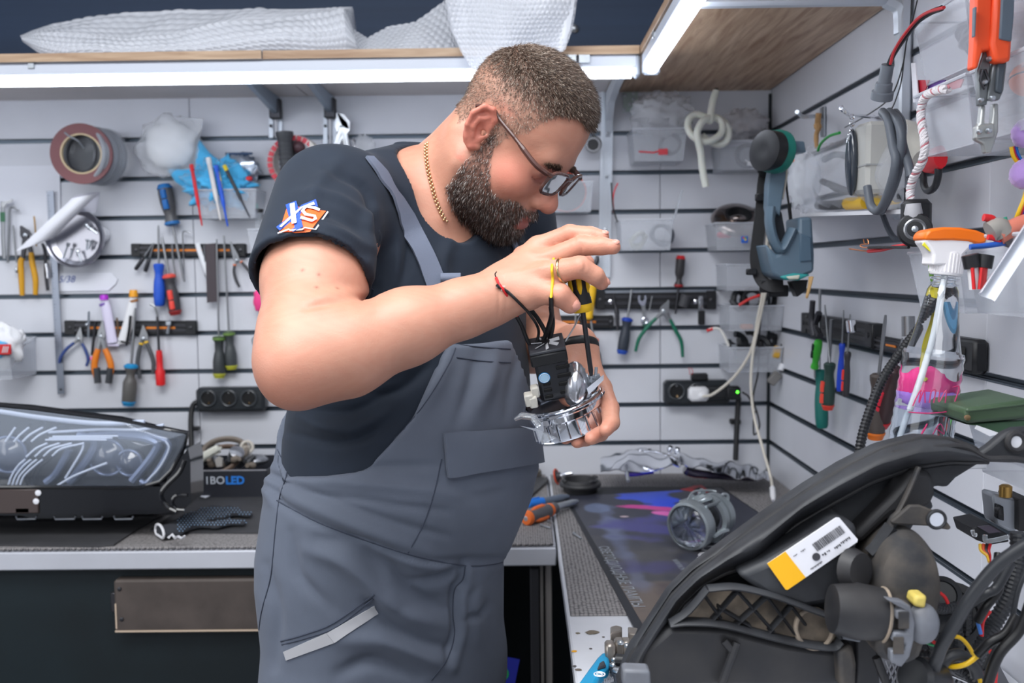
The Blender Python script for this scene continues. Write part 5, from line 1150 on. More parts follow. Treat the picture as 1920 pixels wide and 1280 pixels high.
def bracket(label, xs, x2, yt, yb, xw):
    t = thing('shelf_bracket', label, 'bracket', W(xw, yb, 0.0), 'steel shelf brackets'); m_g = M('bracket_steel', (200,206,214), 0.35, metal=0.4)
    for dx in (-9, 8):
        mk('upright', G().prism([W(xw+dx-4,yt,0.006),W(xw+dx+4,yt,0.006),W(xw+dx+4,yb,0.006),W(xw+dx-4,yb,0.006)], (0,0.005,0)), m_g, t, smooth=0)
    mk('upright_web', tb(W, [(xw,yt+16),(xw+1,yb)], 2.6, 0.012, 8), m_white, t)
    a = W(xw, yt+8, 0.02); x_ = a.x
    mk('arm', G().prism([Vector((x_-0.004,YB-0.004,ZS-0.003)),Vector((x_-0.004,YB-0.34,ZS-0.003)),Vector((x_-0.004,YB-0.34,ZS-0.012)),Vector((x_-0.004,YB-0.004,ZS-0.05))], (0.012,0,0)), M('bracket_blue', (150,164,178), 0.35, metal=0.5), t, smooth=0)
    mk('joint', G().box(Vector((x_+0.002,YB-0.03,ZS-0.035)), (0.03,0.02,0.05), bev=0.003), m_darksteel, t)
    for q in (12, 26, 44): mk('bolt_head', G().lathe([(0.004,0),(0.004,0.003),(0.002,0.004)], W(xw-9,yt+q,0.008), N3, 10), m_darksteel, t)
bracket('steel shelf bracket above the red ringed tape, left of the pair', 0, 0, 192, 258, 517)
bracket('steel shelf bracket beside the white water pump pliers, right of the pair', 0, 0, 192, 300, 619)
t = thing('tape_roll', 'large roll of white tape with red printed side hanging behind his shoulder', 'tape', W(550,300,0.06))
mk('roll', G().lathe([(0.052,0),(0.066,0),(0.066,0.04),(0.052,0.04)], W(551,304,0.10), Vector((0.1,1,0)), 56, closed=True), M('tape_white', (228,222,214), 0.5), t)
g = G(); c = W(551,304,0.103)
for k in range(26):
    a = 2*math.pi*k/26
    if 0 <= k: 
        pts_ = [c+Vector((math.cos(a+da)*r_, -0.001, math.sin(a+da)*r_)) for r_, da in ((0.053,0.02),(0.0655,0.02),(0.0655,0.21),(0.053,0.21))]
        mk('red_mark', G().prism(pts_, (0,0.002,0)), M('tape_red', (206,62,76), 0.5), t, smooth=0)
t = thing('torch', 'dark ribbed torch hanging through the red ringed tape roll', 'torch', W(540,300,0.10))
mk('barrel', G().lathe([(0.010,0),(0.0215,0.002),(0.0215,0.012),(0.0175,0.02),(0.0165,0.10),(0.0145,0.15),(0.012,0.165)], W(533,246,0.115), W(541,352,0.115)-W(533,246,0.115), 28), M('torch_grey', (66,68,72), 0.45), t)
for k in range(9): mk('rib', G().torus(W(534+k*0.7,262+k*9,0.115), (0.07,0,-1), 0.0172, 0.0016, 24, 6), M('torch_grey'), t)
mk('hose', G().tube(bez([W(552,262,0.09),W(562,300,0.09),W(568,345,0.09),W(575,375,0.09)], 6), 0.013, 12), M('torch_grey'), t)
mk('lug', G().ball(W(560,276,0.10), 0.016, 14, 10), M('plum', (80,54,60), 0.5), t)
rodtool('rod', 'thin dark rod end poking out under the torch near his sleeve', 'tool', ((1992,700),(1998,760)), 1.8, 0.02, m_darksteel)
t = pliers('white jawed water pump pliers with blue grips behind his shoulder', W, (642,240), (632,212), [(628,285),(622,292),(618,320)], [(654,288),(656,298),(660,320)], 6, (36,120,196), 0.03, jw=10, metal=M('pliers_white', (222,224,226), 0.25, metal=0.5))
mk('lower_jaw', G().prism([W(*p,0.034) for p in ((628,212),(645,214),(656,228),(655,245),(640,262),(630,284),(622,284),(632,252),(640,238),(636,226))], (0,0.005,0)), M('pliers_white'), t, smooth=0)
t = thing('clear_pouch', 'crinkled clear pouch with a metal bulb behind the pump pliers', 'pouch', W(680,270,0.03)); mk('pouch', crumple(W(682,275,0.03), (0.028,0.012,0.028), None, 6.1, 0.3, 20, 12, 3, True), M('clear_bag'), t, smooth=60)
mk('bulb', G().lathe([(0.004,0),(0.011,0.006),(0.007,0.02),(0.006,0.035)], W(664,258,0.03), (0.1,0,-1), 16), m_chrome, t)
single('pink_cloth', 'pink cloth corner hanging behind his upper arm', 'cloth', crumple(W(487,562,0.03), (0.016,0.01,0.03), None, 9.1, 0.2), M('pink_cloth', (240,70,140), 0.7), smooth=180)
rodtool('steel_hook', 'small bent steel hook on the wall behind his elbow', 'hook', ((1840,650),(1815,680),(1830,720)), 1.3, 0.02, m_toolsteel, 'b')
def item(name, label, cat, g, mat, group=None, smooth=40): return single(name, label, cat, g, mat, group, smooth)
t = thing('shelf_bracket', 'pale steel upright with curved arm holding the shelf near the corner of the lamps', 'bracket', W(1136,480,0), 'steel shelf brackets')
m_br = M('bracket_pale', (206,212,220), 0.35, metal=0.25)
for x0, x1, o in ((1120,1125,0.012),(1125,1138,0.006),(1138,1143,0.012)):
    mk('upright', G().prism([W(x0+8,168,o),W(x1+8,168,o),W(x1+1,520,o),W(x0+1,520,o)], (0,0.006,0)), m_br, t, smooth=0)
a = W(1141, 168, 0.01)
mk('arm', G().prism([Vector((a.x-.008,YB-0.002,ZS-0.003)),Vector((a.x-.008,SY+0.05,ZS-0.003)),Vector((a.x-.008,SY+0.05,ZS-0.014)),Vector((a.x-.008,YB-0.10,ZS-0.04)),Vector((a.x-.008,YB-0.03,ZS-0.075)),Vector((a.x-.008,YB-0.002,ZS-0.12))], (0.016,0,0)), m_br, t, smooth=0)
for y in (206, 250, 330, 430): mk('screw', G().lathe([(0.004,0),(0.004,0.002),(0.002,0.003)], W(1140-(y-200)*0.02,y,0.014), N3, 12), m_zinc, t)
t = thing('angle_plate', 'small galvanised plate with screws under the shelf beside the pale upright', 'plate', W(1182,188,0.0))
mk('plate', G().prism([W(*p,0.006) for p in cq('e',(415,150),(525,150),(520,305),(415,305))], (0,0.004,0)), M('galvanised', (170,184,180), 0.4, metal=0.5), t, smooth=0)
for p in ((430,185),(490,215),(465,250),(425,290),(490,170)): mk('screw', G().lathe([(0.0045,0),(0.0045,0.002),(0.002,0.003)], W(*cq('e',p),0.008), N3, 12), m_zinc, t)
wbin('wide clear wall bin under the crumpled plastic bag near the pale upright', W, 1186, 1288, 241, 300, 0.13, taper=0.05)
wbin('wide clear wall bin in the corner behind the teal tool holder', W, 1352, 1452, 264, 316, 0.13, taper=0.04)
wbin('clear wall bin behind his glasses holding the black and orange reel', W, 1010, 1112, 342, 396, 0.12, taper=0.04)
wbin('clear wall bin behind his fingertips with red and black wires', W, 1163, 1262, 412, 468, 0.13, taper=0.04)
wbin('clear wall bin with the chrome ring on top and small blue sticker', W, 1342, 1436, 418, 468, 0.14, taper=0.05)
wbin('empty clear wall bin under the bin with the blue sticker', W, 1363, 1448, 496, 544, 0.14, taper=0.02)
wbin('clear wall bin with black parts and a red wire, second up from the lowest', W, 1368, 1470, 574, 620, 0.14, taper=0.02)
wbin('lowest clear wall bin with black pipes inside above the power strip', W, 1368, 1468, 652, 698, 0.14, taper=0.02)
m_jb = M('junk_black', (40,42,46), 0.4); m_js = M('junk_steel', (140,142,148), 0.3, metal=0.7)
def junk(label, m, cx_, cy, off, R, r, mat, seed, turns=2.3, cat='cable', nm='cable_coil'):
    random.seed(seed); ax = Vector((random.uniform(-.6,.6), -1, random.uniform(-.5,.9)))
    return item(nm, label, cat, coil(m(cx_, cy, off), ax, R, r, turns, 0.006), mat)
t = thing('plastic_bag', 'large crumpled clear plastic bag heaped on the bin by the pale upright', 'bag', W(1240,240,0.06))
mk('bag', crumple(W(1243,213,0.075), (0.072,0.05,0.048), None, 7.7, 0.3, 44, 26, 2.6, True), M('clear_bag_b', (236,238,244), 0.1, alpha=0.35), t, smooth=60)
mk('bag_fold', crumple(W(1212,215,0.06), (0.035,0.03,0.045), None, 17.7, 0.3, 30, 18, 2.6, True), M('clear_bag_b'), t, smooth=60)
junk('dark cable coil inside the bin under the crumpled bag', W, 1255, 270, 0.07, 0.024, 0.004, m_jb, 3)
wt = item('wire_lead', 'red wire with white plug inside the bin under the crumpled bag', 'wire', G().tube([W(1198,284,0.12),W(1225,286,0.12),W(1250,279,0.12)], 0.0022, 6).box(W(1243,285,0.118), (0.022,0.01,0.013)), M('red_lead', (220,70,80), 0.4))
t = thing('bulb_pack', 'crinkled clear packs with chrome parts on top of the corner bin', 'pack', W(1390,240,0.05))
mk('pack', crumple(W(1395,235,0.07), (0.055,0.03,0.036), None, 4.1, 0.3, 34, 20, 2.8, True), M('clear_bag_c', (220,218,222), 0.12, alpha=0.4), t, smooth=60)
mk('pack', crumple(W(1380,222,0.06), (0.016,0.02,0.024), None, 14.1, 0.3, 20, 12, 2.8, True), M('clear_bag_c'), t, smooth=60)
for i, p in enumerate(((1210,440),(1265,450),(1300,455),(1240,470))): mk('chrome_bulb', G().lathe([(0.003,0),(0.008,0.004),(0.009,0.012),(0.005,0.02)], W(*cq('e',p),0.075), (0.2*(i-1),0.1,1), 14), m_chrome, t)
junk('dark coiled lead inside the corner bin', W, 1400, 292, 0.07, 0.026, 0.005, m_jb, 9)
item('connector', 'small white plug standing in the corner bin beside the teal holder', 'connector', G().box(W(1412,308,0.125), (0.028,0.01,0.01), Matrix.Rotation(0.2,3,'Y'), 0.002).tube([W(1398,300,0.125),W(1408,306,0.125)], 0.0015, 6), m_white)
item('adapter_block', 'dark block with a blue cable end on the corner bin by the wall corner', 'adapter', G().box(W(1425,252,0.05), (0.05,0.03,0.024), None, 0.004), m_jb)
def hs_(p, o): x, y = cq('e', p); return W(x, y, o)
t = thing('silicone_hose', 'knotted white silicone hose hanging in front of two wall bins', 'hose', W(1322,348,0.15))
hp_ = [((1085,155),.15),((1062,230),.155),((1048,310),.16),((1042,370),.165),((1010,345),.15),((940,325),.15),((890,360),.155),((885,430),.16),((930,490),.165),((1010,520),.17),((1090,490),.165),((1130,440),.16),((1125,380),.155),((1075,345),.155),((1000,365),.175),((960,420),.18),((950,480),.18),((975,600),.175),((985,700),.17),((1012,845),.165)]
mk('hose', G().tube(bez([hs_(p, o) for p, o in hp_], 6), 0.0085, 14), M('silicone', (226,228,218), 0.35, sss=0.1), t, smooth=60)
mk('hose_loop', G().tube(bez([hs_(p, o) for p, o in [((985,480),.15),((1040,520),.145),((1110,540),.145),((1165,510),.15),((1175,450),.15),((1150,390),.15),((1100,350),.14)]], 6), 0.0085, 14), M('silicone'), t, smooth=60)
mk('hole', G().lathe([(0.0045,0),(0.0045,0.0006)], hs_((1086,150),.15)+Vector((0,-0.0045,0.001)), (0.1,-0.8,0.6), 14), M('slot_dark'), t)
t = thing('cable_reel', 'black reel with an orange rim inside the bin behind his glasses', 'reel', W(1062,392,0.06))
mk('disc', G().lathe([(0.0,0),(0.045,0),(0.047,0.004),(0.045,0.012),(0,0.012)], W(1062,360,0.075), N3, 40), M('reel_black', (50,56,64), 0.4), t)
mk('rim', G().torus(W(1062,360,0.078), N3, 0.047, 0.003, 40, 8), M('reel_orange', (232,88,40), 0.4), t)
t = thing('toothed_pulley', 'small black pulley with pale teeth just beyond his forehead', 'pulley', W(1112,272,0.04))
mk('disc', G().lathe([(0,0),(0.021,0),(0.021,0.01),(0,0.01)], W(1112,271,0.05), N3, 30), m_black, t)
g = G()
for k in range(22):
    a = 2*math.pi*k/22; g.box(W(1112,271,0.062)+Vector((math.cos(a)*0.0165,0,math.sin(a)*0.0165)), (0.0022,0.002,0.005), Matrix.Rotation(-a+math.pi/2,3,'Y'))
mk('tooth', g, m_white, t, smooth=0, kind='stuff')
item('wire_lead', 'thin red wire rising from the bin behind his fingertips', 'wire', G().tube(bez([W(*cq('e',p),0.1) for p in ((378,820),(355,870),(342,940),(350,1030))], 5), 0.002, 6), M('wire_red2', (226,70,80), 0.4))
item('wire_lead', 'thin black wire rising from the bin behind his fingertips', 'wire', G().tube(bez([W(*cq('e',p),0.11) for p in ((330,815),(335,900),(345,1000),(375,1100))], 5), 0.002, 6), m_wb)
item('tube_lead', 'thin clear tube sticking up from the bin behind his fingertips', 'tube', G().tube([W(*cq('e',p),0.1) for p in ((840,870),(795,1030),(760,1120))], 0.0026, 8), m_clear)
junk('grey wire bundle inside the bin behind his fingertips', W, 1240, 440, 0.07, 0.026, 0.005, M('bundle_grey', (90,96,106), 0.5), 5)
junk('pale foam rolls inside the bin behind his fingertips', W, 1195, 448, 0.07, 0.02, 0.006, M('foam_pale', (206,208,196), 0.8), 15, 1.6, 'foam', 'foam_roll')
t = thing('chrome_shroud', 'dark chrome projector shroud ring resting on the bin with the blue sticker', 'shroud', W(1378,412,0.06))
mk('shroud', G().lathe([(0.030,0.0),(0.052,-0.004),(0.062,-0.012),(0.066,-0.02),(0.062,-0.022),(0.05,-0.014),(0.03,-0.01)], W(1385,402,0.09), (0.02,-0.62,0.75), 44, closed=True), M('smoked_chrome', (150,140,136), 0.14, metal=1.0), t, smooth=60)
mk('collar', G().lathe([(0.024,-0.02),(0.033,-0.018),(0.033,0.0),(0.027,0.0)], W(1385,402,0.09), (0.02,-0.62,0.75), 36, closed=True), m_black, t)
mk('lens_cap', G().ball(W(1383,410,0.10), 0.022, 20, 12, (1,1,0.5)), M('smoked_chrome'), t)
ltb = bpy.data.objects['storage_bin.007'] if 'storage_bin.007' in bpy.data.objects else None
fb5 = [o for o in bpy.data.objects if o.get('label','').startswith('clear wall bin with the chrome ring')][0]
mk('sticker', G().box(W(1396,449,0.1425), (0.016,0.001,0.016), None), M('win_blue', (36,92,190), 0.4), fb5, smooth=0)
for (dx, dz, cc) in ((-.0022,.0022,(226,90,50)),(.0024,.0016,(120,180,60)),(-.0024,-.0022,(70,150,226)),(.0022,-.0026,(236,196,60))):
    mk('sticker_mark', G().box(W(1396,447.5,0.1435)+Vector((dx,0,dz)), (0.004,0.0006,0.004)), M('mark_%d' % cc[0], cc, 0.4), fb5, smooth=0)
item('red_part', 'soft red part inside the bin with the blue sticker', 'part', G().box(W(1358,440,0.10), (0.036,0.03,0.016), None, 0.006), M('red_soft', (222,66,84), 0.5))
for i, (x, y, c_, R_) in enumerate(((1385,562,m_jb,0.022),(1410,560,m_jb,0.024),(1440,562,m_jb,0.022))):
    junk(('black ribbed hose piece at the left of the bin with the red wire','black ribbed hose piece in the middle of the bin with the red wire','black ribbed hose piece at the right of the bin with the red wire')[i], W, x, y, 0.075, R_, 0.0075, c_, 20+i, 1.4, 'hose', 'hose_piece')
item('wire_lead', 'red wire arching across the bin second up from the lowest', 'wire', G().tube(bez([W(*cq('f',p),0.15) for p in ((1250,508),(1320,465),(1400,435))], 5), 0.0035, 8), M('wire_red3', (206,44,44), 0.4))
item('orange_part', 'dull orange part at the bottom of the bin with the red wire', 'part', G().box(W(1400,612,0.09), (0.03,0.03,0.012), None, 0.003), M('dull_orange', (206,130,84), 0.5))
for i, (x, y) in enumerate(((1382,640),(1402,634),(1440,640),(1425,648))):
    junk(('black curved pipe heaped at the left of the lowest bin','black curved pipe topmost in the lowest bin','black pipe at the right of the lowest bin','black pipe deep in the lowest bin')[i], W, x, y, 0.075, 0.020, 0.0085, m_jb, 40+i, 0.8, 'pipe', 'pipe_piece')
item('yellow_connector', 'yellow connector behind the front of the lowest bin', 'connector', G().box(W(1456,660,0.13), (0.02,0.014,0.03), Matrix.Rotation(0.2,3,'Y'), 0.004), M('conn_yellow', (206,160,56), 0.5))
item('small_bolt', 'zinc bolt standing in the lowest bin at its left', 'bolt', lat(W, cq('f',(1215,790)), cq('f',(1230,890)), [(5,0),(5,0.2),(2.6,0.25),(2.6,1)], 0.12, 12), m_zinc)
t = thing('sensor_lead', 'grey plug on a black lead hanging from the right edge of the lowest bin', 'plug', W(1450,715,0.12))
mk('lead', G().tube(bez([W(1465,645,0.12),W(1474,668,0.13),W(1470,690,0.13),W(1466,698,0.13)], 6), 0.003, 8), m_wb, t)
mk('ferrule', lat(W, (1468,682), (1464,694), [(5,0),(6,0.2),(6,1)], 0.13, 14), m_white, t)
mk('plug', G().box(W(1452,709,0.13), (0.034,0.016,0.022), Matrix.Rotation(-0.85,3,'Y'), 0.003), M('plug_grey', (120,118,116), 0.5), t)
item('wire_lead', 'white wire with a red end arching out of the lowest bin', 'wire', G().tube(bez([W(*cq('f',p),0.12) for p in ((1020,690),(1060,675),(1110,680),(1150,740),(1175,800))], 5), 0.0035, 8), M('silicone2', (224,222,216), 0.4))
item('wire_tip', 'red tip of the white wire left of the lowest bin', 'wire', G().tube([W(*cq('f',p),0.12) for p in ((1018,692),(1060,676))], 0.0042, 8), m_red)
t = magstrip('long black magnetic tool rail holding the green pliers', W, 1115, 1342, 562, 34, 0.010, (), D=0.016)
for x in (1145, 1304): mk('rail_screw', G().lathe([(0.006,0),(0.006,0.002),(0.003,0.004)], W(x,565,0.02), N3, 14), m_chrome, t)
mk('rail_top', G().box(W(1228,546,0.016), (0.30,0.006,0.006)), m_alu, t, smooth=0)
magstrip('short magnetic strip with orange label behind the held headlight unit', W, 1040, 1150, 603, 24, 0.008, ((0.12,0.42),(0.5,0.7)))
sdriver('red ended black screwdriver standing handle up on the black rail', W, cq('f',(832,152)), cq('f',(815,378)), cq('f',(792,570)), 8.8, (52,50,52), (150,40,44), 0.03, 2.2, SLIM, cap=(216,36,44), sc=m_darksteel)
sdriver('black and blue screwdriver hanging from the left of the black rail', W, cq('f',(408,855)), cq('f',(448,598)), cq('f',(478,395)), 10.5, (50,56,66), (30,66,170), 0.028, 2.2, HANDLE, cap=(36,80,180))
rodtool('awl', 'slim dark tool with pointed tip hanging leftmost on the black rail', 'tool', ((345,420),(358,500),(372,560),(378,690)), [1.8,2.2,4.5,3], 0.028, m_darksteel, 'f')
t = thing('wrench', 'small chrome combination wrench hanging on the black rail', 'wrench', W(1207,600,0.025))
mk('shank', G().prism([W(*p,0.028) for p in cq('f',(545,495),(575,495),(582,600),(560,600))], (0,0.004,0)), m_toolsteel, t, smooth=0)
g = G().prism([W(*p,0.03) for p in cq('f',(522,455),(528,435),(540,440),(538,465),(552,480),(570,465),(568,438),(580,435),(585,455),(580,490),(565,510),(540,505),(526,485))], (0,0.006,0)); mk('jaw', g, M('wrench_chrome', (190,194,206), 0.2, metal=0.9), t, smooth=0)
mk('ring', G().torus(W(*cq('f',(572,618)),0.028), N3, 0.007, 0.003, 20, 8), M('wrench_chrome'), t)
rodtool('grip_end', 'dark green tool end below the wrench on the black rail', 'tool', ((572,625),(575,660)), 5, 0.024, M('dk_green', (40,80,66), 0.5), 'f')
pliers('long nose pliers with spread dark green grips on the black rail', W, cq('f',(708,550)), cq('f',(745,470)), cq('f',(655,600),(590,665),(530,750),(505,840)), cq('f',(755,610),(795,690),(835,770),(845,880)), 3.6, (20,104,80), 0.03, jw=7)
item('black_bushing', 'tilted black rubber bushing on the right of the black rail', 'bushing', G().lathe([(0.011,0),(0.013,0.001),(0.0135,0.03),(0.011,0.032)], W(*cq('f',(845,520)),0.035), W(*cq('f',(875,420)),0.035)-W(*cq('f',(845,520)),0.035), 20), M('rubber_grey', (62,62,66), 0.6))
t = thing('box_cutter', 'chrome and black box cutter at the right end of the black rail', 'knife', W(1315,610,0.03))
mk('head', G().box(W(*cq('f',(975,490)),0.03), (0.012,0.006,0.034), None, 0.002), m_chrome, t); mk('handle', G().box(W(*cq('f',(980,597)),0.03), (0.017,0.01,0.036), None, 0.002), m_black, t)
rodtool('pin_probe', 'thin steel probe beside the tips of the green pliers', 'tool', ((625,440),(605,545)), 1.0, 0.022, m_toolsteel, 'f')
sdriver('orange collared screwdriver hanging from the short strip beside his wrist', W, cq('f',(238,1000)), cq('f',(203,748)), cq('f',(185,620)), 9.5, (58,58,62), (236,104,44), 0.03, 2.2, SLIM, inlay=(232,100,40))
t = thing('yellow_driver', 'yellow handled tool hanging behind the gripping finger', 'screwdriver', W(1108,600,0.03))
mk('handle', lat(W, cq('f',(198,360)), cq('f',(165,610)), [(5,0),(8,0.05),(8,0.95),(5,1)], 0.03, 10), M('tool_yellow', (234,184,36), 0.4), t); mk('cap', lat(W, cq('f',(160,390)), cq('f',(150,470)), [(6,0),(7,1)], 0.025, 10), M('tool_yellow'), t)
rodtool('dark_puller', 'dark curved tool end hanging above the gripping finger', 'tool', ((232,150),(225,190),(205,235)), [3,5,4], 0.03, m_darksteel, 'f')
item('green_grip_end', 'dark green handle end behind his wrist band', 'tool', lat(W, cq('f',(110,740)), cq('f',(120,800)), [(7,0),(8,0.3),(8,1)], 0.03, 12), M('olive_green', (70,104,66), 0.5))
rodtool('rod', 'thin steel rod behind the held headlight unit', 'tool', ((75,560),(72,760)), 1.6, 0.02, m_toolsteel, 'f')
t = pstrip('black power strip with white plug on the wall near the corner', 1244, 1366, 712, 757, [cq('f',(800,0))[0], cq('f',(945,0))[0]])
mk('switch_box', G().box(W(1352,735,0.055), (0.08,0.026,0.03), None, 0.004), m_black, t)
t = thing('charger', 'black adapter with a green light plugged at the right of the power strip', 'charger', W(1376,752,0.04))
mk('body', G().box(W(1374,736,0.06), (0.036,0.03,0.034), None, 0.005), m_black, t); mk('light', G().ball(W(*cq('f',(1240,1132)),0.077), 0.0035, 12, 8), M('led_green', (90,255,60), 0.4, emit=3), t)
t = thing('mini_module', 'small black module with red wires on top of the right power strip', 'module', W(1310,712,0.03))
mk('body', G().box(W(1311,706,0.03), (0.042,0.024,0.018), None, 0.003), m_black, t)
for k in (-1, 1): mk('wire', G().tube(bez([W(1295+k*2,702,0.04),W(1296+k*3,695,0.04),W(1293+k*2,689,0.04)], 4), 0.0008, 6), m_wr, t)
t = thing('plug', 'white mains plug in the right power strip with its pale cable', 'plug', W(1310,752,0.05))
mk('body', G().box(W(1309,738,0.06), (0.05,0.034,0.036), None, 0.007), M('plug_white', (226,226,228), 0.35), t)
mk('boss', G().lathe([(0.009,0),(0.008,0.012),(0.005,0.02)], W(1315,742,0.074), (0.4,-1,0.1), 16), M('plug_white'), t)
m_pc = M('pale_cable', (206,200,188), 0.5)
mk('cable', G().tube(bez([W(1318,743,0.09),W(1338,738,0.11),W(1375,708,0.13),W(1403,668,0.15),W(1415,632,0.16),W(1420,600,0.17),W(1428,560,0.18),W(1433,520,0.19),W(1437,470,0.2),W(1440,420,0.2)], 6), 0.0036, 8), m_pc, t)
t = thing('usb_cable', 'pale cable dropping from the teal holder down to a connector on the bench', 'cable', PB(1449,940,ZB+0.01))
mk('cable', G().tube(bez([W(1446,440,0.2),W(1438,530,0.19),W(1424,600,0.17),W(1412,660,0.17),W(1408,720,0.18),W(1414,780,0.2),W(1430,840,0.24),W(1444,890,0.27),PB(1448,912,ZB+0.035)], 6), 0.0034, 8), m_pc, t)
e0 = PB(1448,912,ZB+0.035); e1 = PB(1450,938,ZB+0.012); mk('connector', G().tube([e0, e0.lerp(e1,.1), e0.lerp(e1,.7), e1], [0.004,0.0065,0.0065,0.004], 12), M('plug_white'), t); mk('tip', G().tube([e1, e1+(e1-e0).normalized()*0.008], 0.0025, 8), m_chrome, t)
item('black_cable', 'thin black cable looping down behind the pale cables', 'cable', G().tube(bez([W(1440,470,0.15),W(1430,560,0.15),W(1423,640,0.13),W(1421,700,0.12),W(1412,745,0.1),W(1420,775,0.1),W(1424,800,0.1),W(1414,815,0.1),W(1413,790,0.1),W(1416,770,0.1)], 6), 0.0022, 8), m_wb)
item('black_cable', 'black cable from the charger with the green light looping to the wall', 'cable', G().tube(bez([W(1392,735,0.06),W(1404,744,0.07),W(1411,762,0.06),W(1415,790,0.05)], 6), 0.0026, 8), m_wb)
pp, rr_ = corrug([W(1385,745,0.05),W(1382,790,0.04),W(1379,862,0.03)], 0.0075, 0.005, 0.14)
t = thing('cable_conduit', 'black corrugated conduit running down from the charger to the bench', 'conduit', pp[-1]); mk('tube', G().tube(pp, rr_, 12), m_black, t, smooth=25); mk('clip', G().box(W(1378,790,0.02), (0.026,0.024,0.012), bev=0.002), m_black, t)
def weave(name, col, dark, sc=(260,110,1)):
    m = bpy.data.materials.new(name); m.use_nodes = True; nt = m.node_tree; b = nt.nodes['Principled BSDF']; b.inputs['Roughness'].default_value = 0.75
    tc = nt.nodes.new('ShaderNodeTexCoord'); mp = nt.nodes.new('ShaderNodeMapping'); mp.inputs['Scale'].default_value = sc; mp.inputs['Rotation'].default_value = (0,0,0.0)
    vo = nt.nodes.new('ShaderNodeTexVoronoi'); vo.inputs['Scale'].default_value = 1.0; vo.inputs['Randomness'].default_value = 0.25
    r = nt.nodes.new('ShaderNodeValToRGB'); r.color_ramp.elements[0].color = (*sl(col),1); r.color_ramp.elements[1].color = (*sl(dark),1); r.color_ramp.elements[0].position = 0.3; r.color_ramp.elements[1].position = 0.62
    bp = nt.nodes.new('ShaderNodeBump'); bp.invert = True; bp.inputs['Strength'].default_value = 0.8; bp.inputs['Distance'].default_value = 0.002
    nt.links.new(tc.outputs['Object'], mp.inputs[0]); nt.links.new(mp.outputs[0], vo.inputs[0]); nt.links.new(vo.outputs['Distance'], r.inputs[0])
    nt.links.new(r.outputs[0], b.inputs['Base Color']); nt.links.new(vo.outputs['Distance'], bp.inputs['Height']); nt.links.new(bp.outputs[0], b.inputs['Normal']); return m
m_weave = weave('woven_mat', (150,146,145), (84,82,84), (210,120,1))
m_weave2 = weave('woven_mat_side', (150,146,145), (80,78,80), (150,130,1))
def plate(pts, z0, th, bev=0): 
    return G().prism([Vector((p.x, p.y, z0)) for p in pts], (0,0,th))
MT = 0.003
yf = PB(1100,1156,ZB).y
item('woven_mat', 'grey woven non-slip mat covering the left bench', 'mat', G().box(((-2.4+BX)/2-0.002, (BY+YB)/2+0.004, ZB+MT/2), (2.4+BX-0.006, YB-BY-0.012, MT), bev=0.001), m_weave, smooth=0)
item('woven_mat', 'grey woven non-slip mat on the right bench beside the printed desk mat', 'mat', G().box(((BX+XR)/2+0.003, (yf+YB)/2, ZB+MT/2), (XR-BX-0.010, YB-yf-0.004, MT), bev=0.001), m_weave2, smooth=0)
def scal(k0, k1, n, y, z):
    g = G()
    for k in range(n):
        x = k0+(k1-k0)*(k+0.5)/n; g.ball((x, y, z), 0.0052, 8, 5, (1.0,0.6,0.5))
    return g
single('mat_edge', 'scalloped front edge of the woven mat along the steel bench rail', 'mat', scal(-1.1, BX-0.01, 100, BY+0.006, ZB+0.002), m_weave, kind='stuff')
def rmat(label, pts, th=0.004, z=ZB+MT, mat=None):
    return item('rubber_mat', label, 'mat', plate([PB(x, y, z) for x, y in pts], z, th), mat or m_rubber)
c3 = lambda *p: cq('c', *p) if len(p) > 1 else [cq('c', *p)]
rmat('black rubber mat with a rounded corner under the glossy headlight', [(-120,1026)]+c3((0,1090),(700,1100),(820,1090),(880,1050),(1010,965),(1120,900),(1215,860),(1300,800),(1440,720))+[(300,925),(-120,930)])
rmat('black rubber mat under the dotted glove and cardboard box', c3((1080,985),(1300,1000),(1500,1000),(1900,1002))+[(520,1000),(640,999),(640,925),(380,925)]+c3((1340,800),(1230,880),(1130,950)), z=ZB+MT)
rmat('narrow rubber mat corner behind the orange screwdriver', [(925,975),(988,942),(1028,900),(1016,896),(900,900),(880,975)])
mz = ZB+MT+0.0025
Pm = [PB(x, y, mz) for x, y in ((1058,930),(1092,912),(1352,912),(1440,972),(1660,1112),(1640,1130),(1240,1190),(1205,1186),(1190,1176),(1160,1120))]
t = thing('desk_mat', 'large dark printed desk mat with blue and pink swirls and worn white lettering', 'mat', PB(1280,1050,ZB+MT))
mk('mat_base', plate(Pm, ZB+MT, 0.0022), M('mat_edge_black', (40,42,48), 0.6), t, smooth=0)
NX, NY = 210, 210
c0 = [PB(x, y, mz) for x, y in ((1064,931),(1350,914),(1650,1114),(1212,1182))]
uu, vv = np.meshgrid(np.linspace(0,1,NX), np.linspace(0,1,NY), indexing='ij'); CA = np.array([tuple(p) for p in c0])
xy = (CA[0][None,None]*(1-uu)[...,None]+CA[1][None,None]*uu[...,None])*(1-vv)[...,None] + (CA[3][None,None]*(1-uu)[...,None]+CA[2][None,None]*uu[...,None])*vv[...,None]
xy = xy.reshape(-1,3); xy[:,2] = ZB+MT+0.0026
ii, jj = np.meshgrid(np.arange(NX-1), np.arange(NY-1), indexing='ij'); a_ = (ii*NY+jj).ravel(); fq = np.stack([a_, a_+NY, a_+NY+1, a_+1], 1)
nzv = np.array([noise.noise(Vector((p[0]*9, p[1]*22, 0.3))) for p in xy]); nz2 = np.array([noise.noise(Vector((p[0]*40, p[1]*30, 5.3))) for p in xy])
colm = np.tile(np.array(sl((52,54,66))), (len(xy),1))
def mixc(mask, c, k=1.0):
    global colm
    mm = (np.clip(mask,0,1)*k)[:,None]; colm = colm*(1-mm)+np.array(sl(c))[None]*mm
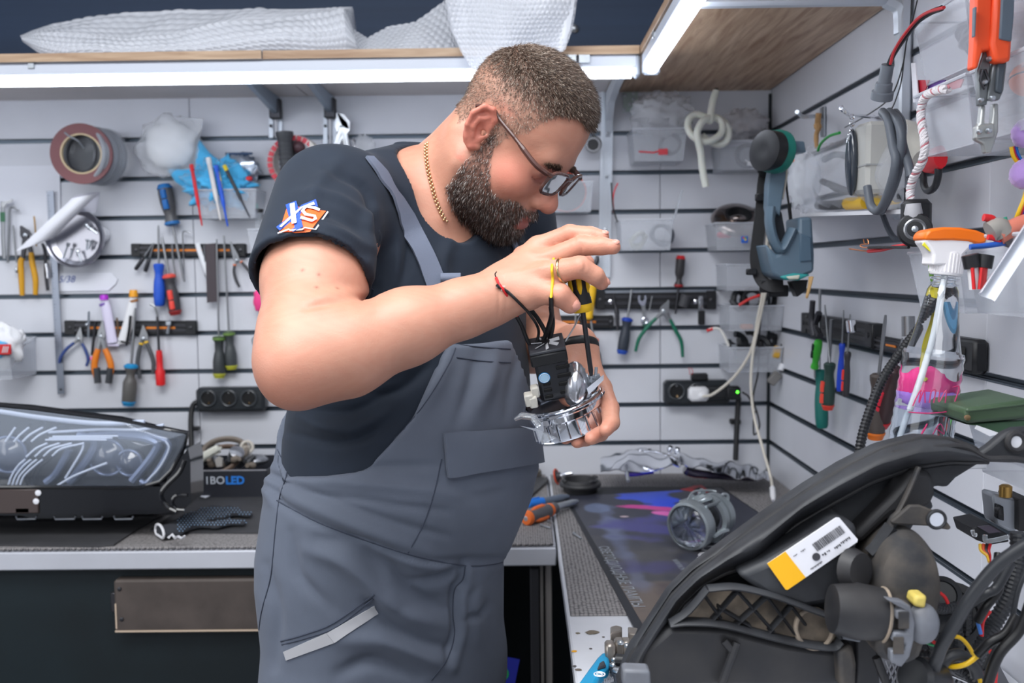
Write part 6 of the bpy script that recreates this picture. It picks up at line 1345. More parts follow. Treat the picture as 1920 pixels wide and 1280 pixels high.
def spot(px, py, rx, ry, th=0.0, hard=2.0, nk=0.5):
    p = np.array(PB(px, py, mz)); d = ((xy[:,0]-p[0])*math.cos(th)+(xy[:,1]-p[1])*math.sin(th))/rx; e = (-(xy[:,0]-p[0])*math.sin(th)+(xy[:,1]-p[1])*math.cos(th))/ry
    return np.clip((1-np.sqrt(d*d+e*e)+nzv*nk+nz2*0.25)*hard, 0, 1)
mixc(spot(1150,1100,0.2,0.35), (86,84,82), 0.7); mixc(spot(1240,1130,0.16,0.14), (112,98,88), 0.75)
mixc(spot(1150,990,0.03,0.2), (106,116,150), 0.8); mixc(spot(1195,1080,0.025,0.12), (110,116,140), 0.6)
mixc(spot(1225,985,0.11,0.12,nk=0.8), (72,70,140), 0.85); mixc(spot(1200,1065,0.09,0.05), (70,66,124), 0.6)
mixc(spot(1215,930,0.06,0.12,nk=1.0,hard=4), (50,84,214), 1); mixc(spot(1245,948,0.045,0.06,nk=1.0,hard=4), (44,78,220), 1)
mixc(spot(1185,915,0.012,0.05,nk=0.6), (214,80,170), 0.9)
mixc(spot(1220,952,0.07,0.022,-0.5,nk=0.9,hard=4), (206,66,150), 1); mixc(spot(1252,962,0.05,0.018,-0.4,nk=0.8,hard=4), (232,110,190), 1)
mixc(spot(1120,952,0.03,0.05,hard=5,nk=0.1)*0.6, (120,138,176), 0.8); mixc(spot(1170,968,0.014,0.008,hard=5,nk=0.3), (214,190,196), 0.9)
mixc(spot(1330,1120,0.1,0.1), (40,30,52), 0.8)
m_print = M('mat_print', (60,60,70), 0.42, bump=0.06, bscale=300); nt = m_print.node_tree; at = nt.nodes.new('ShaderNodeAttribute'); at.attribute_name = 'col'; nt.links.new(at.outputs['Color'], nt.nodes['Principled BSDF'].inputs['Base Color'])
pr = mk('print', (xy, fq), m_print, t, smooth=180, label='printed picture surface'); setcol(pr, colm)
def mtext(body, px, py, dirpx, size, mat, **k):
    a = PB(px, py, mz+0.0006); b = PB(px+dirpx[0], py+dirpx[1], mz+0.0006); X = (b-a).normalized(); return text('lettering', body, a, X, Vector((0,0,1)).cross(X), size, mat, t, 0.0001, **k)
m_lw = M('letter_white', (206,206,210), 0.6); m_lg = M('letter_grey', (158,164,172), 0.6)
mtext('NV', 1326, 934, (8,20), 0.05, m_lw, bold=0.001); mtext('OCIU', 1326, 1040, (-8,28), 0.052, m_lw, bold=0.001)
mtext('WWW.M', 1272, 1058, (60,70), 0.016, m_lg)
mtext('СВЕТОДИОДНЫЕ ЛАМПЫ', 1160, 1075, (100,168), 0.027, m_lg)
lp = [PB(*p, mz+0.0006) for p in cq('i',(1120,488),(1190,470),(1215,462),(1265,458),(1318,500),(1280,512))]
tri = mk('emblem', plate(lp, mz+0.0004, 0.0003), M('emblem_red', (214,40,52), 0.5), t, smooth=0)
li = [PB(*p, mz+0.001) for p in cq('i',(1205,490),(1250,472),(1280,498))]
mk('emblem_hole', plate(li, mz+0.0008, 0.0003), M('mat_edge_black'), t, smooth=0)
pc = PB(1320,1000,mz+0.045); t = thing('projector_lens', 'silver projector lens unit with clear round lens lying on the printed mat', 'lens unit', Vector((pc.x, pc.y, mz)))
m_cast = M('cast_silver', (172,180,184), 0.32, metal=0.65, bump=0.08, bscale=200)
lc = P(1290,985,0); d_ = 1.87
def PP(x, y, d=0.0): return P(x, y, d_+d)
ctr = PP(1290,987,-0.02); axl = (PP(1290,987,-0.02)-PP(1345,962,0.06)).normalized()
lr = 45*pxm(1.85)
mk('lens_barrel', G().lathe([(lr*0.93,0.004),(lr*1.02,0.002),(lr*1.05,-0.003),(lr*1.05,-0.022),(lr*0.98,-0.026),(lr*0.90,-0.022),(lr*0.90,0.0)], ctr, axl, 44, closed=True), m_cast, t)
mk('lens', G().lathe([(lr*0.92,-0.002),(lr*0.8,0.006),(lr*0.55,0.011),(lr*0.25,0.0135),(0.0001,0.014),(0.0001,-0.004),(lr*0.92,-0.004)], ctr, axl, 36), M('lens_glass', (240,244,250), 0.02, trans=1.0, ior=1.45), t, smooth=60)
bk_ = ctr - axl*0.075; r2 = lr*0.98
mk('inner_cone', G().lathe([(lr*0.55,0.0),(lr*0.45,0.03),(lr*0.4,0.045)], bk_, axl, 30), M('inner_dark', (90,92,96), 0.35, metal=0.7), t)
mk('rear_ring', G().lathe([(r2,0),(r2*1.08,0.002),(r2*1.08,0.014),(r2*0.9,0.016),(r2*0.75,0.008),(r2*0.75,0)], bk_, axl, 40, closed=True), m_cast, t)
mk('rear_ring', G().lathe([(r2*0.9,-0.03),(r2*0.98,-0.028),(r2*0.98,-0.012),(r2*0.8,-0.010),(r2*0.7,-0.02)], bk_, axl, 40, closed=True), m_cast, t)
u, v = fr(axl)
for k in range(5):
    a = 2*math.pi*k/5+0.3; e = u*math.cos(a)+v*math.sin(a)
    mk('strut', G().tube([ctr-axl*0.018+e*lr*1.0, ctr-axl*0.045+e*lr*0.98, bk_+axl*0.008+e*r2*1.02], [0.004,0.0034,0.0045], 8, flat=(1.8,0.8), up=e), m_cast, t)
e = Vector((0,0,1)); mk('top_bar', G().box(ctr-axl*0.035+e*lr*0.95+Vector((0.01,0,0)), (0.036,0.012,0.009), Matrix.Rotation(-0.35,3,'Y'), 0.002), m_cast, t)
mk('spring_clip', G().tube(bez([ctr-axl*0.02+Vector((-0.012,0,lr*1.0)), ctr-axl*0.05+Vector((-0.016,0,lr*1.25)), bk_+Vector((0.0,0,r2*1.2)), bk_+Vector((0.015,0,r2*1.15))], 5), 0.0022, 8), m_cast, t)
mk('ear', G().torus(bk_+Vector((0.030,0,r2*0.85)), (0.2,-1,0), 0.008, 0.003, 20, 8, arc=(0.5,5.4)), m_cast, t)
mk('ear', G().box(bk_+Vector((-0.014,0,r2*1.1)), (0.012,0.012,0.016), Matrix.Rotation(0.5,3,'Y'), 0.003), m_cast, t)
mk('foot', G().torus(bk_+Vector((0.012,0,-r2*0.9)), (0.1,-1,0.2), 0.011, 0.003, 20, 8), m_cast, t)
mk('label_mark', G().box(ctr-axl*0.013+(Vector((1,-0.3,-0.15)).normalized())*lr*1.04, (0.002,0.006,0.007), None), m_black, t)
def refl():
    top = [(1126,862),(1150,852),(1175,842),(1205,842),(1240,848),(1280,855),(1330,862),(1380,868),(1420,876),(1441,886)]
    bot = [(1126,881),(1150,882),(1180,882),(1232,882),(1262,872),(1280,870),(1320,878),(1370,890),(1410,897),(1443,902)]
    yf_ = [2.30]*10; g = G(); n = 54
    def fn(u, v):
        s = u*9; i = min(int(s), 8); f = s-i; a = (top[i][0]*(1-f)+top[i+1][0]*f, top[i][1]*(1-f)+top[i+1][1]*f); b = (bot[i][0]*(1-f)+bot[i+1][0]*f, bot[i][1]*(1-f)+bot[i+1][1]*f)
        A1 = P(a[0], a[1], 2.47); B1 = P(b[0], b[1], 2.30); q = A1.lerp(B1, v); nn = Vector((0,0.6,1)).normalized()
        return q + nn*(0.004*math.sin(u*60)*(0.3+0.7*(u > 0.5)) + 0.012*math.sin(v*math.pi) + 0.003*math.sin(u*23+v*5))
    return g.grid(fn, 90, 12, 0.0025, (0,0.3,-1))
t = thing('chrome_reflector', 'wavy chrome headlight trim lying at the back of the right bench', 'trim', PB(1285,895,ZB+MT))
mk('trim', refl(), m_chr2, t, smooth=60)
mk('bar', G().tube(bez([P(1210,846,2.36),P(1230,846,2.34),P(1262,858,2.32),P(1278,869,2.30)], 5), 0.0045, 10, flat=(1,0.5)), m_chr2, t)
mk('under_shell', G().tube(bez([P(1284,878,2.33),P(1300,886,2.33),P(1350,892,2.34),P(1420,900,2.36)], 5), [0.012,0.014,0.015,0.015,0.014,0.014,0.013,0.012,0.012,0.011,0.01,0.01,0.008,0.007,0.006,0.004], 12, flat=(1.4,0.8)), M('shell_dark', (50,46,62), 0.2, coat=0.6), t)
mk('foot', G().tube(bez([P(1172,888,2.31),P(1190,888,2.31),P(1225,883,2.31)], 5), 0.006, 10), M('foot_violet', (70,56,150), 0.25), t)
mk('clip', G().tube([P(1176,886,2.30), P(1178,902,2.27)], 0.004, 8), m_zinc, t)
for (x, y) in ((1186,850),(1200,846),(1216,848),(1255,842),(1268,845)):
    mk('boss', G().lathe([(0.006,0),(0.008,0.006),(0.006,0.014)], P(x,y+4,2.44), (0.2,-0.4,1), 12), m_chr2, t)
for k in range(8):
    x = 1345+k*12; mk('facet', G().box(P(x, 878+k*2.2, 2.36), (0.009,0.03,0.006), Matrix.Rotation(0.5,3,'Y'), 0.001), m_chr2, t, smooth=0)
c = PB(1088,922,ZB+MT); t = thing('rubber_bowl', 'round black rubber cap lying open side up behind the printed mat', 'cap', c)
rr = 44*pxm(c.y)
mk('bowl', G().lathe([(rr*0.72,0),(rr*0.8,0.004),(rr*0.86,0.014),(rr*1.0,0.017),(rr*1.02,0.021),(rr*0.98,0.025),(rr*0.86,0.025),(rr*0.82,0.032),(rr*0.76,0.032),(rr*0.7,0.012),(0,0.008)], c, (0,0,1), 44, sq=(1,0.9)), M('cap_rubber', (52,52,54), 0.5), t)
for a in (0.6, 2.4, 3.7, 5.3): mk('tab', G().box(c+Vector((math.cos(a)*rr*0.82, math.sin(a)*rr*0.74, 0.032)), (0.016,0.008,0.006), Matrix.Rotation(a+1.57,3,'Z'), 0.002), M('cap_rubber'), t)
t = thing('headlamp_bulb', 'small bulb with an orange ringed base lying behind the black cap', 'bulb', PB(1050,895,ZB+MT))
b0 = PB(1044,893,ZB+0.022); mk('base', G().lathe([(0.004,-0.008),(0.018,-0.003),(0.018,0.0),(0.010,0.002),(0.009,0.012)], b0, (0.9,-0.3,0.25), 22), M('base_dark', (60,58,62), 0.4), t)
mk('ring', G().torus(b0, (0.9,-0.3,0.25), 0.0185, 0.002, 26, 6), M('seal_orange', (206,72,36), 0.5), t); mk('glass', G().lathe([(0.007,0.012),(0.007,0.034),(0.004,0.042),(0,0.044)], b0, (0.9,-0.3,0.25), 16), m_chrome, t)
item('bulb_socket', 'little brown round socket beside his pocket at the back of the bench', 'socket', G().lathe([(0.018,0),(0.021,0.004),(0.021,0.016),(0.015,0.02),(0.010,0.028)], PB(1000,893,ZB+MT), (0,0,1), 24), M('socket_taupe', (104,98,92), 0.5))
def onb(x, y, h=0.0): return PB(x, y, ZB+MT+h)
t = thing('marker_pen', 'grey marker with a blue cap beside the orange screwdriver', 'pen', onb(1020,940))
a, b = onb(992,944,0.008), onb(1046,934,0.008); mk('barrel', G().lathe([(0.006,0),(0.007,0.01),(0.0085,0.04),(0.0085,0.095),(0.006,0.105),(0.004,0.115)], a, b-a, 18), M('pen_grey', (98,108,124), 0.4), t)
mk('cap', G().lathe([(0.006,-0.006),(0.0094,-0.003),(0.0094,0.018),(0.009,0.04)], a, b-a, 18), M('pen_blue', (40,120,214), 0.35), t)
mk('clip', G().tube([a+Vector((0,0,0.01)), a.lerp(b,0.35)+Vector((0,0,0.0105))], 0.0016, 6), M('pen_blue'), t)
t = thing('screwdriver', 'stubby orange and grey screwdriver lying on the mat beside the blue capped pen', 'screwdriver', onb(1015,965))
a, b, c = onb(986,972,0.015), onb(1040,952,0.015), onb(1082,940,0.010); L = (b-a).length
mk('handle', G().lathe([(0.006,0),(0.012,0.001),(0.0155,0.008),(0.0145,0.02),(0.0165,0.04),(0.016,L*0.7),(0.012,L*0.85),(0.013,L)], a, b-a, 26), M('handle_grey', (92,92,96), 0.5), t)
mk('end_cap', G().lathe([(0.006,-0.001),(0.013,0.0),(0.0163,0.006),(0.016,0.010)], a, b-a, 26), M('handle_orange', (232,112,46), 0.45), t)
for k in range(3):
    u, v = fr(b-a); an = 2*math.pi*k/3+0.6; e = u*math.cos(an)+v*math.sin(an)
    mk('grip_inlay', G().tube([a+(b-a)*q+e*r for q, r in ((0.14,0.011),(0.3,0.0135),(0.55,0.0135),(0.72,0.011))], [0.003,0.006,0.006,0.002], 10), M('handle_orange'), t)
mk('collar', G().lathe([(0.0145,L*0.76),(0.015,L*0.8),(0.0145,L*0.84)], a, b-a, 24), M('handle_orange'), t)
mk('hole', G().lathe([(0.0035,-0.0016),(0.0055,-0.0012),(0.0055,-0.0006)], a, b-a, 14), m_chrome, t)
mk('shaft', G().tube([b, b.lerp(c,.2), b.lerp(c,.8), c], [0.005,0.008,0.008,0.005], 10), m_zinc, t)
item('flat_key', 'flat steel strip half hidden by his overalls beside the screwdriver', 'strip', G().box(onb(972,962,0.002), (0.05,0.02,0.002), None), m_zinc)
for i, (x0,y0,x1,y1) in enumerate(((1014,984,1030,989),(1028,976,1036,980),(1076,1000,1088,1008))):
    a, b = onb(x0,y0,0.003), onb(x1,y1,0.003)
    item('screw', ('small zinc screw lying below the orange screwdriver','tiny screw lying just behind the longer screw','small screw lying alone on the woven mat near the printed mat edge')[i], 'screw', G().lathe([(0.0022,0),(0.0035,0.0),(0.0035,0.003),(0.0018,0.0032),(0.0018,(b-a).length+0.004)], a, b-a, 10), m_zinc)
item('sanding_bar', 'dark flat bar lying along the bench behind the orange screwdriver', 'bar', G().prism([onb(985,944),onb(1028,905),onb(1026,898),onb(980,938)], (0,0,0.008)), M('bar_dark', (60,60,62), 0.6))
def HLp(x, y, d): return P(x, y, d)
t = thing('headlight', 'large glossy black car headlight with clear lens lying on the left bench', 'headlight', PB(150,975,ZB+MT))
m_hg = M('gloss_black', (14,15,19), 0.12, coat=0.8); m_hl = M('headlight_glass', (214,226,244), 0.03, alpha=0.22, coat=1.0)
HD = 1.98
body = [(-220,742),(0,754),(60,758),(150,770),(230,780),(300,797),(356,808),(350,830),(345,850),(356,862),(358,942),(340,958),(300,962),(250,963),(230,969),(60,972),(40,966),(-220,966)]
def shell(poly, d0, d1, inset=0.0):
    g = G(); return g.prism([P(x, y, d0) for x, y in poly], (0, d1-d0, 0))
sf = struct
n_ = len(body); mk('housing', G().add([P(x,y,HD+0.03) for x,y in body]+[P(x-8,y+6,HD+0.08) for x,y in body]+[P(min(x,330)-14,min(max(y,800),950),HD+0.2) for x,y in body], [tuple(range(n_)), tuple(range(2*n_,3*n_))]+[(i+k*n_,(i+1)%n_+k*n_,(i+1)%n_+(k+1)*n_,i+(k+1)*n_) for k in (0,1) for i in range(n_)]), m_hg, t, smooth=30)
lowp = [(-220,912),(300,912),(310,905),(352,840),(357,862),(358,942),(340,958),(300,963),(-220,968)]
mk('lower_housing', G().prism([P(x,y,HD-0.012) for x,y in lowp], (0,0.08,0)), m_hg, t, smooth=30)
lensp = [(-220,748),(0,760),(60,766),(150,778),(230,788),(300,803),(352,812),(345,838),(322,880),(300,902),(262,913),(-220,912)]
cx_, cy_ = 60, 845
def lensfn(u, v):
    n = len(lensp); s = u*n; i = int(s) % n; f = s-int(s); a = lensp[i]; b = lensp[(i+1)%n]; x = a[0]*(1-f)+b[0]*f; y = a[1]*(1-f)+b[1]*f
    tx = x*(1-v)+(min(max(x,-160),250))*v; ty = y*(1-v)+(848-(x-60)*0.02)*v
    return P(tx, ty, HD-0.012-0.045*math.sin(v*math.pi/2)+0.0*u)
mk('lens', G().grid(lensfn, 72, 8), m_hl, t, smooth=60)
mk('lens_rim', G().tube([P(x,y,HD-0.012) for x,y in lensp], 0.0045, 8, closed=True), m_hg, t)
m_h1 = M('reflector_blue', (104,116,144), 0.22, metal=0.5); m_h2 = M('inner_navy', (36,44,66), 0.3, coat=0.4)
mk('inner_panel', shell([(x*0.985+2, y*0.97+25) for x, y in lensp], HD+0.035, HD+0.048), m_h2, t, smooth=0)
m_drl = M('light_guide', (206,216,236), 0.25, emit=0.0)
def guide(pts, r, d=HD+0.015, mat=None, nm='light_guide', fl=None): mk(nm, G().tube(bez([P(*p, d) for p in cq('c', *pts)], 6), r*0.8, 8, flat=fl), mat or m_drl, t)
guide(((0,120),(300,165),(700,205),(1040,195)), 0.006); guide(((350,270),(700,250),(1000,250),(1180,215)), 0.0035)
guide(((640,290),(860,280),(1050,290),(1190,330),(1215,390),(1150,520),(1060,630),(1010,620)), 0.008, mat=m_h1)
guide(((860,290),(1040,310),(1130,350),(1120,400),(1050,500),(950,620)), 0.011, mat=m_h1)
guide(((1190,330),(1215,390),(1150,520),(1060,620)), 0.0025, HD+0.002)
guide(((560,290),(680,330),(660,420),(560,560),(500,630)), 0.012, mat=m_h1); guide(((600,340),(590,400),(520,520),(470,600)), 0.003, HD+0.0)
guide(((500,390),(470,450),(400,570),(330,630)), 0.010, mat=m_h1)
for k in range(4):
    guide(((40+k*62,335),(75+k*72,285),(110+k*98,235)), 0.0028, HD-0.004); guide(((190+k*62,445-k*2),(260+k*62,385),(340+k*88,348)), 0.0026, HD-0.004)
    guide(((60+k*28,650),(85+k*30,580),(130+k*40,510),(180+k*42,465)), 0.0026, HD-0.004)
for k in range(3): guide(((380-k*26,300+k*12),(600,298+k*12),(850-k*40,296+k*14)), 0.0022, HD-0.004)
guide(((410,655),(520,590),(650,535),(770,490)), 0.003, HD-0.004)
for (x, y, r_) in ((770,450,0.034),(60,430,0.034),(930,490,0.024)):
    c = P(*cq('c',(x, y)), HD+0.02); mk('projector', G().lathe([(0.0,-0.012),(r_*0.5,-0.010),(r_*0.8,-0.002),(r_,0.0),(r_*1.05,0.014),(r_*0.9,0.016)], c, (0,1,0), 32), M('proj_glass', (56,64,84), 0.08, coat=1.0), t)
    mk('projector_ring', G().torus(c, (0,1,0), r_*1.08, 0.003, 32, 8), m_h1, t)
for p in ((277,705),(262,765)):
    mk('rivet', G().lathe([(0.006,0),(0.006,0.002),(0.003,0.003)], P(*cq('c',p), HD-0.014), N3, 18), m_white, t)
mk('plate', G().box(P(*cq('c',(120,765)), HD-0.013), (0.09,0.006,0.05), None, 0.002), M('brown_plate', (70,60,58), 0.45), t)
mk('screw_pocket', G().box(P(*cq('c',(165,830)), HD-0.013), (0.03,0.006,0.012), None, 0.002), M('slot_dark'), t)
for (x0, x1) in ((115,265),(390,545),(590,740),(820,960)):
    mk('clip_loop', G().tube([P(*p, HD+0.0) for p in cq('c',(x0,870),(x0+10,895),(x1-10,893),(x1,872))], 0.0022, 8), M('clip_grey', (110,114,122), 0.3), t)
mk('side_recess', G().tube(bez([P(*p, HD-0.012) for p in cq('c',(1330,470),(1290,560),(1200,650),(1160,720),(1200,800),(1270,840))], 5), 0.005, 8), m_hg, t)
mk('side_recess', G().tube(bez([P(*p, HD-0.012) for p in cq('c',(1350,720),(1270,725),(1240,770),(1270,820),(1330,830))], 5), 0.004, 8), m_hg, t)
bz0 = ZB+MT+0.004
t = thing('carton', 'low black carton of old headlamp parts with partly hidden blue and white lettering', 'box', PB(425,930,bz0))
x0, x1 = P(352,900,2.33).x, P(500,900,2.33).x; y0, y1 = 2.33, 2.53; hz = 0.063
m_ct = M('carton_black', (40,42,50), 0.55)
mk('front', G().box(((x0+x1)/2, y0, bz0+hz/2), (x1-x0, 0.004, hz)), m_ct, t, smooth=0, label='front panel with lettering'); mk('back', G().box(((x0+x1)/2, y1, bz0+hz/2), (x1-x0, 0.004, hz)), m_ct, t, smooth=0)
for x in (x0, x1): mk('side', G().box((x, (y0+y1)/2, bz0+hz/2), (0.004, y1-y0-0.004, hz)), m_ct, t, smooth=0)
mk('bottom', G().box(((x0+x1)/2, (y0+y1)/2, bz0+0.002), (x1-x0-0.004, y1-y0-0.004, 0.003)), m_ct, t, smooth=0)
mk('front_edge', G().box(((x0+x1)/2, y0, bz0+hz+0.001), (x1-x0, 0.005, 0.002)), M('carton_edge', (150,150,156), 0.6), t, smooth=0)
pl = W; X = Vector((1,0,0)); Zu = Vector((0,0,1))
ca = P(*cq('c',(1490,618)), y0-0.004); text('lettering', '1BO', P(*cq('c',(1545,618)), y0-0.004), X, Zu, 0.026, M('letter_pale', (200,206,216), 0.5), t, 0.0003, bold=0.0002)
text('lettering', 'LED', P(*cq('c',(1692,618)), y0-0.004), X, Zu, 0.026, M('letter_blue', (48,132,226), 0.5), t, 0.0003, bold=0.0009)
mk('badge', G().box(P(*cq('c',(1410,615)), y0-0.004), (0.03,0.002,0.015)), M('badge_grey', (110,110,116), 0.4), t, smooth=0)
mk('flap', G().prism([PB(*p, bz0+0.003) for p in cq('c',(1360,712),(1545,712),(1480,745))], (0,0,0.0015)), M('flap_white', (216,218,226), 0.6), t, smooth=0)
ds = (('cable_band','wide dark curved band lying over the junk in the carton'),)
m_tp = M('taupe_plastic', (120,110,100), 0.5); m_pl = M('pale_plastic', (206,206,196), 0.4)
def jc(nm, label, cat, g, mat): item(nm, label, cat, g, mat)
zj = bz0+0.055
jc('hoop', 'dark curved hoop topmost in the carton', 'hoop', G().torus(P(422,846,2.42), (0.1,-0.5,1), 0.052, 0.006, 36, 8, flat=(1.4,1)), m_tp)
jc('hoop', 'second brown hoop lower in the carton', 'hoop', G().torus(P(412,862,2.40), (-0.2,-0.6,1), 0.05, 0.005, 36, 8, flat=(1.4,1)), M('brown_hoop', (110,92,80), 0.5))
jc('relay_block', 'pale ribbed block at the left of the carton', 'block', G().box(P(390,852,2.37), (0.062,0.02,0.022), Matrix.Rotation(-0.5,3,'Y'), 0.004).box(P(398,848,2.358), (0.05,0.006,0.006), Matrix.Rotation(-0.5,3,'Y')), m_pl)
jc('latch', 'small grey latch hanging over the front of the carton', 'latch', G().prism([P(*p,2.355) for p in cq('c',(1545,470),(1570,445),(1600,460),(1600,515),(1560,520))], (0,0.008,0)), M('latch_grey', (170,166,162), 0.4))
jc('ballast', 'silver rounded ballast at the right of the carton', 'ballast', crumple(P(475,862,2.42), (0.035,0.03,0.014), None, 3.3, 0.12, 24, 14), m_js)
jc('motor', 'steel drum motor in the middle of the carton', 'motor', G().lathe([(0.012,0),(0.018,0.004),(0.018,0.03),(0.008,0.034)], P(440,860,2.40), (0.4,-0.6,0.7), 24), m_js)
jc('socket_piece', 'pale ringed socket sticking up at the right of the carton', 'socket', G().torus(P(463,838,2.44), (0.3,-1,0.2), 0.014, 0.004, 24, 8).lathe([(0.008,0),(0.010,0.02)], P(463,850,2.44), (0,0,1), 14), M('socket_cream', (196,190,180), 0.4))
random.seed(5)
for k in range(9):
    p = P(372+k*13, 868+random.uniform(-8,6), 2.40+random.uniform(-0.03,0.05)); d = Vector((random.uniform(-1,1), random.uniform(-1,1), random.uniform(0,1))).normalized()
    it = item('small_part', ('%s of the nine small loose lamp parts in the carton, counted from its left end' % ('first','second','third','fourth','fifth','sixth','seventh','eighth','ninth')[k]), 'part', G().lathe([(0.004,0),(0.009,0.003),(0.009,0.014),(0.006,0.018),(0.006,0.026)], p, d, 12), (m_js, m_jb, m_tp)[k % 3], 'loose lamp parts in the carton')
t = thing('work_glove', 'black knit glove with pale blue grip dots and white cuff on the rubber mat', 'glove', PB(375,985,bz0))
def g3(p): x, y = cq('c', p); return x, y
gz = bz0+0.008
fing = [[(1380,930),(1560,940),(1650,920),(1745,922)],[(1400,900),(1580,880),(1690,850),(1790,862)],[(1420,870),(1550,850),(1640,825),(1700,832)],[(1380,880),(1460,845),(1530,822),(1570,818)]]
GP = [[PB(*g3(p), gz) for p in f] for f in fing]
wrist_ = PB(*g3((1240,985)), gz); cuff = PB(*g3((1150,1000)), gz)
def Fgl(p):
    d = None
    for f in GP:
        e = chain(p, [np.array(x) for x in f], [0.013,0.0125,0.0115,0.0095], 0.006); d = e if d is None else smin(d, e, 0.006)
    d = smin(d, chain(p, [np.array(wrist_), np.array(GP[1][0])*0.6+np.array(GP[0][0])*0.4], [0.022,0.03], 0.01), 0.02)
    d = smin(d, rc(p, np.array(wrist_), np.array(cuff), 0.022, 0.026), 0.01)
    q = p.copy(); return smax(d, bz0+0.0005-p[:,2], 0.002)
def Fgl2(p):
    q = p.copy(); q[:,2] = bz0+0.008+(p[:,2]-bz0-0.008)*1.5; ax2 = np.array((cuff-wrist_).normalized())
    return smax(smax(Fgl(q)*0.8, bz0+0.0005-p[:,2], 0.002), (p-A(cuff))@A(ax2), 0.002)
allp = np.array([tuple(x) for f in GP for x in f]+[tuple(cuff), tuple(wrist_)])
v_, f2_ = sdf_mesh(Fgl2, tuple(allp.min(0)-0.04), tuple(allp.max(0)+0.04), 0.0022)
N2 = vnormals(v_, f2_); kn = np.array([noise.noise(Vector(p)*140) for p in v_]); v_ = v_ + N2*kn[:,None]*0.0012
mk('knit', (v_, f2_), M('glove_knit', (52,54,60), 0.9, bump=0.4, bscale=500), t, smooth=180)
dt = G(); cnt = 0; tg = bvh(v_, f2_)
for i in range(26):
    for j in range(14):
        x = 1280+i*24+(j%2)*12; y = 815+j*15
        h, n = cast(tg, *g3((x, y)), 0.0)
        if h is not None and n.z > 0.25: dt.ball(h, 0.0015, 6, 4)
mk('grip_dots', dt, M('dot_blue', (126,156,186), 0.5), t, kind='stuff')
cu = []; axc = (cuff-wrist_).normalized(); u, v = fr(axc)
for k in range(24):
    a = 2*math.pi*k/24; cu.append(cuff+Vector((0,0,0.004))+(Vector((0,0,1)).cross(axc)).normalized()*math.cos(a)*0.026+Vector((0,0,1))*max(-0.009, math.sin(a)*0.0145))
mk('cuff', G().tube(cu, 0.0028, 8, closed=True), M('cuff_white', (214,214,218), 0.8), t)
mk('cuff_hem', G().tube([PB(*g3(p), gz+0.008) for p in ((1215,1025),(1240,1005),(1260,1030),(1285,1020),(1310,1032),(1330,1018))], 0.0026, 8), M('cuff_white'), t)
x = P(945,1262,1.98); t = thing('thermal_print', 'blue card with a rainbow heat blob standing in the dark bay under the bench', 'card', x)
R = Matrix.Rotation(0.2,3,'Y'); mk('card', G().box(x, (0.052,0.002,0.07), R), M('card_blue', (36,44,150), 0.5), t, smooth=0)
for i, (r, c) in enumerate(((0.016,(40,150,90)),(0.011,(206,214,60)),(0.0075,(232,110,40)),(0.0045,(214,40,40)))):
    mk('heat_spot', G().lathe([(r,0),(r,0.0006*(i+1))], x+Vector((-0.006,-0.0012,0.0)), N3, 20), M('heat_%d' % i, c, 0.5), t)
m_bub = M('bubble_film', (242,245,252), 0.14, alpha=0.6)
def bubbly(fn, nu, nv, cu, cv, amp, cam_n=(0,-1,0.25), th=None):
    N_ = Vector(cam_n).normalized(); g = G()
    def f(u, v):
        p = Vector(fn(u, v)); r = round(v*cv); a = ((u*cu+(r % 2)*0.5) % 1)-0.5; b = (v*cv-r); d = math.sqrt(a*a+b*b)
        w_ = noise.noise(p*11)*0.014+noise.noise(p*30)*0.003
        return p + N_*(amp*max(0, 1-(d/0.46)**2)**0.5 + w_)
    return g.grid(f, nu, nv)
topL = [(38,68),(60,58),(100,45),(240,24),(400,19),(560,18),(640,15),(662,16),(668,52)]; midL = [(42,70),(75,64),(160,66),(240,74),(330,66),(420,44),(560,32),(645,18),(664,60)]
botL = [(44,80),(70,98),(100,111),(240,108),(400,105),(500,98),(600,96),(650,95),(668,94)]
def lerpc(c, u):
    s = u*(len(c)-1); i = min(int(s), len(c)-2); f = s-i; return c[i][0]*(1-f)+c[i+1][0]*f, c[i][1]*(1-f)+c[i+1][1]*f
t = thing('bubble_wrap', 'flat folded sheet of bubble wrap lying on the left shelf board', 'bubble wrap', P(350,110,2.2), 'bubble wrap on the shelf')
def fL(u, v): a, b = lerpc(midL, u), lerpc(botL, u); x, y = a[0]*(1-v)+b[0]*v, a[1]*(1-v)+b[1]*v; return P(x, y, 2.165-0.03*math.sin(v*math.pi)+0.03*(1-v))
mk('front_fold', bubbly(fL, 330, 34, 55, 6, 0.0052), m_bub, t, smooth=180)
def fL2(u, v): a, b = lerpc(topL, u), lerpc(midL, u); x, y = a[0]*(1-v)+b[0]*v, a[1]*(1-v)+b[1]*v; return P(x, y+2*v, 2.20+0.10*(1-v))
mk('back_fold', bubbly(fL2, 200, 30, 50, 5, 0.0045), m_bub, t, smooth=180)
def fL3(u, v): a = lerpc(botL, u); b = lerpc(topL, u); x, y = a[0]*(1-v)+b[0]*v, a[1]*(1-v)+b[1]*v; return P(x, y-1, 2.19+0.12*v)
mk('inner_layer', G().grid(fL3, 60, 10), m_bub, t, smooth=180)
t = thing('bubble_wrap', 'loose bubble wrap heaped on the shelf and draped over its edge above his head', 'bubble wrap', P(900,100,2.15), 'bubble wrap on the shelf')
topR = [(664,58),(690,74),(730,50),(780,42),(830,8),(850,-10),(870,-14)]; botR = [(664,96),(690,95),(740,94),(790,93),(850,92),(870,92),(880,92)]
def fR(u, v): a, b = lerpc(topR, u), lerpc(botR, u); x, y = a[0]*(1-v)+b[0]*v, a[1]*(1-v)+b[1]*v; return P(x, y, 2.17+0.08*(1-v)+0.02*math.sin(u*9))
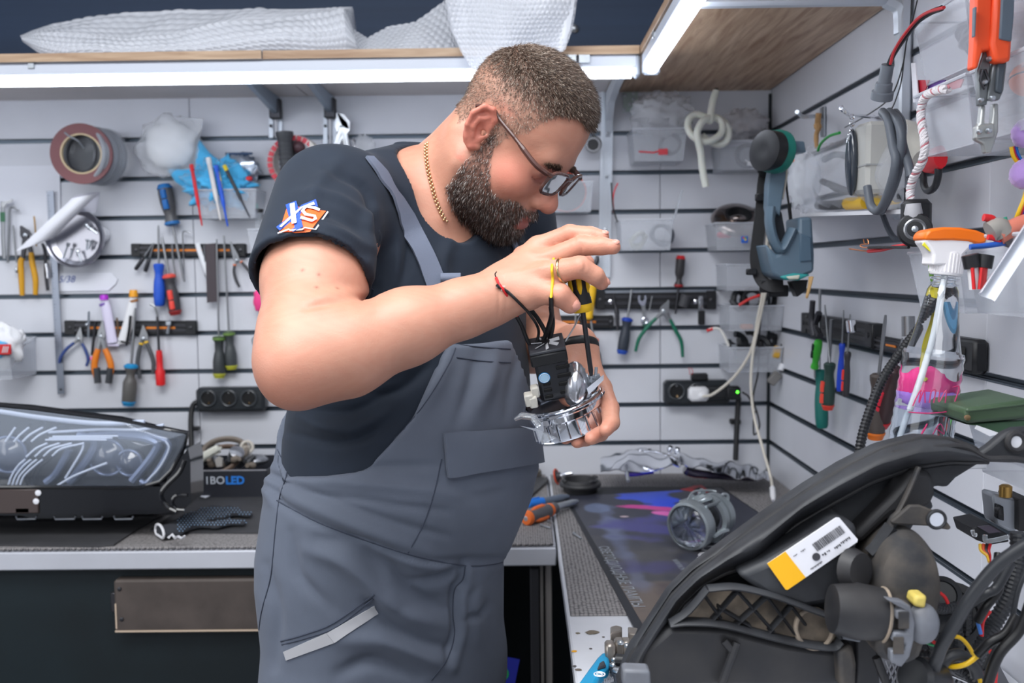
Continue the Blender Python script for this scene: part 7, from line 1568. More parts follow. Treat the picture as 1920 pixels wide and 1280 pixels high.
mk('heap', bubbly(fR, 140, 50, 24, 9, 0.005), m_bub, t, smooth=180)
lf = [(836,-15),(842,20),(850,60),(868,100),(885,128),(905,150)]; rt = [(1084,-15),(1078,30),(1072,60),(1060,95),(1020,130),(960,165)]
def fD(u, v): a, b = lerpc(lf, v), lerpc(rt, v); return P(a[0]*(1-u)+b[0]*u, a[1]*(1-u)+b[1]*u, 2.055+0.02*math.sin(u*7+v*3)-0.0*v)
mk('drape', bubbly(fD, 190, 110, 26, 20, 0.005), m_bub, t, smooth=180); 
def fD2(u, v): a, b = lerpc(lf, v*0.9), lerpc(rt, v*0.9); return P(a[0]*(1-u)+b[0]*u-4, a[1]*(1-u)+b[1]*u-3, 2.08+0.015*math.sin(u*11))
mk('inner_layer', G().grid(fD2, 40, 24), m_bub, t, smooth=180)
item('knob_screw', 'small round screw head on the navy board right of the draped wrap', 'screw', G().lathe([(0.010,0.0),(0.011,0.004),(0.007,0.008),(0.003,0.010)], P(1077,54,YB-0.02), N3, 18), m_zinc)
t = thing('hinge', 'small steel hinge under the shelf edge beside his crown', 'hinge', P(1087,110,SY-0.012))
for x in (1070,1095): mk('leaf', G().box(P(x,110,SY-0.004), (0.024,0.003,0.016)), m_zinc, t, smooth=0)
mk('knuckle', G().tube([P(1083,104,SY-0.006),P(1083,117,SY-0.006)], 0.003, 8), m_darksteel, t)
def rbin(label, xf, y0, y1, z0, z1, mat=None, tp=0.014):
    t = thing('storage_bin', label, 'bin', ((xf+XR)/2, (y0+y1)/2, z0), 'clear bins on the right wall'); m_ = mat or m_bin; th = 0.0018; xw = XR-0.002
    a, b, c, d = Vector((xf,y0,z1)), Vector((xf,y1,z1)), Vector((xf+tp,y1-tp*.6,z0)), Vector((xf+tp,y0+tp*.6,z0)); A4 = [Vector((xw,p.y,p.z)) for p in (a,b,c,d)]
    mk('front', G().prism([a,b,c,d], (th,0,0)), m_, t, smooth=0); mk('side', G().prism([a,A4[0],A4[3],d], (0,th,0)), m_, t, smooth=0); mk('side', G().prism([b,c,A4[2],A4[1]], (0,-th,0)), m_, t, smooth=0)
    mk('bottom', G().prism([d,c,A4[2],A4[3]], (0,0,th)), m_, t, smooth=0); mk('back', G().prism(A4, (-th,0,0)), m_, t, smooth=0)
    mk('rim', G().tube([a,b,A4[1],A4[0]], 0.0022, 6, closed=True), M('bin_rim'), t); return t
rbin('clear bin highest on the right wall behind the orange handled pliers', 0.50, 1.145, 1.29, 1.625, 1.705)
rbin('clear bin on the right wall below the highest one, white braided cord over its rim', 0.50, 1.137, 1.285, 1.536, 1.612)
rbin('clear bin on the right wall nearest the frame top, right of the orange handles', 0.50, 0.985, 1.13, 1.60, 1.69)
rbin('clear bin on the right wall right of the braided cord bin', 0.50, 0.98, 1.125, 1.536, 1.612)
rbin('narrow white bin on the right wall half hidden behind the spray head', 0.50, 1.15, 1.295, 1.343, 1.415)
rbin('clear bin full of loose wires right of the spray bottle', 0.50, 0.92, 1.135, 1.345, 1.43)
rbin('clear bin under the green case at the right frame edge', 0.50, 0.87, 1.115, 1.168, 1.225)
random.seed(12)
for i, (y, z, c, cc) in enumerate(((1.20,1.64,'purple',(96,60,130)),(1.24,1.645,'dark',(60,40,50)),(1.17,1.55,'pale',(190,190,200)),(1.05,1.56,'grey',(100,104,112)),(1.06,1.625,'slate',(80,84,94)))):
    item('cable_coil', '%s coil of cable inside a clear bin on the right wall' % ('purple','dark brown','pale','grey','slate')[i], 'cable', coil((0.575,y,z+0.03), (random.uniform(-.4,.4),0.3,1), 0.034, 0.0045, 2.6, 0.008), M('coil_%s' % c, cc, 0.5))
t = thing('label_cards', 'stack of white, red and purple cards wedged between the two upper bins', 'cards', Vector((0.55,1.25,1.60)))
for i, (a, cc) in enumerate((((1708,118,1712,192,1722,192,1716,118),(226,226,232)),((1720,150,1712,190,1728,186,1742,150),(176,30,50)),((1742,152,1735,186,1765,170,1772,150),(110,70,160)),((1776,152,1768,172,1800,164,1806,148),(190,24,36)))):
    mk('card', G().prism([PR(a[k],a[k+1],0.13-0.004*i) for k in (0,2,4,6)], (0.0015,0,0)), M('card_%d' % i, cc, 0.45), t, smooth=0)
t = thing('shelf_bracket', 'grey steel bracket rising in front of the right wall to the shelf underside', 'bracket', PR(1700,210,0), 'steel shelf brackets')
yb_ = PR(1697,20,0.01).y
mk('upright', G().box((XR-0.012, yb_, 1.66), (0.02,0.028,0.37), None, 0.004), m_br, t)
mk('arm', G().box((0.46, yb_, ZS-0.014), (0.36,0.026,0.020), None, 0.006), m_br, t); mk('corner_web', G().tube(bez([Vector((XR-0.04,yb_,ZS-0.016)),Vector((XR-0.018,yb_,ZS-0.03)),Vector((XR-0.014,yb_,ZS-0.07))], 5), 0.014, 8), m_br, t)
def g_(*p): return cq('g', *p)
def pth(pts, off, k='g'): o = off if hasattr(off, '__len__') else [off]*len(pts); return bez([PR(*cq(k, p), f) for p, f in zip(pts, o)], 6)
t = thing('connector_plug', 'grey two pin plug hanging from its red and black lead at the upper right', 'plug', PR(1652,185,0.13))
mk('lead', G().tube(pth(((785,50),(720,75),(640,130),(560,230),(500,320),(470,385)), 0.15), 0.0036, 8), m_jb, t)
mk('red_lead', G().tube(pth(((800,45),(700,75),(630,125),(550,225),(500,310),(478,385)), 0.156), 0.0020, 8), M('wire_red4', (196,50,56), 0.4), t)
a, b = PR(*g_((462,388)),0.15), PR(*g_((425,595)),0.15)
mk('body', G().lathe([(0.008,0),(0.0085,0.002),(0.0085,(b-a).length*.5),(0.011,(b-a).length*.53),(0.0115,(b-a).length*.75),(0.0145,(b-a).length*.78),(0.0145,(b-a).length),(0.012,(b-a).length),(0.012,(b-a).length-.01)], a, b-a, 22), M('plug_slate', (112,118,126), 0.45), t)
for k in (0, 1): item('thin_cable', ('thin black cable falling beside the bracket, the left of two','thin black cable falling beside the bracket, the right of two')[k], 'cable', G().tube(pth((((605,0),(598,150),(575,250),(550,400),(480,580),(340,690),(205,765)),((640,0),(605,150),(570,280),(545,480),(510,600),(482,662)))[k], 0.05), 0.0011, 6), m_wb)
t = thing('wall_hook', 'chrome wall hook with upturned tip beside the grey coiled cable', 'hook', PR(1640,215,0.03))
mk('rod', G().tube(pth(((395,705),(320,695),(240,688),(205,670),(183,645)), [0.0,0.06,0.12,0.15,0.16]), 0.0036, 10), m_chrome, t)
t = thing('key_fob', 'dark oval key fob hanging by a split ring from the chrome hook', 'key fob', PR(1598,335,0.12))
c = PR(*g_((248,1000)),0.12); tp_ = PR(*g_((248,690)),0.12)
mk('fob', G().ball(PR(*g_((248,975)),0.12), 1, 20, 14, (0.010,0.016,0.052)), M('fob_dark', (44,52,62), 0.2, coat=0.7), t)
mk('fob_cap', G().lathe([(0.004,0),(0.008,0.004),(0.006,0.012)], PR(*g_((242,870)),0.12), (0,0,1), 14), m_chrome, t)
mk('split_ring', G().torus(PR(*g_((250,825)),0.12), (0.6,-1,0), 0.010, 0.0008, 24, 6), m_chrome, t)
for k in range(5): mk('chain_link', G().torus(PR(*g_((248,700+k*22)),0.12), (1,0,0) if k % 2 else (0,1,0), 0.0036, 0.0011, 14, 6), m_chrome, t)
t = thing('charger_box', 'yellowed translucent box hanging under the coil of grey cable', 'box', PR(1645,350,0.08))
R0 = Matrix.Identity(3); p0, p1 = PR(*g_((310,790)),0.10), PR(*g_((470,1110)),0.10)
cb = PR(*g_((392,950)),0.09); mk('box', G().box(cb, (0.05,0.062,0.108), Matrix.Rotation(0.04,3,'X'), 0.006), M('yellowed_plastic', (206,206,200), 0.35, alpha=0.85), t, smooth=30)
mk('lid_line', G().box(cb+Vector((0,0,-0.012)), (0.052,0.064,0.0022), None), M('lid_grey', (170,172,172), 0.4), t, smooth=0)
mk('tube', G().tube([PR(*g_((500,760)),0.04),PR(*g_((600,810)),0.045),PR(*g_((690,960)),0.05)], [0.016,0.021,0.019], 20), M('ivory_plastic', (212,210,200), 0.4), t)
m_gcb = M('grey_rubber_cable', (92,98,106), 0.45)
t = thing('cable_loop', 'thick grey cable looped over the yellowed box and hanging below it', 'cable', PR(1680,410,0.1))
for k, pts in enumerate((((430,670),(465,720),(490,860),(510,960),(490,1080),(440,1220),(400,1265),(360,1230),(340,1120)),((470,670),(520,720),(545,820),(535,960),(510,1080),(460,1200),(420,1270)),((505,675),(545,740),(550,860),(590,1000),(600,1060)),((490,720),(500,800),(515,870),(540,930),(570,960)))):
    mk('strand', G().tube(pth(pts, 0.135-0.008*k), 0.0062, 10), m_gcb, t)
mk('tail', G().tube(pth(((860,750),(890,830),(925,890),(950,905)), 0.06, 'm'), 0.0045, 8), m_gcb, t)
item('cable_arc', 'black cable bending under the red band at the upper right', 'cable', G().tube(pth(((675,1030),(680,1110),(705,1145),(745,1120),(765,1050),(765,980)), 0.07), 0.005, 10), m_jb)
item('red_band', 'red band around the ivory tube under the bins', 'band', G().tube([PR(*g_((690,985)),0.07),PR(*g_((740,965)),0.07),PR(*g_((780,940)),0.07)], [0.012,0.018,0.016], 14, flat=(0.6,1)), M('band_red', (222,40,50), 0.45))
t = thing('braided_cord', 'white and red braided cord hanging over the bin rim down to a black barrel jack', 'cord', PR(1712,455,0.14))
pc_ = pth(((820,535),(760,545),(690,580),(662,660),(668,760),(685,860),(672,960),(620,1060),(598,1140),(600,1220)), 0.15)
def braid(i, n=3):
    out = []
    for k in range(len(pc_)*3-2):
        s = k/3; j = min(int(s), len(pc_)-2); p = pc_[j].lerp(pc_[j+1], s-j); d = (pc_[j+1]-pc_[j]).normalized(); u, v = fr(d); a = s*1.5+i*2*math.pi/n; out.append(p+u*math.cos(a)*0.0027+v*math.sin(a)*0.0027)
    return out
for i in range(4): mk('strand', G().tube(braid(i, 4), 0.0023 if i == 3 else 0.0030, 8), M('braid_red', (190,120,128), 0.8) if i == 3 else M('braid_white', (216,212,214), 0.8), t)
jk = thing('barrel_jack', 'black round socket end at the bottom of the braided cord', 'socket', PR(1712,455,0.14)); jc_ = PR(*cq('h',(500,128)),0.15)
mk('neck', G().lathe([(0.010,0),(0.012,0.012),(0.010,0.02)], PR(*cq('h',(490,5)),0.15), (0.05,0,-1), 16), M('jack_silver', (180,180,184), 0.4), jk)
mk('housing', G().box(jc_+Vector((0.006,0.012,0.012)), (0.036,0.02,0.052), None, 0.006), m_black, jk)
ja = Vector((-0.35,-1,0.05)); mk('face', G().lathe([(0.009,0.004),(0.019,0.003),(0.021,0.0),(0.021,-0.012)], jc_, ja, 30), m_black, jk)
mk('ring', G().torus(jc_+ja.normalized()*0.003, ja, 0.0115, 0.0022, 28, 6), m_toolsteel, jk); mk('pin', G().lathe([(0.004,0),(0.004,0.006),(0.002,0.007)], jc_, ja, 14), m_zinc, jk)
t = thing('locking_pliers', 'large crimping pliers with orange and grey grips hanging at the upper right', 'pliers', P(1855,285,1.02)); m_org = M('grip_orange', (240,84,40), 0.42)
def PQ(x, y, d=1.03): return P(1520+x/3.2, y/3.2, d)
def slab(nm, pts, d, th, mat, parent, k=PQ, bev=0.0015, **kw):
    o = mk(nm, G().prism([k(x, y, d) for x, y in pts], (0, th, 0)), mat, parent, smooth=30, **kw)
    if bev: m = o.modifiers.new('b', 'BEVEL'); m.width = bev; m.segments = 2; m.limit_method = 'ANGLE'
    return o
slab('grip', [(992,-60),(1095,-60),(1092,100),(1086,300),(1035,300),(1005,410),(975,412),(985,250)], 1.02, 0.016, m_org, t, bev=0.004)
slab('grip', [(1108,-60),(1232,-60),(1228,60),(1212,250),(1205,370),(1110,370),(1085,260),(1095,120)], 1.015, 0.018, m_org, t, bev=0.004)
slab('grip_inlay', [(1150,-60),(1228,-60),(1222,100),(1208,248),(1135,232),(1142,100)], 1.012, 0.004, M('inlay_slate', (92,104,116), 0.5), t); slab('grip_inlay', [(985,40),(998,40),(990,220),(980,220)], 1.013, 0.006, M('inlay_slate'), t)
m_jw = M('tool_gunmetal', (120,124,126), 0.35, metal=0.6)
slab('lever', [(1040,300),(1090,320),(1075,440),(1060,630),(1010,632),(1002,420)], 1.03, 0.008, m_jw, t); slab('lever', [(1100,360),(1180,370),(1160,540),(1135,600),(1062,600),(1085,430)], 1.028, 0.008, m_jw, t)
slab('lever_edge', [(1125,375),(1172,375),(1150,560),(1112,545)], 1.024, 0.005, M('slate_plate', (70,78,86), 0.4), t)
slab('jaw', [(1028,630),(1050,630),(1045,740),(1090,740),(1098,620),(1128,620),(1128,790),(1085,915),(1050,918),(1040,860),(990,835),(992,760),(1015,740)], 1.034, 0.009, M('jaw_silver', (172,174,172), 0.35, metal=0.6), t)
slab('jaw_plate', [(1000,755),(1100,738),(1108,820),(990,832)], 1.028, 0.006, M('jaw_silver'), t)
for x, y, r in ((1040,495,15),(1068,355,15),(1018,602,15),(1085,590,19),(1008,792,15),(1065,785,17)):
    mk('rivet', G().lathe([(r*0.000172,0),(r*0.000172,0.003),(r*0.0001,0.005)], PQ(x,y,1.026), N3, 18), m_zinc, t)
mk('spring', G().tube([PQ(1030,420,1.026),PQ(1018,480,1.026),PQ(1040,530,1.026),PQ(1068,480,1.026),PQ(1045,420,1.026)], 0.0018, 8, closed=True), m_darksteel, t)
def PE(x, y, d=1.05): return P(1520+x/3.2, y/3.2, d)
t = thing('basket_ball', 'small orange ball with dark seams hanging at the right frame edge', 'ball', PE(1290,480)); mk('ball', G().ball(PE(1300,475), 0.0175, 24, 16), M('ball_orange', (236,118,34), 0.5), t); mk('seam', G().torus(PE(1300,475), (0.1,0.3,1), 0.0176, 0.0009, 36, 6), m_black, t)
for i, (x, y) in enumerate(((1296,800),(1284,1045))):
    nzb = crumple(PE(x,y), (0.0145,0.0145,0.015), None, 2.2+i, 0.12, 36, 24, 6, True); item('pompom', ('upper fluffy purple pompom at the right frame edge','lower fluffy purple pompom at the right frame edge')[i], 'pompom', nzb, M('pompom_purple', (176,142,206), 0.95, sheen=0.6), smooth=180)
for i, (c_, nm) in enumerate((((232,196,40),'yellow'),((200,40,60),'red'),((70,50,140),'violet'),((30,120,200),'blue'))):
    item('pompom_wire', '%s wire of the bundle curving past the purple pompoms' % nm, 'wire', G().tube(bez([PE(1205+i*7,880,1.06),PE(1220+i*9,940,1.06),PE(1270+i*9,1010,1.06),PE(1300+i*3,1080,1.06),PE(1285+i*8,1180,1.05),PE(1250+i*12,1270,1.05),PE(1220+i*14,1340,1.06)], 5), 0.0024, 8), M('wire_%s' % nm, c_, 0.4), 'wires of the pompom bundle')
t = thing('tool_bag', 'clear plastic bag of cables and yellow tools lying on a ledge at the right wall', 'bag', PR(1590,395,0.08))
def fB(u, v):
    tp = ((1485,288),(1530,276),(1600,256),(1695,236)); bt = ((1487,392),(1540,398),(1600,394),(1695,386)); a, b = lerpc(tp, u), lerpc(bt, u); off = 0.06+0.045*math.sin(v*math.pi)**0.6*(0.6+0.4*math.sin(u*math.pi))
    q_ = PR(a[0]*(1-v)+b[0]*v, a[1]*(1-v)+b[1]*v, off); return q_ + Vector((noise.noise(q_*20), 0, noise.noise(q_*22+Vector((5,5,5)))))*0.012
mk('bag', G().grid(fB, 60, 30), M('clear_bag_d', (232,236,244), 0.1, alpha=0.3), t, smooth=180)
mk('bag_end', crumple(PR(1508,340,0.08), (0.03,0.035,0.055), None, 3.9, 0.25, 26, 18, 2.4, True), M('clear_bag_e', (236,240,246), 0.15, alpha=0.4), t, smooth=60)
item('ledge', 'narrow white ledge under the clear tool bag on the right wall', 'ledge', G().prism([PR(1500,400,0.002),PR(1700,392,0.002),PR(1700,392,0.12),PR(1500,400,0.12)], (0,0,-0.006)), m_white, smooth=0)
def inb(nm, label, cat, pts, r, col, off=0.07, met=0): item(nm, label, cat, G().tube(pth(pts, off, 'm'), r, 10), M('c_%s_%d' % (nm, col[0]), col, 0.4, metal=met))
inb('tester', 'yellow barrelled tester lying in the clear tool bag', 'tool', ((640,680),(700,678),(760,672)), 0.011, (226,182,50)); inb('tester_end', 'black and white tip of the yellow tester in the bag', 'tool', ((455,690),(540,690),(640,680)), 0.009, (62,62,66))
inb('tester', 'second yellow tool deeper in the clear bag', 'tool', ((790,670),(860,660),(950,645)), 0.009, (232,190,40)); inb('dark_driver', 'dark handled tool at the right end of the clear bag', 'tool', ((900,640),(960,628),(1000,620)), 0.010, (44,46,50))
inb('bag_cable', 'dark grey cord arching low through the clear bag', 'cord', ((480,540),(560,570),(640,600),(740,620),(820,640)), 0.006, (70,72,78)); inb('bag_cable', 'grey cord arching high through the clear bag', 'cord', ((490,400),(560,370),(640,380),(720,395)), 0.006, (130,134,142)); inb('bag_cable', 'short black cord pointing left in the clear bag', 'cord', ((500,545),(560,590),(650,610)), 0.004, (40,42,46))
inb('green_wire', 'green wire sticking out over the clear tool bag', 'wire', ((450,345),(470,300),(520,255),(588,232)), 0.0024, (30,150,60), 0.1); inb('orange_tip', 'small orange tip at the left end of the clear tool bag', 'tip', ((272,404),(280,402),(286,404)), 0.005, (236,110,40), 0.12)
t = thing('wall_hook', 'steel wall hook with twine near the room corner', 'hook', PR(1535,210,0.02)); mk('rod', G().tube(pth(((470,125),(400,130),(350,128),(318,100)), [0.0,0.06,0.10,0.12], 'm'), 0.004, 10), m_zinc, t); mk('plate', G().prism([PR(*p,0.006) for p in cq('m',(462,75),(488,65),(488,250),(465,260))], (0.003,0,0)), m_zinc, t, smooth=0)
item('twine', 'knotted brown twine hanging from the wall hook near the corner', 'twine', G().tube(pth(((455,110),(448,180),(452,205),(440,250),(442,330)), 0.05, 'm'), [0.006,0.006,0.006,0.006,0.006,0.006,0.0075,0.008,0.008,0.008,0.0075,0.007,0.006,0.0055,0.005,0.005,0.005,0.005,0.005,0.005,0.005,0.0045,0.004,0.004,0.004][:25], 8), M('twine_brown', (178,140,96), 0.9))
TD = 1.78; t = thing('tool_holder', 'blue grey plastic sander shell with teal collar hanging near the room corner', 'tool holder', P(1480,520,TD)); m_tg = M('blue_grey_plastic', (92,112,128), 0.4, bump=0.05)
def PM(x, y, d=TD): return P(1400+x/3.37, 180+y/3.37, d)
def slm(nm, pts, d, th, mat, bev=0.004): return slab(nm, pts, d, th, mat, t, k=PM, bev=bev)
slm('arm', [(245,280),(365,285),(378,355),(300,360),(260,400),(240,560),(220,690),(210,760),(190,740),(160,860),(130,700),(135,560),(155,440),(200,400),(235,300)], TD, 0.03, m_tg)
mk('arch', G().tube(bez([PM(150,700,TD-.01),PM(145,790,TD-.01),PM(160,880,TD-.01),PM(195,960,TD-.01),PM(225,965,TD-.01),PM(262,900,TD-.01),PM(290,840,TD-.01)], 6), 0.012, 10, flat=(1.6,0.7), up=(0,-1,0)), m_tg, t)
slm('pad', [(150,690),(200,685),(225,740),(250,880),(235,960),(200,940),(165,860),(145,760)], TD+0.02, 0.01, M('pad_dark', (62,66,72), 0.8))
slm('tank', [(122,930),(190,1005),(225,985),(270,900),(290,858),(330,855),(328,765),(415,762),(430,1000),(428,1110),(300,1165),(225,1160),(165,1130),(150,1060)], TD-0.02, 0.09, m_tg, 0.008)
slm('tank_panel', [(335,865),(410,890),(418,1045),(335,1050)], TD-0.023, 0.006, M('panel_blue', (80,102,120), 0.4)); slm('base_label', [(210,1140),(300,1118),(410,1128),(330,1165),(240,1162)], TD-0.024, 0.02, M('teal_base', (50,150,148), 0.4)); slm('base_sticker', [(250,1140),(340,1130),(330,1158),(270,1160)], TD-0.026, 0.004, M('sticker_cream', (206,206,190), 0.5))
mk('collar', G().lathe([(0.016,0),(0.046,0.002),(0.048,0.012),(0.044,0.03),(0.03,0.032)], PM(222,355,TD-0.005), (-1,-0.35,0.05), 32, sq=(1,0.8)), M('teal_collar', (24,120,108), 0.4), t)
mk('motor', G().lathe([(0.030,0.0),(0.047,0.004),(0.047,0.022),(0.03,0.026),(0.012,0.024)], PM(178,350,TD-0.012), (-1,-0.35,0.05), 30, sq=(1,0.75)), m_black, t)
for k in range(10): a = 2*math.pi*k/10; mk('vent_fin', G().box(PM(140,350,TD-0.02)+Vector((0,math.cos(a)*0.01,math.sin(a)*0.03)), (0.01,0.004,0.016), Matrix.Rotation(a,3,'X')), M('fin_grey', (90,92,98), 0.4), t, smooth=0)
slm('top_grip', [(195,262),(240,255),(300,256),(305,275),(260,278),(200,285)], TD-0.005, 0.02, m_black)
t = thing('work_belt', 'long black webbing belt with buckles hanging left of the blue grey shell', 'belt', P(1425,520,1.85))
mk('web', G().ribbon(bez([PM(125,440,1.84),PM(105,560,1.84),PM(95,700,1.84),PM(70,900,1.84),PM(58,1020,1.84),PM(75,1120,1.84),PM(110,1180,1.83),PM(160,1200,1.82),PM(230,1200,1.82)], 6), 0.022, 0.004, (0,-1,0.1)), M('webbing', (44,44,46), 0.8, bump=0.3, bscale=500), t)
for x, y, s_ in ((120,455,0.03),(120,480,0.026),(95,640,0.024),(30,1110,0.02),(150,1200,0.04),(200,1230,0.036)): mk('buckle', G().box(PM(x,y,1.832), (s_,0.008,s_*0.6), None, 0.002), m_black, t)
slab('hook_block', [(280,1170),(390,1160),(375,1230),(320,1270)], 1.8, 0.03, m_black, t, k=PM); item('twine', 'looped tan rubber bands below the blue grey shell', 'twine', G().tube(bez([PM(400,1140,1.76),PM(395,1200,1.76),PM(380,1270,1.76),PM(400,1200,1.757),PM(415,1140,1.757)], 5), 0.0026, 8), M('band_tan', (196,160,110), 0.7))
item('white_cable', 'white cable looping beside the arm of the blue grey shell', 'cable', G().tube(bez([PM(240,440,1.8),PM(250,480,1.8),PM(240,560,1.8),PM(222,650,1.8)], 5), 0.003, 8), m_pc); item('black_lead', 'black lead with brass tip beside the arm of the blue grey shell', 'cable', G().tube(bez([PM(245,480,1.83),PM(255,600,1.83),PM(268,700,1.83),PM(280,790,1.83)], 5), [0.002]*10+[0.0034]*6, 8), m_wb)
item('bare_wire', 'red wire with bare copper end reaching left from the white bin', 'wire', G().tube(pth(((1024,940),(920,955),(850,972),(770,980)), 0.15, 'm'), 0.0026, 8), M('wire_red5', (216,40,48), 0.4)); item('bare_wire', 'black wire with frayed copper above the long red wire', 'wire', G().tube(pth(((1024,955),(900,955),(770,957)), 0.155, 'm'), 0.002, 8), m_wb)
m_cu = M('copper', (206,130,84), 0.35, metal=0.8); item('copper_ends', 'frayed copper strands at the ends of the two bare wires', 'copper', G().tube(pth(((770,980),(720,975),(650,965)), 0.15, 'm'), 0.0012, 6).tube(pth(((770,957),(730,955),(720,940),(760,935)), 0.155, 'm'), 0.0011, 6).tube(pth(((745,935),(740,915),(738,905)), 0.155, 'm'), 0.0008, 6).tube(pth(((770,935),(768,915),(762,905)), 0.155, 'm'), 0.0008, 6), m_cu)
def hq(*p): return cq('h', *p)
t = magstrip('magnetic tool rail on the right wall holding green and red screwdrivers', PR, 1512, 1648, 604, 36, 0.012, (), D=0.02, ang=26)
t2 = thing('magnetic_tool_strip', 'short black magnetic block on the right wall right of the spray bottle', 'tool holder', PR(1815,664,0.01), 'black magnetic tool strips'); mk('block', G().box(PR(1810,664,0.012), (0.022,0.10,0.048), None, 0.005), m_black, t2); mk('slot', G().box(PR(1800,664,0.022), (0.01,0.04,0.024), None, 0.003), M('slot_dark'), t2)
magstrip('magnetic strip on the right wall partly hidden behind the spray bottle', PR, 1640, 1700, 640, 26, 0.012, ((0.5,0.8),), ang=12)
def rs(label, butt, front, tip, r, col, col2=None, off=0.045, **k): return sdriver(label, PR, hq(butt), hq(front), hq(tip), r, col, col2, off, prof=HANDLE, **k)
rs('short lime green and black screwdriver on the right wall near the corner', (38,660), (18,795), (20,840), 8, (66,180,60), None, inlay=(30,50,40)); rodtool
rs('teal handled screwdriver lowest on the right wall behind the red striped one', (55,1085), (45,800), (40,520), 12, (16,104,96), None, 0.03); rs('dark green screwdriver with long red stripe on the right wall', (82,990), (92,768), (68,490), 11, (44,66,60), None, 0.05, cap=(232,76,60), inlay=(232,76,60))
rs('slim blue screwdriver on the right wall rail', (137,905), (152,675), (158,515), 6, (34,70,190), None, 0.04); rs('slim dark screwdriver with red side on the right wall rail', (168,930), (178,715), (190,535), 6.5, (56,54,58), None, 0.05, inlay=(226,60,50))
rs('worn brown and orange screwdriver hanging from the right wall beside the conduit', (310,1130), (328,822), (360,540), 16, (74,66,62), None, 0.06, sr=3.2, cap=(224,116,40)); rs('thick black and red screwdriver half hidden behind the spray bottle', (340,1070), (405,790), (440,650), 14, (60,40,42), None, 0.05, cap=(200,40,50), inlay=(214,40,60))
for i, (a, b) in enumerate((((45,415),(42,640)),((100,560),(88,770)),((468,545),(470,640)))): item('steel_bit', ('long twist drill bit on the right wall near the corner','bright steel driver bit between green and blue screwdrivers','short steel tube above the spray bottle neck')[i], 'bit', G().tube([PR(*hq(a),0.04), PR(*hq(b),0.04)], (0.0028,0.0036,0.010)[i], 12), m_toolsteel)
item('socket_piece', 'small chrome socket on the right wall rail', 'socket', G().lathe([(0.006,0),(0.0085,0.002),(0.0085,0.022),(0.005,0.024)], PR(*hq((190,560)),0.05), (0.1,-0.1,-1), 16), m_chrome); item('black_pliers', 'black pliers tips hanging beside the lime green screwdriver', 'pliers', G().tube(pth(((10,470),(5,560),(15,640)), 0.05, 'h'), 0.006, 8).tube(pth(((40,530),(25,590),(45,640)), 0.045, 'h'), 0.007, 8), m_darksteel)
pp, rr_ = corrug([P(*hq(p), d) for p, d in (((640,430),1.17),((600,490),1.16),((520,600),1.15),((430,720),1.14),((350,840),1.13),((290,980),1.12),((245,1130),1.11),((222,1290),1.10))], 0.0058, 0.0042, 0.16)
t = thing('cable_conduit', 'black corrugated conduit curving down past the left side of the spray bottle', 'conduit', pp[-1]); mk('tube', G().tube(pp, rr_, 12), m_black, t, smooth=25)
t = thing('spray_bottle', 'clear plastic spray bottle half full of water with white and orange spray head', 'bottle', P(1722,852,1.10)); m_pet = M('pet_clear', (246,249,252), 0.02, trans=1.0, ior=1.05, coat=1.0)
D2 = 1.10; b0, n0 = P(1722,854,D2), P(1772,516,D2); ax = (n0-b0); HL_ = ax.length; ax = ax.normalized(); k_ = pxm(D2)
pr_ = [(0,0.002),(0.04,0),(66*k_,0.006),(69*k_,0.02)]; 
for i in range(9): h = 0.024+i*0.011; pr_ += [((68.5-i*0.25)*k_, h), ((66.2-i*0.3)*k_, h+0.0055)]
pr_ += [(60*k_,HL_*0.56),(50*k_,HL_*0.66),(43*k_,HL_*0.76),(37*k_,HL_*0.86),(33*k_,HL_*0.92),(24*k_,HL_*0.96),(22*k_,HL_)]
pr_[1] = (60*k_, 0.0)
mk('bottle', G().lathe(pr_, b0, ax, 44, sq=(1,0.8)), m_pet, t, smooth=60)
wl = P(1740,770,D2).z-0.002; v_, f2_ = sdf_mesh(lambda p: smax(ell_cyl(p), p[:,2]-wl, 0.001), tuple(np.array(b0)-0.06+[0,0,0.05]), tuple(np.array(b0)+[0.07,0.06,0.10]), 0.002) if False else (None, None)
wp = [(0,0.004),(58*k_,0.004),(64*k_,0.02),(63*k_,0.05)]; mk('water', G().lathe(wp, b0, ax, 40, sq=(1,0.8)), M('water', (232,240,248), 0.02, trans=1.0, ior=1.06), t)
mk('water_surface', G().lathe([(0.0,0),(63*k_,0)], b0+ax*0.0505, ax, 40, sq=(1,0.8)), M('water'), t)
mk('dip_tube', G().tube(bez([n0, n0.lerp(b0,0.4)+Vector((-0.004,0,0)), n0.lerp(b0,0.9)+Vector((-0.022,0,0))], 6), 0.0034, 10), M('tube_white', (222,226,230), 0.3, alpha=0.75), t)
for i in range(2): mk('neck_ring', G().torus(n0-ax*(0.004+0.006*i), ax, 24*k_, 0.0016, 30, 6), m_pet, t)
m_wp = M('spray_white', (238,236,238), 0.35); cz = 0.033
mk('collar', G().lathe([(27*k_,0),(29*k_,0.002),(28.5*k_,cz*0.75),(26*k_,cz*0.85),(24*k_,cz)], n0, ax, 36), m_wp, t)
for k in range(30): a = 2*math.pi*k/30; u, v = fr(ax); e = u*math.cos(a)+v*math.sin(a); mk('collar_ridge', G().tube([n0+ax*0.003+e*28.6*k_, n0+ax*cz*0.72+e*28.2*k_], 0.0010, 5), m_wp, t)
def PH(x, y, d=D2): return P(1520+x/2.56, 380+y/2.56, d)
slab('head', [(585,300),(590,250),(572,215),(548,185),(560,165),(760,172),(800,178),(770,215),(735,250),(722,300)], D2-0.016, 0.032, m_wp, t, k=PH, bev=0.008)
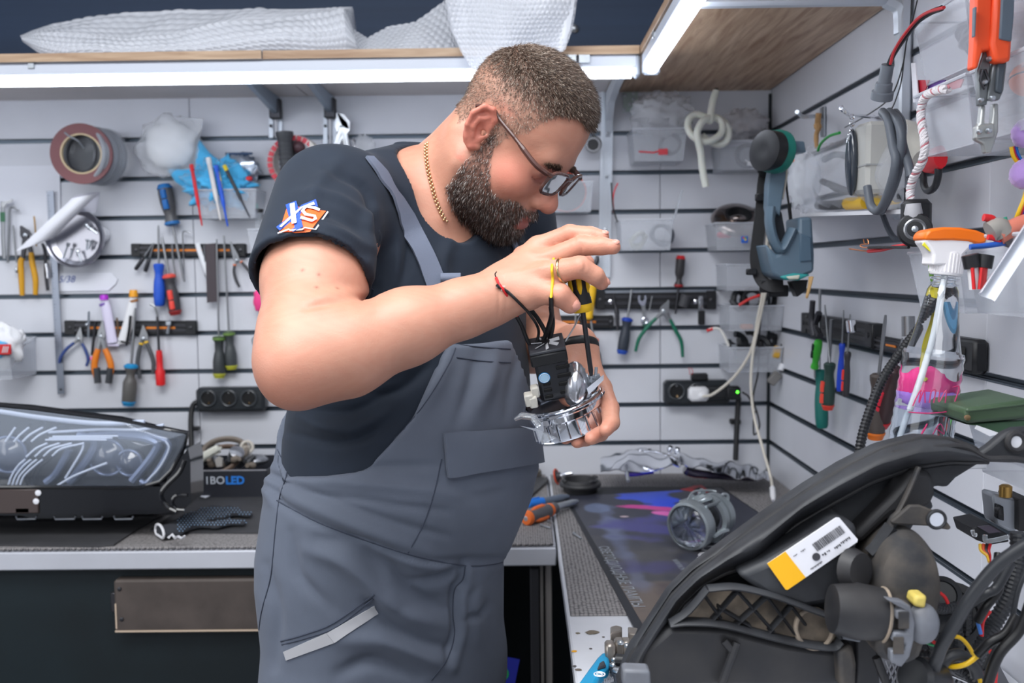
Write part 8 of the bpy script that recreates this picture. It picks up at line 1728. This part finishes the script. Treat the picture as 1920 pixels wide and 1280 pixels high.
slab('head_top', [(548,178),(552,150),(575,128),(640,116),(720,118),(800,132),(845,150),(852,172),(840,195),(810,200),(760,186),(680,180),(600,182)], D2-0.018, 0.036, M('spray_orange', (244,118,26), 0.35), t, k=PH, bev=0.007)
item('red_ring', 'thin red line ring between spray head and collar', 'ring', G().torus(n0+ax*(cz+0.001), ax, 25*k_, 0.001, 30, 6), m_red)
for i, (c_, pts) in enumerate((((206,190,40),((615,420),(600,560),(560,700),(545,830),(560,850))),((90,150,190),((640,480),(650,580),(690,780),(690,870),(650,940))),((96,140,60),((585,250),(575,300),(580,350),(600,420))))):
    item('bottle_wire', ('yellow wire seen through the clear spray bottle','light blue wire seen through the clear spray bottle','green and yellow wire looped behind the spray collar')[i], 'wire', G().tube(bez([PH(x, y, D2+0.06) for x, y in pts], 5), 0.0026, 8), M('bw_%d' % i, c_, 0.4))
item('pompom', 'pink fluffy pompom seen through the spray bottle', 'pompom', crumple(PH(560,890,D2+0.075), (0.020,0.018,0.024), None, 4.2, 0.15, 26, 16, 6, True), M('pompom_pink', (236,60,140), 0.95), smooth=180); item('pompom', 'small violet pompom under the pink one behind the bottle', 'pompom', crumple(PH(570,940,D2+0.07), (0.022,0.018,0.014), None, 6.2, 0.15, 26, 16, 6, True), M('pompom_violet', (160,120,210), 0.95), smooth=180)
m_mk = M('marker_magenta', (206,50,110), 0.5); scr = [[(490,975),(510,930),(530,900),(520,960),(545,900),(550,960)],[(570,960),(580,905),(600,900),(590,960)],[(620,900),(615,955),(650,900),(645,960)],[(680,885),(712,885),(690,960)],[(470,1005),(560,1010),(640,1004),(712,992)],[(500,1150),(540,1100),(560,1060),(530,1120),(580,1140)],[(580,1120),(620,1060),(640,1110),(600,1080)]]
for s_ in scr: mk('handwriting', G().tube(bez([PH(x, y, D2-0.0345) for x, y in s_], 5), 0.0007, 5), m_mk, t, kind='stuff')
item('bottle_ledge', 'small pale wall ledge carrying the spray bottle behind the dusty headlight', 'ledge', G().box((0.447, 1.11, 1.184), (0.10,0.10,0.006), None, 0.001).box((0.567, 1.145, 1.184), (0.14,0.03,0.006), None, 0.001), M('block_pale', (200,202,208), 0.5))
t = thing('case', 'dark green plastic case with a slanting lid at the right frame edge', 'case', P(1870,800,1.05)); m_gn = M('case_green', (62,82,60), 0.4)
slab('lid', [(738,995),(760,985),(1060,940),(1060,1035),(745,1062)], 1.02, 0.09, m_gn, t, k=PH, bev=0.004); slab('base', [(745,1064),(1060,1040),(1060,1120),(910,1108),(800,1070)], 1.03, 0.09, M('case_green2', (58,88,62), 0.4), t, k=PH, bev=0.003)
mk('rivet', G().lathe([(0.003,0),(0.003,0.002)], PH(750,1030,1.019), N3, 12), m_gold, t); mk('seam', G().tube([PH(745,1000,1.018),PH(1060,962,1.018)], 0.0012, 6), m_gn, t)
item('white_paper', 'folded white card sticking out under the green case', 'card', G().prism([PH(800,1068,1.02),PH(915,1108,1.02),PH(860,1120,1.02),PH(790,1085,1.02)], (0,0.002,0)), m_white, smooth=0)
t = thing('heatshrink_bag', 'long white translucent plastic strip hanging diagonally over the wire bin', 'plastic strip', PH(900,400,1.0)); mk('strip', G().grid(lambda u, v: PH(1060-230*u+(50*v-10), 80+350*u+50*v, 0.985)+Vector((0,0.01*math.sin(v*6),0)), 16, 6, 0.002, (0,1,0)), M('frosted_strip', (226,230,238), 0.3, alpha=0.8), t, smooth=60)
for i, (x, c_) in enumerate(((790,(214,214,216)),(835,(206,60,60)))):
    it = thing('fuse_holder', ('black capped red and white component at the left of the wire bin','black capped red component leaning right of its twin in the wire bin')[i], 'component', PH(x,400,1.03)); mk('cap', G().tube([PH(x-25+30*i,250,1.02),PH(x-12+5*i,312,1.02)], 0.0085, 10), m_black, it); mk('stem', G().tube([PH(x-12,310,1.02),PH(x-2-20*i,415,1.02)], 0.0055, 10), M('red_white_%d' % i, c_, 0.4), it); mk('stripe', G().tube([PH(x-14,312,1.013),PH(x-6-20*i,415,1.013)], 0.0018, 6), m_red, it)
ws = (((206,36,40),((830,70),(870,78),(885,105)),'red and grey insulated wire end pointing up in the wire bin',0.004),((30,160,130),((930,70),(940,110),(945,150)),'teal wire end standing in the wire bin',0.0024),((30,30,34),((1060,60),(980,90),(920,130),(890,165)),'black wire arching over the wire bin',0.003),((214,40,44),((850,165),(880,170),(910,185)),'short red wire over the rim of the wire bin',0.003),((40,90,180),((765,212),(850,205),(945,190)),'blue strip lying across the wire bin',0.003),((206,120,100),((900,160),(980,120),(1060,90)),'salmon tube in the wire bin',0.010),((150,146,140),((860,140),(900,120),(930,150)),'grey plug shape in the wire bin',0.011),((90,84,88),((930,200),(960,165),(1000,170)),'dark brown loop in the wire bin',0.006))
for c_, pts, lb_, r_ in ws: item('loose_wire', lb_, 'wire', G().tube(bez([PH(x, y, 1.03) for x, y in pts], 5), r_, 10), M('lw_%d' % (c_[0]+c_[1]*7), c_, 0.4))
item('led_board', 'small white circuit strip with a yellow light chip beside the spray collar', 'component', G().prism([PH(530,190,1.09),PH(555,178,1.09),PH(590,225,1.09),PH(570,240,1.09)], (0,0.003,0)), m_white, smooth=0); item('led_chip', 'yellow light chip on the small white circuit strip', 'component', G().box(PH(562,208,1.088), (0.011,0.002,0.006), Matrix.Rotation(0.7,3,'Y')), M('chip_yellow', (236,226,60), 0.4), smooth=0)
def PJ(x, y, d=0.92): return P(1160+x/2.526, 800+y/2.526, d)
m_dp = M('dusty_plastic', (52,54,58), 0.55, col2=(30,31,35), vscale=16, bump=0.12, bscale=90)
m_ds = M('dusty_brown', (80,74,68), 0.7, col2=(42,43,46), vscale=30, bump=0.2, bscale=120); m_sand = M('sand_dust', (150,136,120), 0.85, col2=(104,96,88), vscale=40, bump=0.25, bscale=200)
m_dk = M('dark_plastic', (30,31,35), 0.5, col2=(48,47,48), vscale=18); m_gc2 = M('clip_grey2', (112,116,124), 0.5, col2=(94,96,102), vscale=30)  # m_dk: darker mottled plastic, mostly on the headlight housing
t = thing('headlight_housing', 'large dusty black headlight housing seen from behind with a yellow and white label, nearest object', 'headlight', PJ(800,1200,0.98))
def rimpath():
    o = [(0,1240),(60,1080),(140,970),(250,800),(360,690),(520,570),(700,440),(900,300),(1080,190),(1260,100),(1440,55),(1560,60),(1680,100),(1740,150)]
    i = [(90,1240),(150,1090),(200,990),(300,840),(400,745),(510,690),(640,650),(830,470),(1000,370),(1200,260),(1400,190),(1560,165),(1680,165),(1750,165)]
    return o, i
o_, i_ = rimpath(); N_ = 60
def rimfn(u, v):
    a, b = lerpc(o_, u), lerpc(i_, u); x, y = a[0]*(1-v)+b[0]*v, a[1]*(1-v)+b[1]*v
    return PJ(x, y, 0.955-0.03*math.sin(v*math.pi)**0.7 + 0.02*u)
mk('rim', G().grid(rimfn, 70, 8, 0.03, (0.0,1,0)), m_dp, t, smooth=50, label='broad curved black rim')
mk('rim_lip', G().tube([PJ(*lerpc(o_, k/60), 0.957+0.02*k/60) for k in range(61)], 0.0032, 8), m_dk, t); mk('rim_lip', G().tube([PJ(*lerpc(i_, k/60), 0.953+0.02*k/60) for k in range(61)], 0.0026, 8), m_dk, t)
def sj(nm, pts, d, th, mat, bev=0.002, par=None, **k): return slab(nm, pts, d, th, mat, par or t, k=PJ, bev=bev, **k)
sj('mount_ear', [(1700,130),(1760,90),(1830,30),(1880,8),(2000,0),(2000,170),(1850,172),(1740,168),(1690,160)], 0.965, 0.014, m_dp, 0.004)
mk('ear_ring', G().torus(PJ(1882,72,0.962), (0.1,-1,0.1), 0.0085, 0.003, 24, 8), m_dk, t); mk('ear_hole', G().lathe([(0.0062,0),(0.0062,0.001)], PJ(1882,72,0.963), N3, 20), m_white, t)
mk('top_edge', G().tube(bez([PJ(1300,125,0.95),PJ(1500,100,0.948),PJ(1640,95,0.95),PJ(1740,148,0.95),PJ(1850,150,0.95),PJ(2000,170,0.95)], 6), 0.003, 8), m_dk, t)
sj('upper_wall', [(400,745),(640,650),(830,470),(1000,370),(1200,260),(1400,190),(1560,165),(1730,165),(1600,245),(1560,290),(1500,280),(1470,330),(1500,380),(1400,470),(1300,640),(1000,900),(560,900),(300,900)], 0.985, 0.05, m_dp, 0.004)
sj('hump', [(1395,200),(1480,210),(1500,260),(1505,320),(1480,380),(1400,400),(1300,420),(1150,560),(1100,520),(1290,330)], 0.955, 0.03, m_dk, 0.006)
mk('rib', G().tube(bez([PJ(1420,190,0.945),PJ(1360,330,0.942),PJ(1280,480,0.94),PJ(1200,600,0.94)], 6), [0.004]*10+[0.0075]*9, 8, flat=(1,0.6)), m_ds, t)
mk('rib', G().tube([PJ(1290,470,0.935),PJ(1220,570,0.935),PJ(1190,600,0.935)], 0.007, 8), m_dp, t)
sj('tab', [(1290,450),(1380,372),(1430,372),(1500,400),(1550,440),(1578,478),(1565,490),(1460,470),(1300,462)], 0.93, 0.006, m_ds, 0.002); mk('tab_slot', G().torus(PJ(1505,438,0.929), (0,-1,0), 0.0082, 0.0018, 26, 6, flat=(1,1)), m_dp, t)
hl = PJ(1505,438,0.9285); mk('tab_hole', G().lathe([(0.0066,0),(0.0066,0.0008)], hl, N3, 22), M('hole_light', (196,200,210), 0.5), t)
sj('label_box', [(560,700),(700,640),(1040,430),(1130,460),(1135,560),(1100,640),(1080,760),(1000,840),(880,860),(700,800)], 0.925, 0.05, m_dp, 0.006)
lbl = sj('label', [(704,648),(1030,430),(1045,430),(1133,533),(1130,545),(800,772),(790,770)], 0.9195, 0.0012, M('label_white', (226,226,232), 0.45), 0, label='white and yellow paper label')
sj('label_band', [(704,648),(790,591),(886,713),(800,772),(790,770)], 0.9188, 0.0008, M('label_yellow', (240,178,24), 0.45), 0, par=lbl)
g = G(); random.seed(3); u0 = np.array((916,556.)); u1 = np.array((1048,466.)); dn = np.array((26,34.)); k = 0.0
while k < 1:
    w_ = random.choice((0.010,0.018,0.028)); a = u0+(u1-u0)*k; b = u0+(u1-u0)*min(1, k+w_); g.prism([PJ(*q, 0.9189) for q in (a, b, b+dn, a+dn)], (0,0.0003,0)); k += w_+random.choice((0.012,0.02))
m_ink = M('label_ink', (60,60,66), 0.5); mk('barcode', g, m_ink, lbl, smooth=0, kind='stuff')
def tick(x, y, n, w_, h_):
    g = G(); e = np.array((0.83,-0.56)); f = np.array((0.6,0.8))
    for k in range(n): a = np.array((x, y))+e*k*w_*1.5; g.prism([PJ(*q, 0.9189) for q in (a, a+e*w_, a+e*w_+f*h_*(0.6+0.4*(k % 2)), a+f*h_*(0.6+0.4*(k % 2)))], (0,0.0003,0))
    mk('print_line', g, m_ink, lbl, smooth=0, kind='stuff')
tick(908,672,9,5,8); tick(1020,572,4,6,12); tick(1050,548,6,6,12); tick(962,605,2,8,12); tick(985,590,2,6,8); tick(828,612,3,5,5); tick(862,590,3,6,6)
mk('emblem_dot', G().lathe([(0.0038,0),(0.0038,0.0003)], PJ(936,615,0.9186), N3, 18), m_ink, lbl)
c = PJ(1345,735,0.93); ca_ = Vector((-0.05,-1,0.06)); R_ = 0.047
mk('rear_cap', G().lathe([(0.0,0.030),(R_*0.55,0.029),(R_*0.9,0.022),(R_*1.06,0.006),(R_*1.1,-0.006),(R_*1.08,-0.05)], c, ca_, 48, sq=(0.64,1.0)), m_ds, t, label='round dusty rubber cap')
mk('rear_cap_skirt', G().lathe([(R_*1.02,-0.02),(R_*1.12,-0.018),(R_*1.12,0.0),(R_*1.04,0.004)], PJ(1330,780,0.94), ca_, 48, sq=(0.66,1.0)), m_dk, t)
mk('motor', G().tube([PJ(1010,860,0.90),PJ(1120,870,0.90),PJ(1260,890,0.90)], [0.022,0.026,0.024], 26), m_dk, t); mk('motor_ring', G().torus(PJ(1245,890,0.90), PJ(1260,890,0.9)-PJ(1120,870,0.9), 0.0245, 0.0016, 34, 6), m_sand, t)
mk('knob', G().tube([PJ(1100,670,0.92),PJ(1150,680,0.91)], [0.020,0.016], 20), m_dk, t)
sj('connector_box', [(1230,980),(1320,830),(1400,850),(1470,880),(1480,960),(1430,1100),(1370,1130),(1250,1110),(1225,1060)], 0.885, 0.05, m_ds, 0.006)
mk('round_plug', G().ball(PJ(1440,930,0.885), 0.0145, 24, 14, (1,0.9,1.3)), m_gc2, t)
sj('clip', [(1265,815),(1340,825),(1385,850),(1405,930),(1400,1010),(1380,1090),(1340,1140),(1290,1115),(1290,1060),(1355,1060),(1360,1030),(1300,1020),(1305,975),(1370,975),(1365,925),(1315,910),(1315,870),(1345,865)], 0.872, 0.010, m_gc2, 0.002)
for x, y in ((1350,915),(1325,1035)): mk('clip_slot', G().box(PJ(x,y,0.871), (0.009,0.002,0.015), None), m_ds, t, smooth=0)
sj('yellow_plug', [(1405,800),(1465,800),(1455,865),(1395,850)], 0.878, 0.02, M('plug_yellow', (196,176,90), 0.5), 0.003)
sj('pocket_floor', [(240,930),(330,880),(420,770),(560,760),(720,790),(880,850),(980,900),(1040,990),(1020,1030),(800,990),(500,930)], 0.945, 0.01, m_sand, 0)
for pts, r in ((((240,930),(330,922),(500,935),(800,1010),(1000,1040),(1050,1010)),0.0058),(((420,765),(560,758),(740,800),(900,860),(990,900),(1045,990)),0.0052),(((250,925),(330,870),(420,765)),0.005)): mk('pocket_wall', G().tube(bez([PJ(x, y, 0.925) for x, y in pts], 5), r*0.55, 8, flat=(3,1), up=(0,-1,0)), m_dp, t)
for a, b in (((400,790),(480,900)),((560,775),(430,925)),((560,775),(730,965)),((700,800),(540,945)),((700,800),(850,1000)),((815,845),(710,965)),((470,850),(620,940)),((815,845),(880,930))): mk('lattice_rib', G().tube([PJ(*a,0.93), PJ(*b,0.93)], 0.0019, 6, flat=(4,1), up=(0,-1,0)), m_dp, t)
mk('pocket_bore', G().torus(PJ(925,955,0.928), (0.1,-1,0.3), 0.018, 0.0024, 30, 8), m_sand, t); sj('tongue', [(1030,970),(1090,980),(1150,1010),(1145,1022),(1050,1005)], 0.918, 0.006, m_gc2)
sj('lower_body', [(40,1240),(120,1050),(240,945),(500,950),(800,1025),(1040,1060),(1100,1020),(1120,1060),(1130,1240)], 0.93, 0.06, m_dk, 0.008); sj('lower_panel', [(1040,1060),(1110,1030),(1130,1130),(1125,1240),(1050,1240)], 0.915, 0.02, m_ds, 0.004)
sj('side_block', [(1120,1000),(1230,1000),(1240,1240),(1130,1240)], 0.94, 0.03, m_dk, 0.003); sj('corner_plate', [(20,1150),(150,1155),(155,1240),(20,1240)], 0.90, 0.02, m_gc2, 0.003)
mk('cross_rib', G().tube([PJ(560,1020,0.925),PJ(480,1240,0.92)], 0.004, 8), m_dk, t); mk('cross_rib', G().tube([PJ(500,1010,0.926),PJ(540,1060,0.925)], 0.004, 8), m_dk, t)
mk('base_wall', G().prism([P(1190,1290,0.95),P(1600,1290,0.95),P(1560,1600,0.95),P(1230,1600,0.95)], (0,0.06,0)), m_dk, t)
def wj(nm, label, pts, r, mat, cat='wire', cor=False, group=None):
    q = [PJ(x, y, d) for x, y, d in pts]
    r = r*0.8
    if cor: pp, rr_ = corrug(q, r, 0.0045, 0.16); g = G().tube(pp, rr_, 12)
    else: g = G().tube(bez(q, 7), r, 10)
    return item(nm, label, cat, g, mat, group, smooth=25 if cor else 40)
wj('thick_cable', 'thick smooth black cable sweeping diagonally across the lower right corner', ((1960,540,0.86),(1800,650,0.87),(1680,790,0.88),(1600,920,0.89),(1530,1040,0.9),(1480,1180,0.92)), 0.0076, m_jb, 'cable')
wj('thick_conduit', 'thick corrugated conduit rising along the right frame edge', ((1890,500,1.0),(1890,640,1.0),(1850,800,1.0),(1780,930,1.0),(1720,1040,0.99),(1660,1150,0.98)), 0.0105, m_jb, 'conduit', True)
for i, pts in enumerate((((1600,910,1.02),(1610,1000,1.02),(1615,1070,1.02)),((1650,850,1.03),(1650,940,1.03),(1645,1010,1.03)),((1480,850,1.0),(1540,860,1.01),(1600,850,1.02)),((1410,1075,0.99),(1480,1080,0.98),(1500,1090,0.97)),((1560,1130,1.0),(1640,1160,0.99),(1700,1230,0.97)))):
    wj('corrugated_tube', ('short vertical corrugated tube left of its twin among the cables','short vertical corrugated tube right of its twin among the cables','corrugated tube joining the dusty cap to the harness','small coiled corrugated tube under the grey clip','corrugated tube running to the bottom frame edge')[i], pts, 0.0072, m_jb, 'tube', True)
wj('yellow_wire', 'yellow wire arching down to the bottom of the harness', ((1560,992,0.95),(1620,1000,0.95),(1670,1060,0.95),(1690,1130,0.95),(1720,1230,0.94)), 0.0026, m_wy); wj('yellow_wire', 'yellow wire sagging below the black tape joint', ((1515,1060,0.94),(1560,1130,0.93),(1640,1125,0.92),(1705,1080,0.92)), 0.0030, m_wy)
wj('red_wire', 'red wire crossing the round black horn', ((1490,765,1.0),(1540,800,1.0),(1560,835,1.0)), 0.0022, m_wr); wj('red_wire', 'red wire pair peeking above the green wire', ((1430,985,0.97),(1480,1010,0.97),(1530,1050,0.97)), 0.0022, m_wr); wj('green_wire', 'thin green wire left of the yellow wire', ((1430,1010,0.965),(1490,1035,0.965),(1550,1040,0.965)), 0.0016, M('wire_green', (40,140,90), 0.4))
wj('red_wire', 'red wire curling beside the thick conduit', ((1760,870,0.97),(1725,920,0.97),(1720,990,0.97)), 0.0024, m_wr); wj('red_wire', 'red wire running off the bottom edge at the far right', ((1760,1060,0.95),(1785,1120,0.95),(1780,1230,0.94)), 0.0028, m_wr); wj('blue_wire', 'blue wire above the thick conduit', ((1835,710,0.97),(1800,770,0.97),(1790,800,0.97)), 0.0024, M('wire_blue3', (60,120,200), 0.4)); wj('blue_wire', 'dark blue wire looping left of the conduit', ((1740,850,0.965),(1700,900,0.965),(1715,980,0.965)), 0.0024, M('wire_blue3'))
for i, pts in enumerate((((1650,850,0.96),(1740,790,0.95),(1790,760,0.95),(1860,640,0.95)),((1800,600,0.97),(1790,700,0.96),(1800,770,0.96),(1740,850,0.955),(1700,920,0.96)),((1940,660,0.93),(1890,780,0.93),(1850,960,0.93),(1780,1060,0.93),(1740,1150,0.93)),((1960,800,0.9),(1900,960,0.9),(1800,1080,0.9),(1740,1240,0.9)),((1500,1180,0.93),(1540,1110,0.93),(1610,1080,0.93),(1680,1130,0.93),(1700,1180,0.93)),((1220,1090,0.9),(1250,1170,0.9),(1280,1240,0.9)))):
    wj('black_cable', ('black taped cable joining the harness from the left','black taped cable dropping from the small display','thin black cable along the inner side of the thick conduit','black cable nearest the lower right corner','black cable bowed over the metal mesh','black cable leaving the grey clip downward')[i], pts, (0.006,0.0055,0.0032,0.0062,0.0078,0.005)[i], m_wb if i % 2 else m_jb, 'cable')
for i, (x, y, r) in enumerate(((1525,800,0.020),(1575,890,0.034),(1545,1010,0.028),(1660,1060,0.03))):
    item('round_horn', ('small black round socket with a red wire across it','large black drum socket in the middle of the harness','black ringed drum under the large drum','black drum half hidden by the corrugated tubes')[i], 'socket', G().lathe([(0.0,0.012),(r*0.7,0.012),(r*0.75,0.016),(r,0.014),(r*1.04,0.0),(r,-0.03),(0,-0.03)], PJ(x,y,1.05), (-0.3,-1,0.4), 30), m_jb)
wj('tape_joint', 'black taped joint with cut tails over the yellow wire', ((1700,1080,0.915),(1760,1020,0.91),(1830,980,0.91),(1880,900,0.92)), 0.0058, m_wb)
item('round_connector', 'black round multi pin connector at the bottom of the harness', 'connector', G().lathe([(0.0,0.01),(0.016,0.01),(0.02,0.006),(0.022,-0.02),(0.018,-0.03)], PJ(1420,1190,0.92), (-0.8,-0.5,0.4), 24), m_jb)
t = thing('switch_box', 'dull metal box with a black rocker switch on the right wall', 'switch', PR(1890,990,0.1)); m_mb = M('dull_metal', (160,164,170), 0.4, metal=0.5, bump=0.1)
slab('box', [(1770,322),(1785,318),(1895,345),(1900,480),(1880,497),(1850,495),(1785,460)], 1.12, 0.03, m_mb, t, k=PJ, bev=0.003); slab('flange', [(1895,345),(1945,335),(1945,500),(1895,495)], 1.11, 0.05, m_dk, t, k=PJ); slab('switch', [(1790,365),(1825,378),(1828,448),(1793,435)], 1.115, 0.01, m_black, t, k=PJ); slab('rocker', [(1796,395),(1812,380),(1820,420),(1798,415)], 1.108, 0.01, m_dk, t, k=PJ, bev=0.001)
mk('fitting', G().lathe([(0.007,0),(0.007,0.012),(0.004,0.014)], PJ(1832,330,1.12), (0,0,1), 16), M('brass', (190,150,84)), t)
t = thing('display_module', 'small black display module with clear edges under the switch box', 'module', PJ(1760,560,1.10)); slab('body', [(1672,478),(1762,460),(1845,510),(1850,545),(1760,560),(1690,535)], 1.09, 0.05, m_black, t, k=PJ); slab('screen', [(1705,475),(1760,468),(1812,497),(1755,505)], 1.085, 0.004, M('screen_dark', (70,62,74), 0.15), t, k=PJ, bev=0)
mk('clear_edge', G().tube(bez([PJ(1735,512,1.083),PJ(1740,540,1.083),PJ(1790,535,1.083),PJ(1848,520,1.083)], 4), 0.0028, 8), m_clear, t); mk('clear_edge', G().tube([PJ(1676,490,1.083),PJ(1682,510,1.083),PJ(1694,512,1.083)], 0.0024, 8), m_clear, t)
for i, c_ in enumerate(((226,180,60),(206,80,40),(40,36,40),(206,40,44))): mk('lead', G().tube(bez([PJ(1712+i*16,555,1.09),PJ(1716+i*12,585,1.085),PJ(1745+i*4,610,1.08),PJ(1756,640,1.07)], 5), 0.0018, 6), M('ml_%d' % i, c_, 0.4), t)
t = thing('wire_mesh', 'grey expanded metal mesh lying on the bench under the harness', 'mesh', PJ(1400,1160,1.25)); 
g = G(); mzz = ZB+0.03
for k in range(16):
    for (x0,y0,x1,y1) in (((1240+k*26,1110,1290+k*26,1240)),((1300+k*26,1110,1230+k*26,1240))): g.tube([PB(1160+x0/2.526, 800+y0/2.526, mzz), PB(1160+x1/2.526, 800+y1/2.526, mzz)], 0.0012, 4)
mk('mesh', g, m_js, t, kind='stuff'); mk('plate', G().prism([PB(1640,1225,mzz-0.006),PB(1860,1225,mzz-0.006),PB(1900,1300,mzz-0.006),PB(1640,1300,mzz-0.006)], (0,0,0.003)), M('mesh_backing', (96,98,104), 0.5, metal=0.4), t, smooth=0); mk('rod', G().tube([PJ(1400,1095,1.2),PJ(1560,1165,1.17),PJ(1680,1215,1.15)], 0.003, 8), m_chrome, t)
def PL(x, y, h=0.0): return PB(940+x/4.572, 1000+y/4.572, ZB+h)
t = thing('wire_stripper', 'blue handled wire stripping tool with steel jaws lying on the white bench top', 'tool', PL(950,1200))
m_ts = M('tool_blue', (20,140,186), 0.4); m_tg2 = M('warm_steel', (150,142,134), 0.35, metal=0.7); m_td = M('tool_dark', (62,66,74), 0.45, metal=0.4)
def sl_(nm, pts, h, th, mat, bev=0.002, par=None): 
    o = mk(nm, G().prism([PL(x, y, h) for x, y in pts], (0,0,th)), mat, par or t, smooth=30)
    if bev: m = o.modifiers.new('b', 'BEVEL'); m.width = bev; m.segments = 2; m.limit_method = 'ANGLE'
    return o
sl_('handle', [(650,1400),(740,1270),(820,1160),(870,1110),(915,1120),(930,1190),(920,1230),(860,1300),(800,1400)], 0.012, 0.016, m_ts, 0.004); sl_('handle_core', [(820,1180),(840,1130),(880,1105),(900,1150),(860,1165)], 0.028, 0.004, m_td)
sl_('body', [(900,1010),(960,990),(1080,1010),(1120,1100),(1060,1290),(960,1290),(930,1230),(935,1130)], 0.010, 0.014, m_td, 0.003)
for pts in (((935,925),(985,912),(1035,925),(1035,960),(935,990)),((1085,925),(1160,935),(1200,960),(1170,1000),(1090,980))): sl_('jaw', pts, 0.014, 0.022, m_tg2, 0.002)
for x, y, a in ((1010,985,0),(1070,985,0),(930,1010,0)): mk('jaw_block', G().box(PL(x,y,0.032), (0.013,0.02,0.026), None, 0.003), m_tg2, t)
mk('drum', G().tube([PL(980,1080,0.034),PL(1060,1085,0.034)], 0.0075, 18), m_black, t)
for x, y, r in ((960,1135,5),(1065,1150,4.5),(1000,1180,8),(965,1090,4),(1080,1095,4),(1022,945,5),(1075,970,4.5)): mk('rivet', G().lathe([(r*0.00085,0),(r*0.00085,0.003),(r*0.0005,0.0045)], PL(x,y,0.026 if y > 1000 else 0.044), (0,0,1), 18), m_zinc, t)
mk('logo_ring', G().torus(PL(842,1205,0.0285), (0,0,1), 0.0068, 0.0009, 28, 6, flat=(1,1)), m_white, t); mk('logo_ring', G().torus(PL(842,1205,0.0285), (0,0,1), 0.0035, 0.0007, 20, 6), m_white, t)
for k in range(6): mk('grip_ridge', G().box(PL(885+k*14,1262-k*3,0.027), (0.0016,0.008,0.003)), m_js, t, smooth=0)
for i, (x, y, s_, c_) in enumerate(((780,845,9,(120,110,96)),(625,1008,3.5,(226,160,30)),(1015,893,3.5,(70,64,60)),(655,852,3,(120,110,90)),(875,885,2,(90,84,80)),(660,1165,4,(110,100,90)),(765,985,2,(90,84,80)),(625,1135,2.5,(80,76,74)))):
    item('crumb', ('brown flake of debris on the white bench top, the largest','tiny yellow wire end on the white bench top','dark crumb beside the steel jaws on the white bench top','brown speck left of the large flake on the white bench top','tiny dark speck behind the steel jaws','brown speck nearest the left bench edge low down','tiny speck in the middle of the white bench top','dark speck left of the blue handle')[i], 'debris', crumple(PL(x,y,0.0008), (s_*0.0012,s_*0.0009,0.0007), None, i*2.1, 0.4, 10, 6, 2), M('crumb_%d' % i, c_, 0.8))
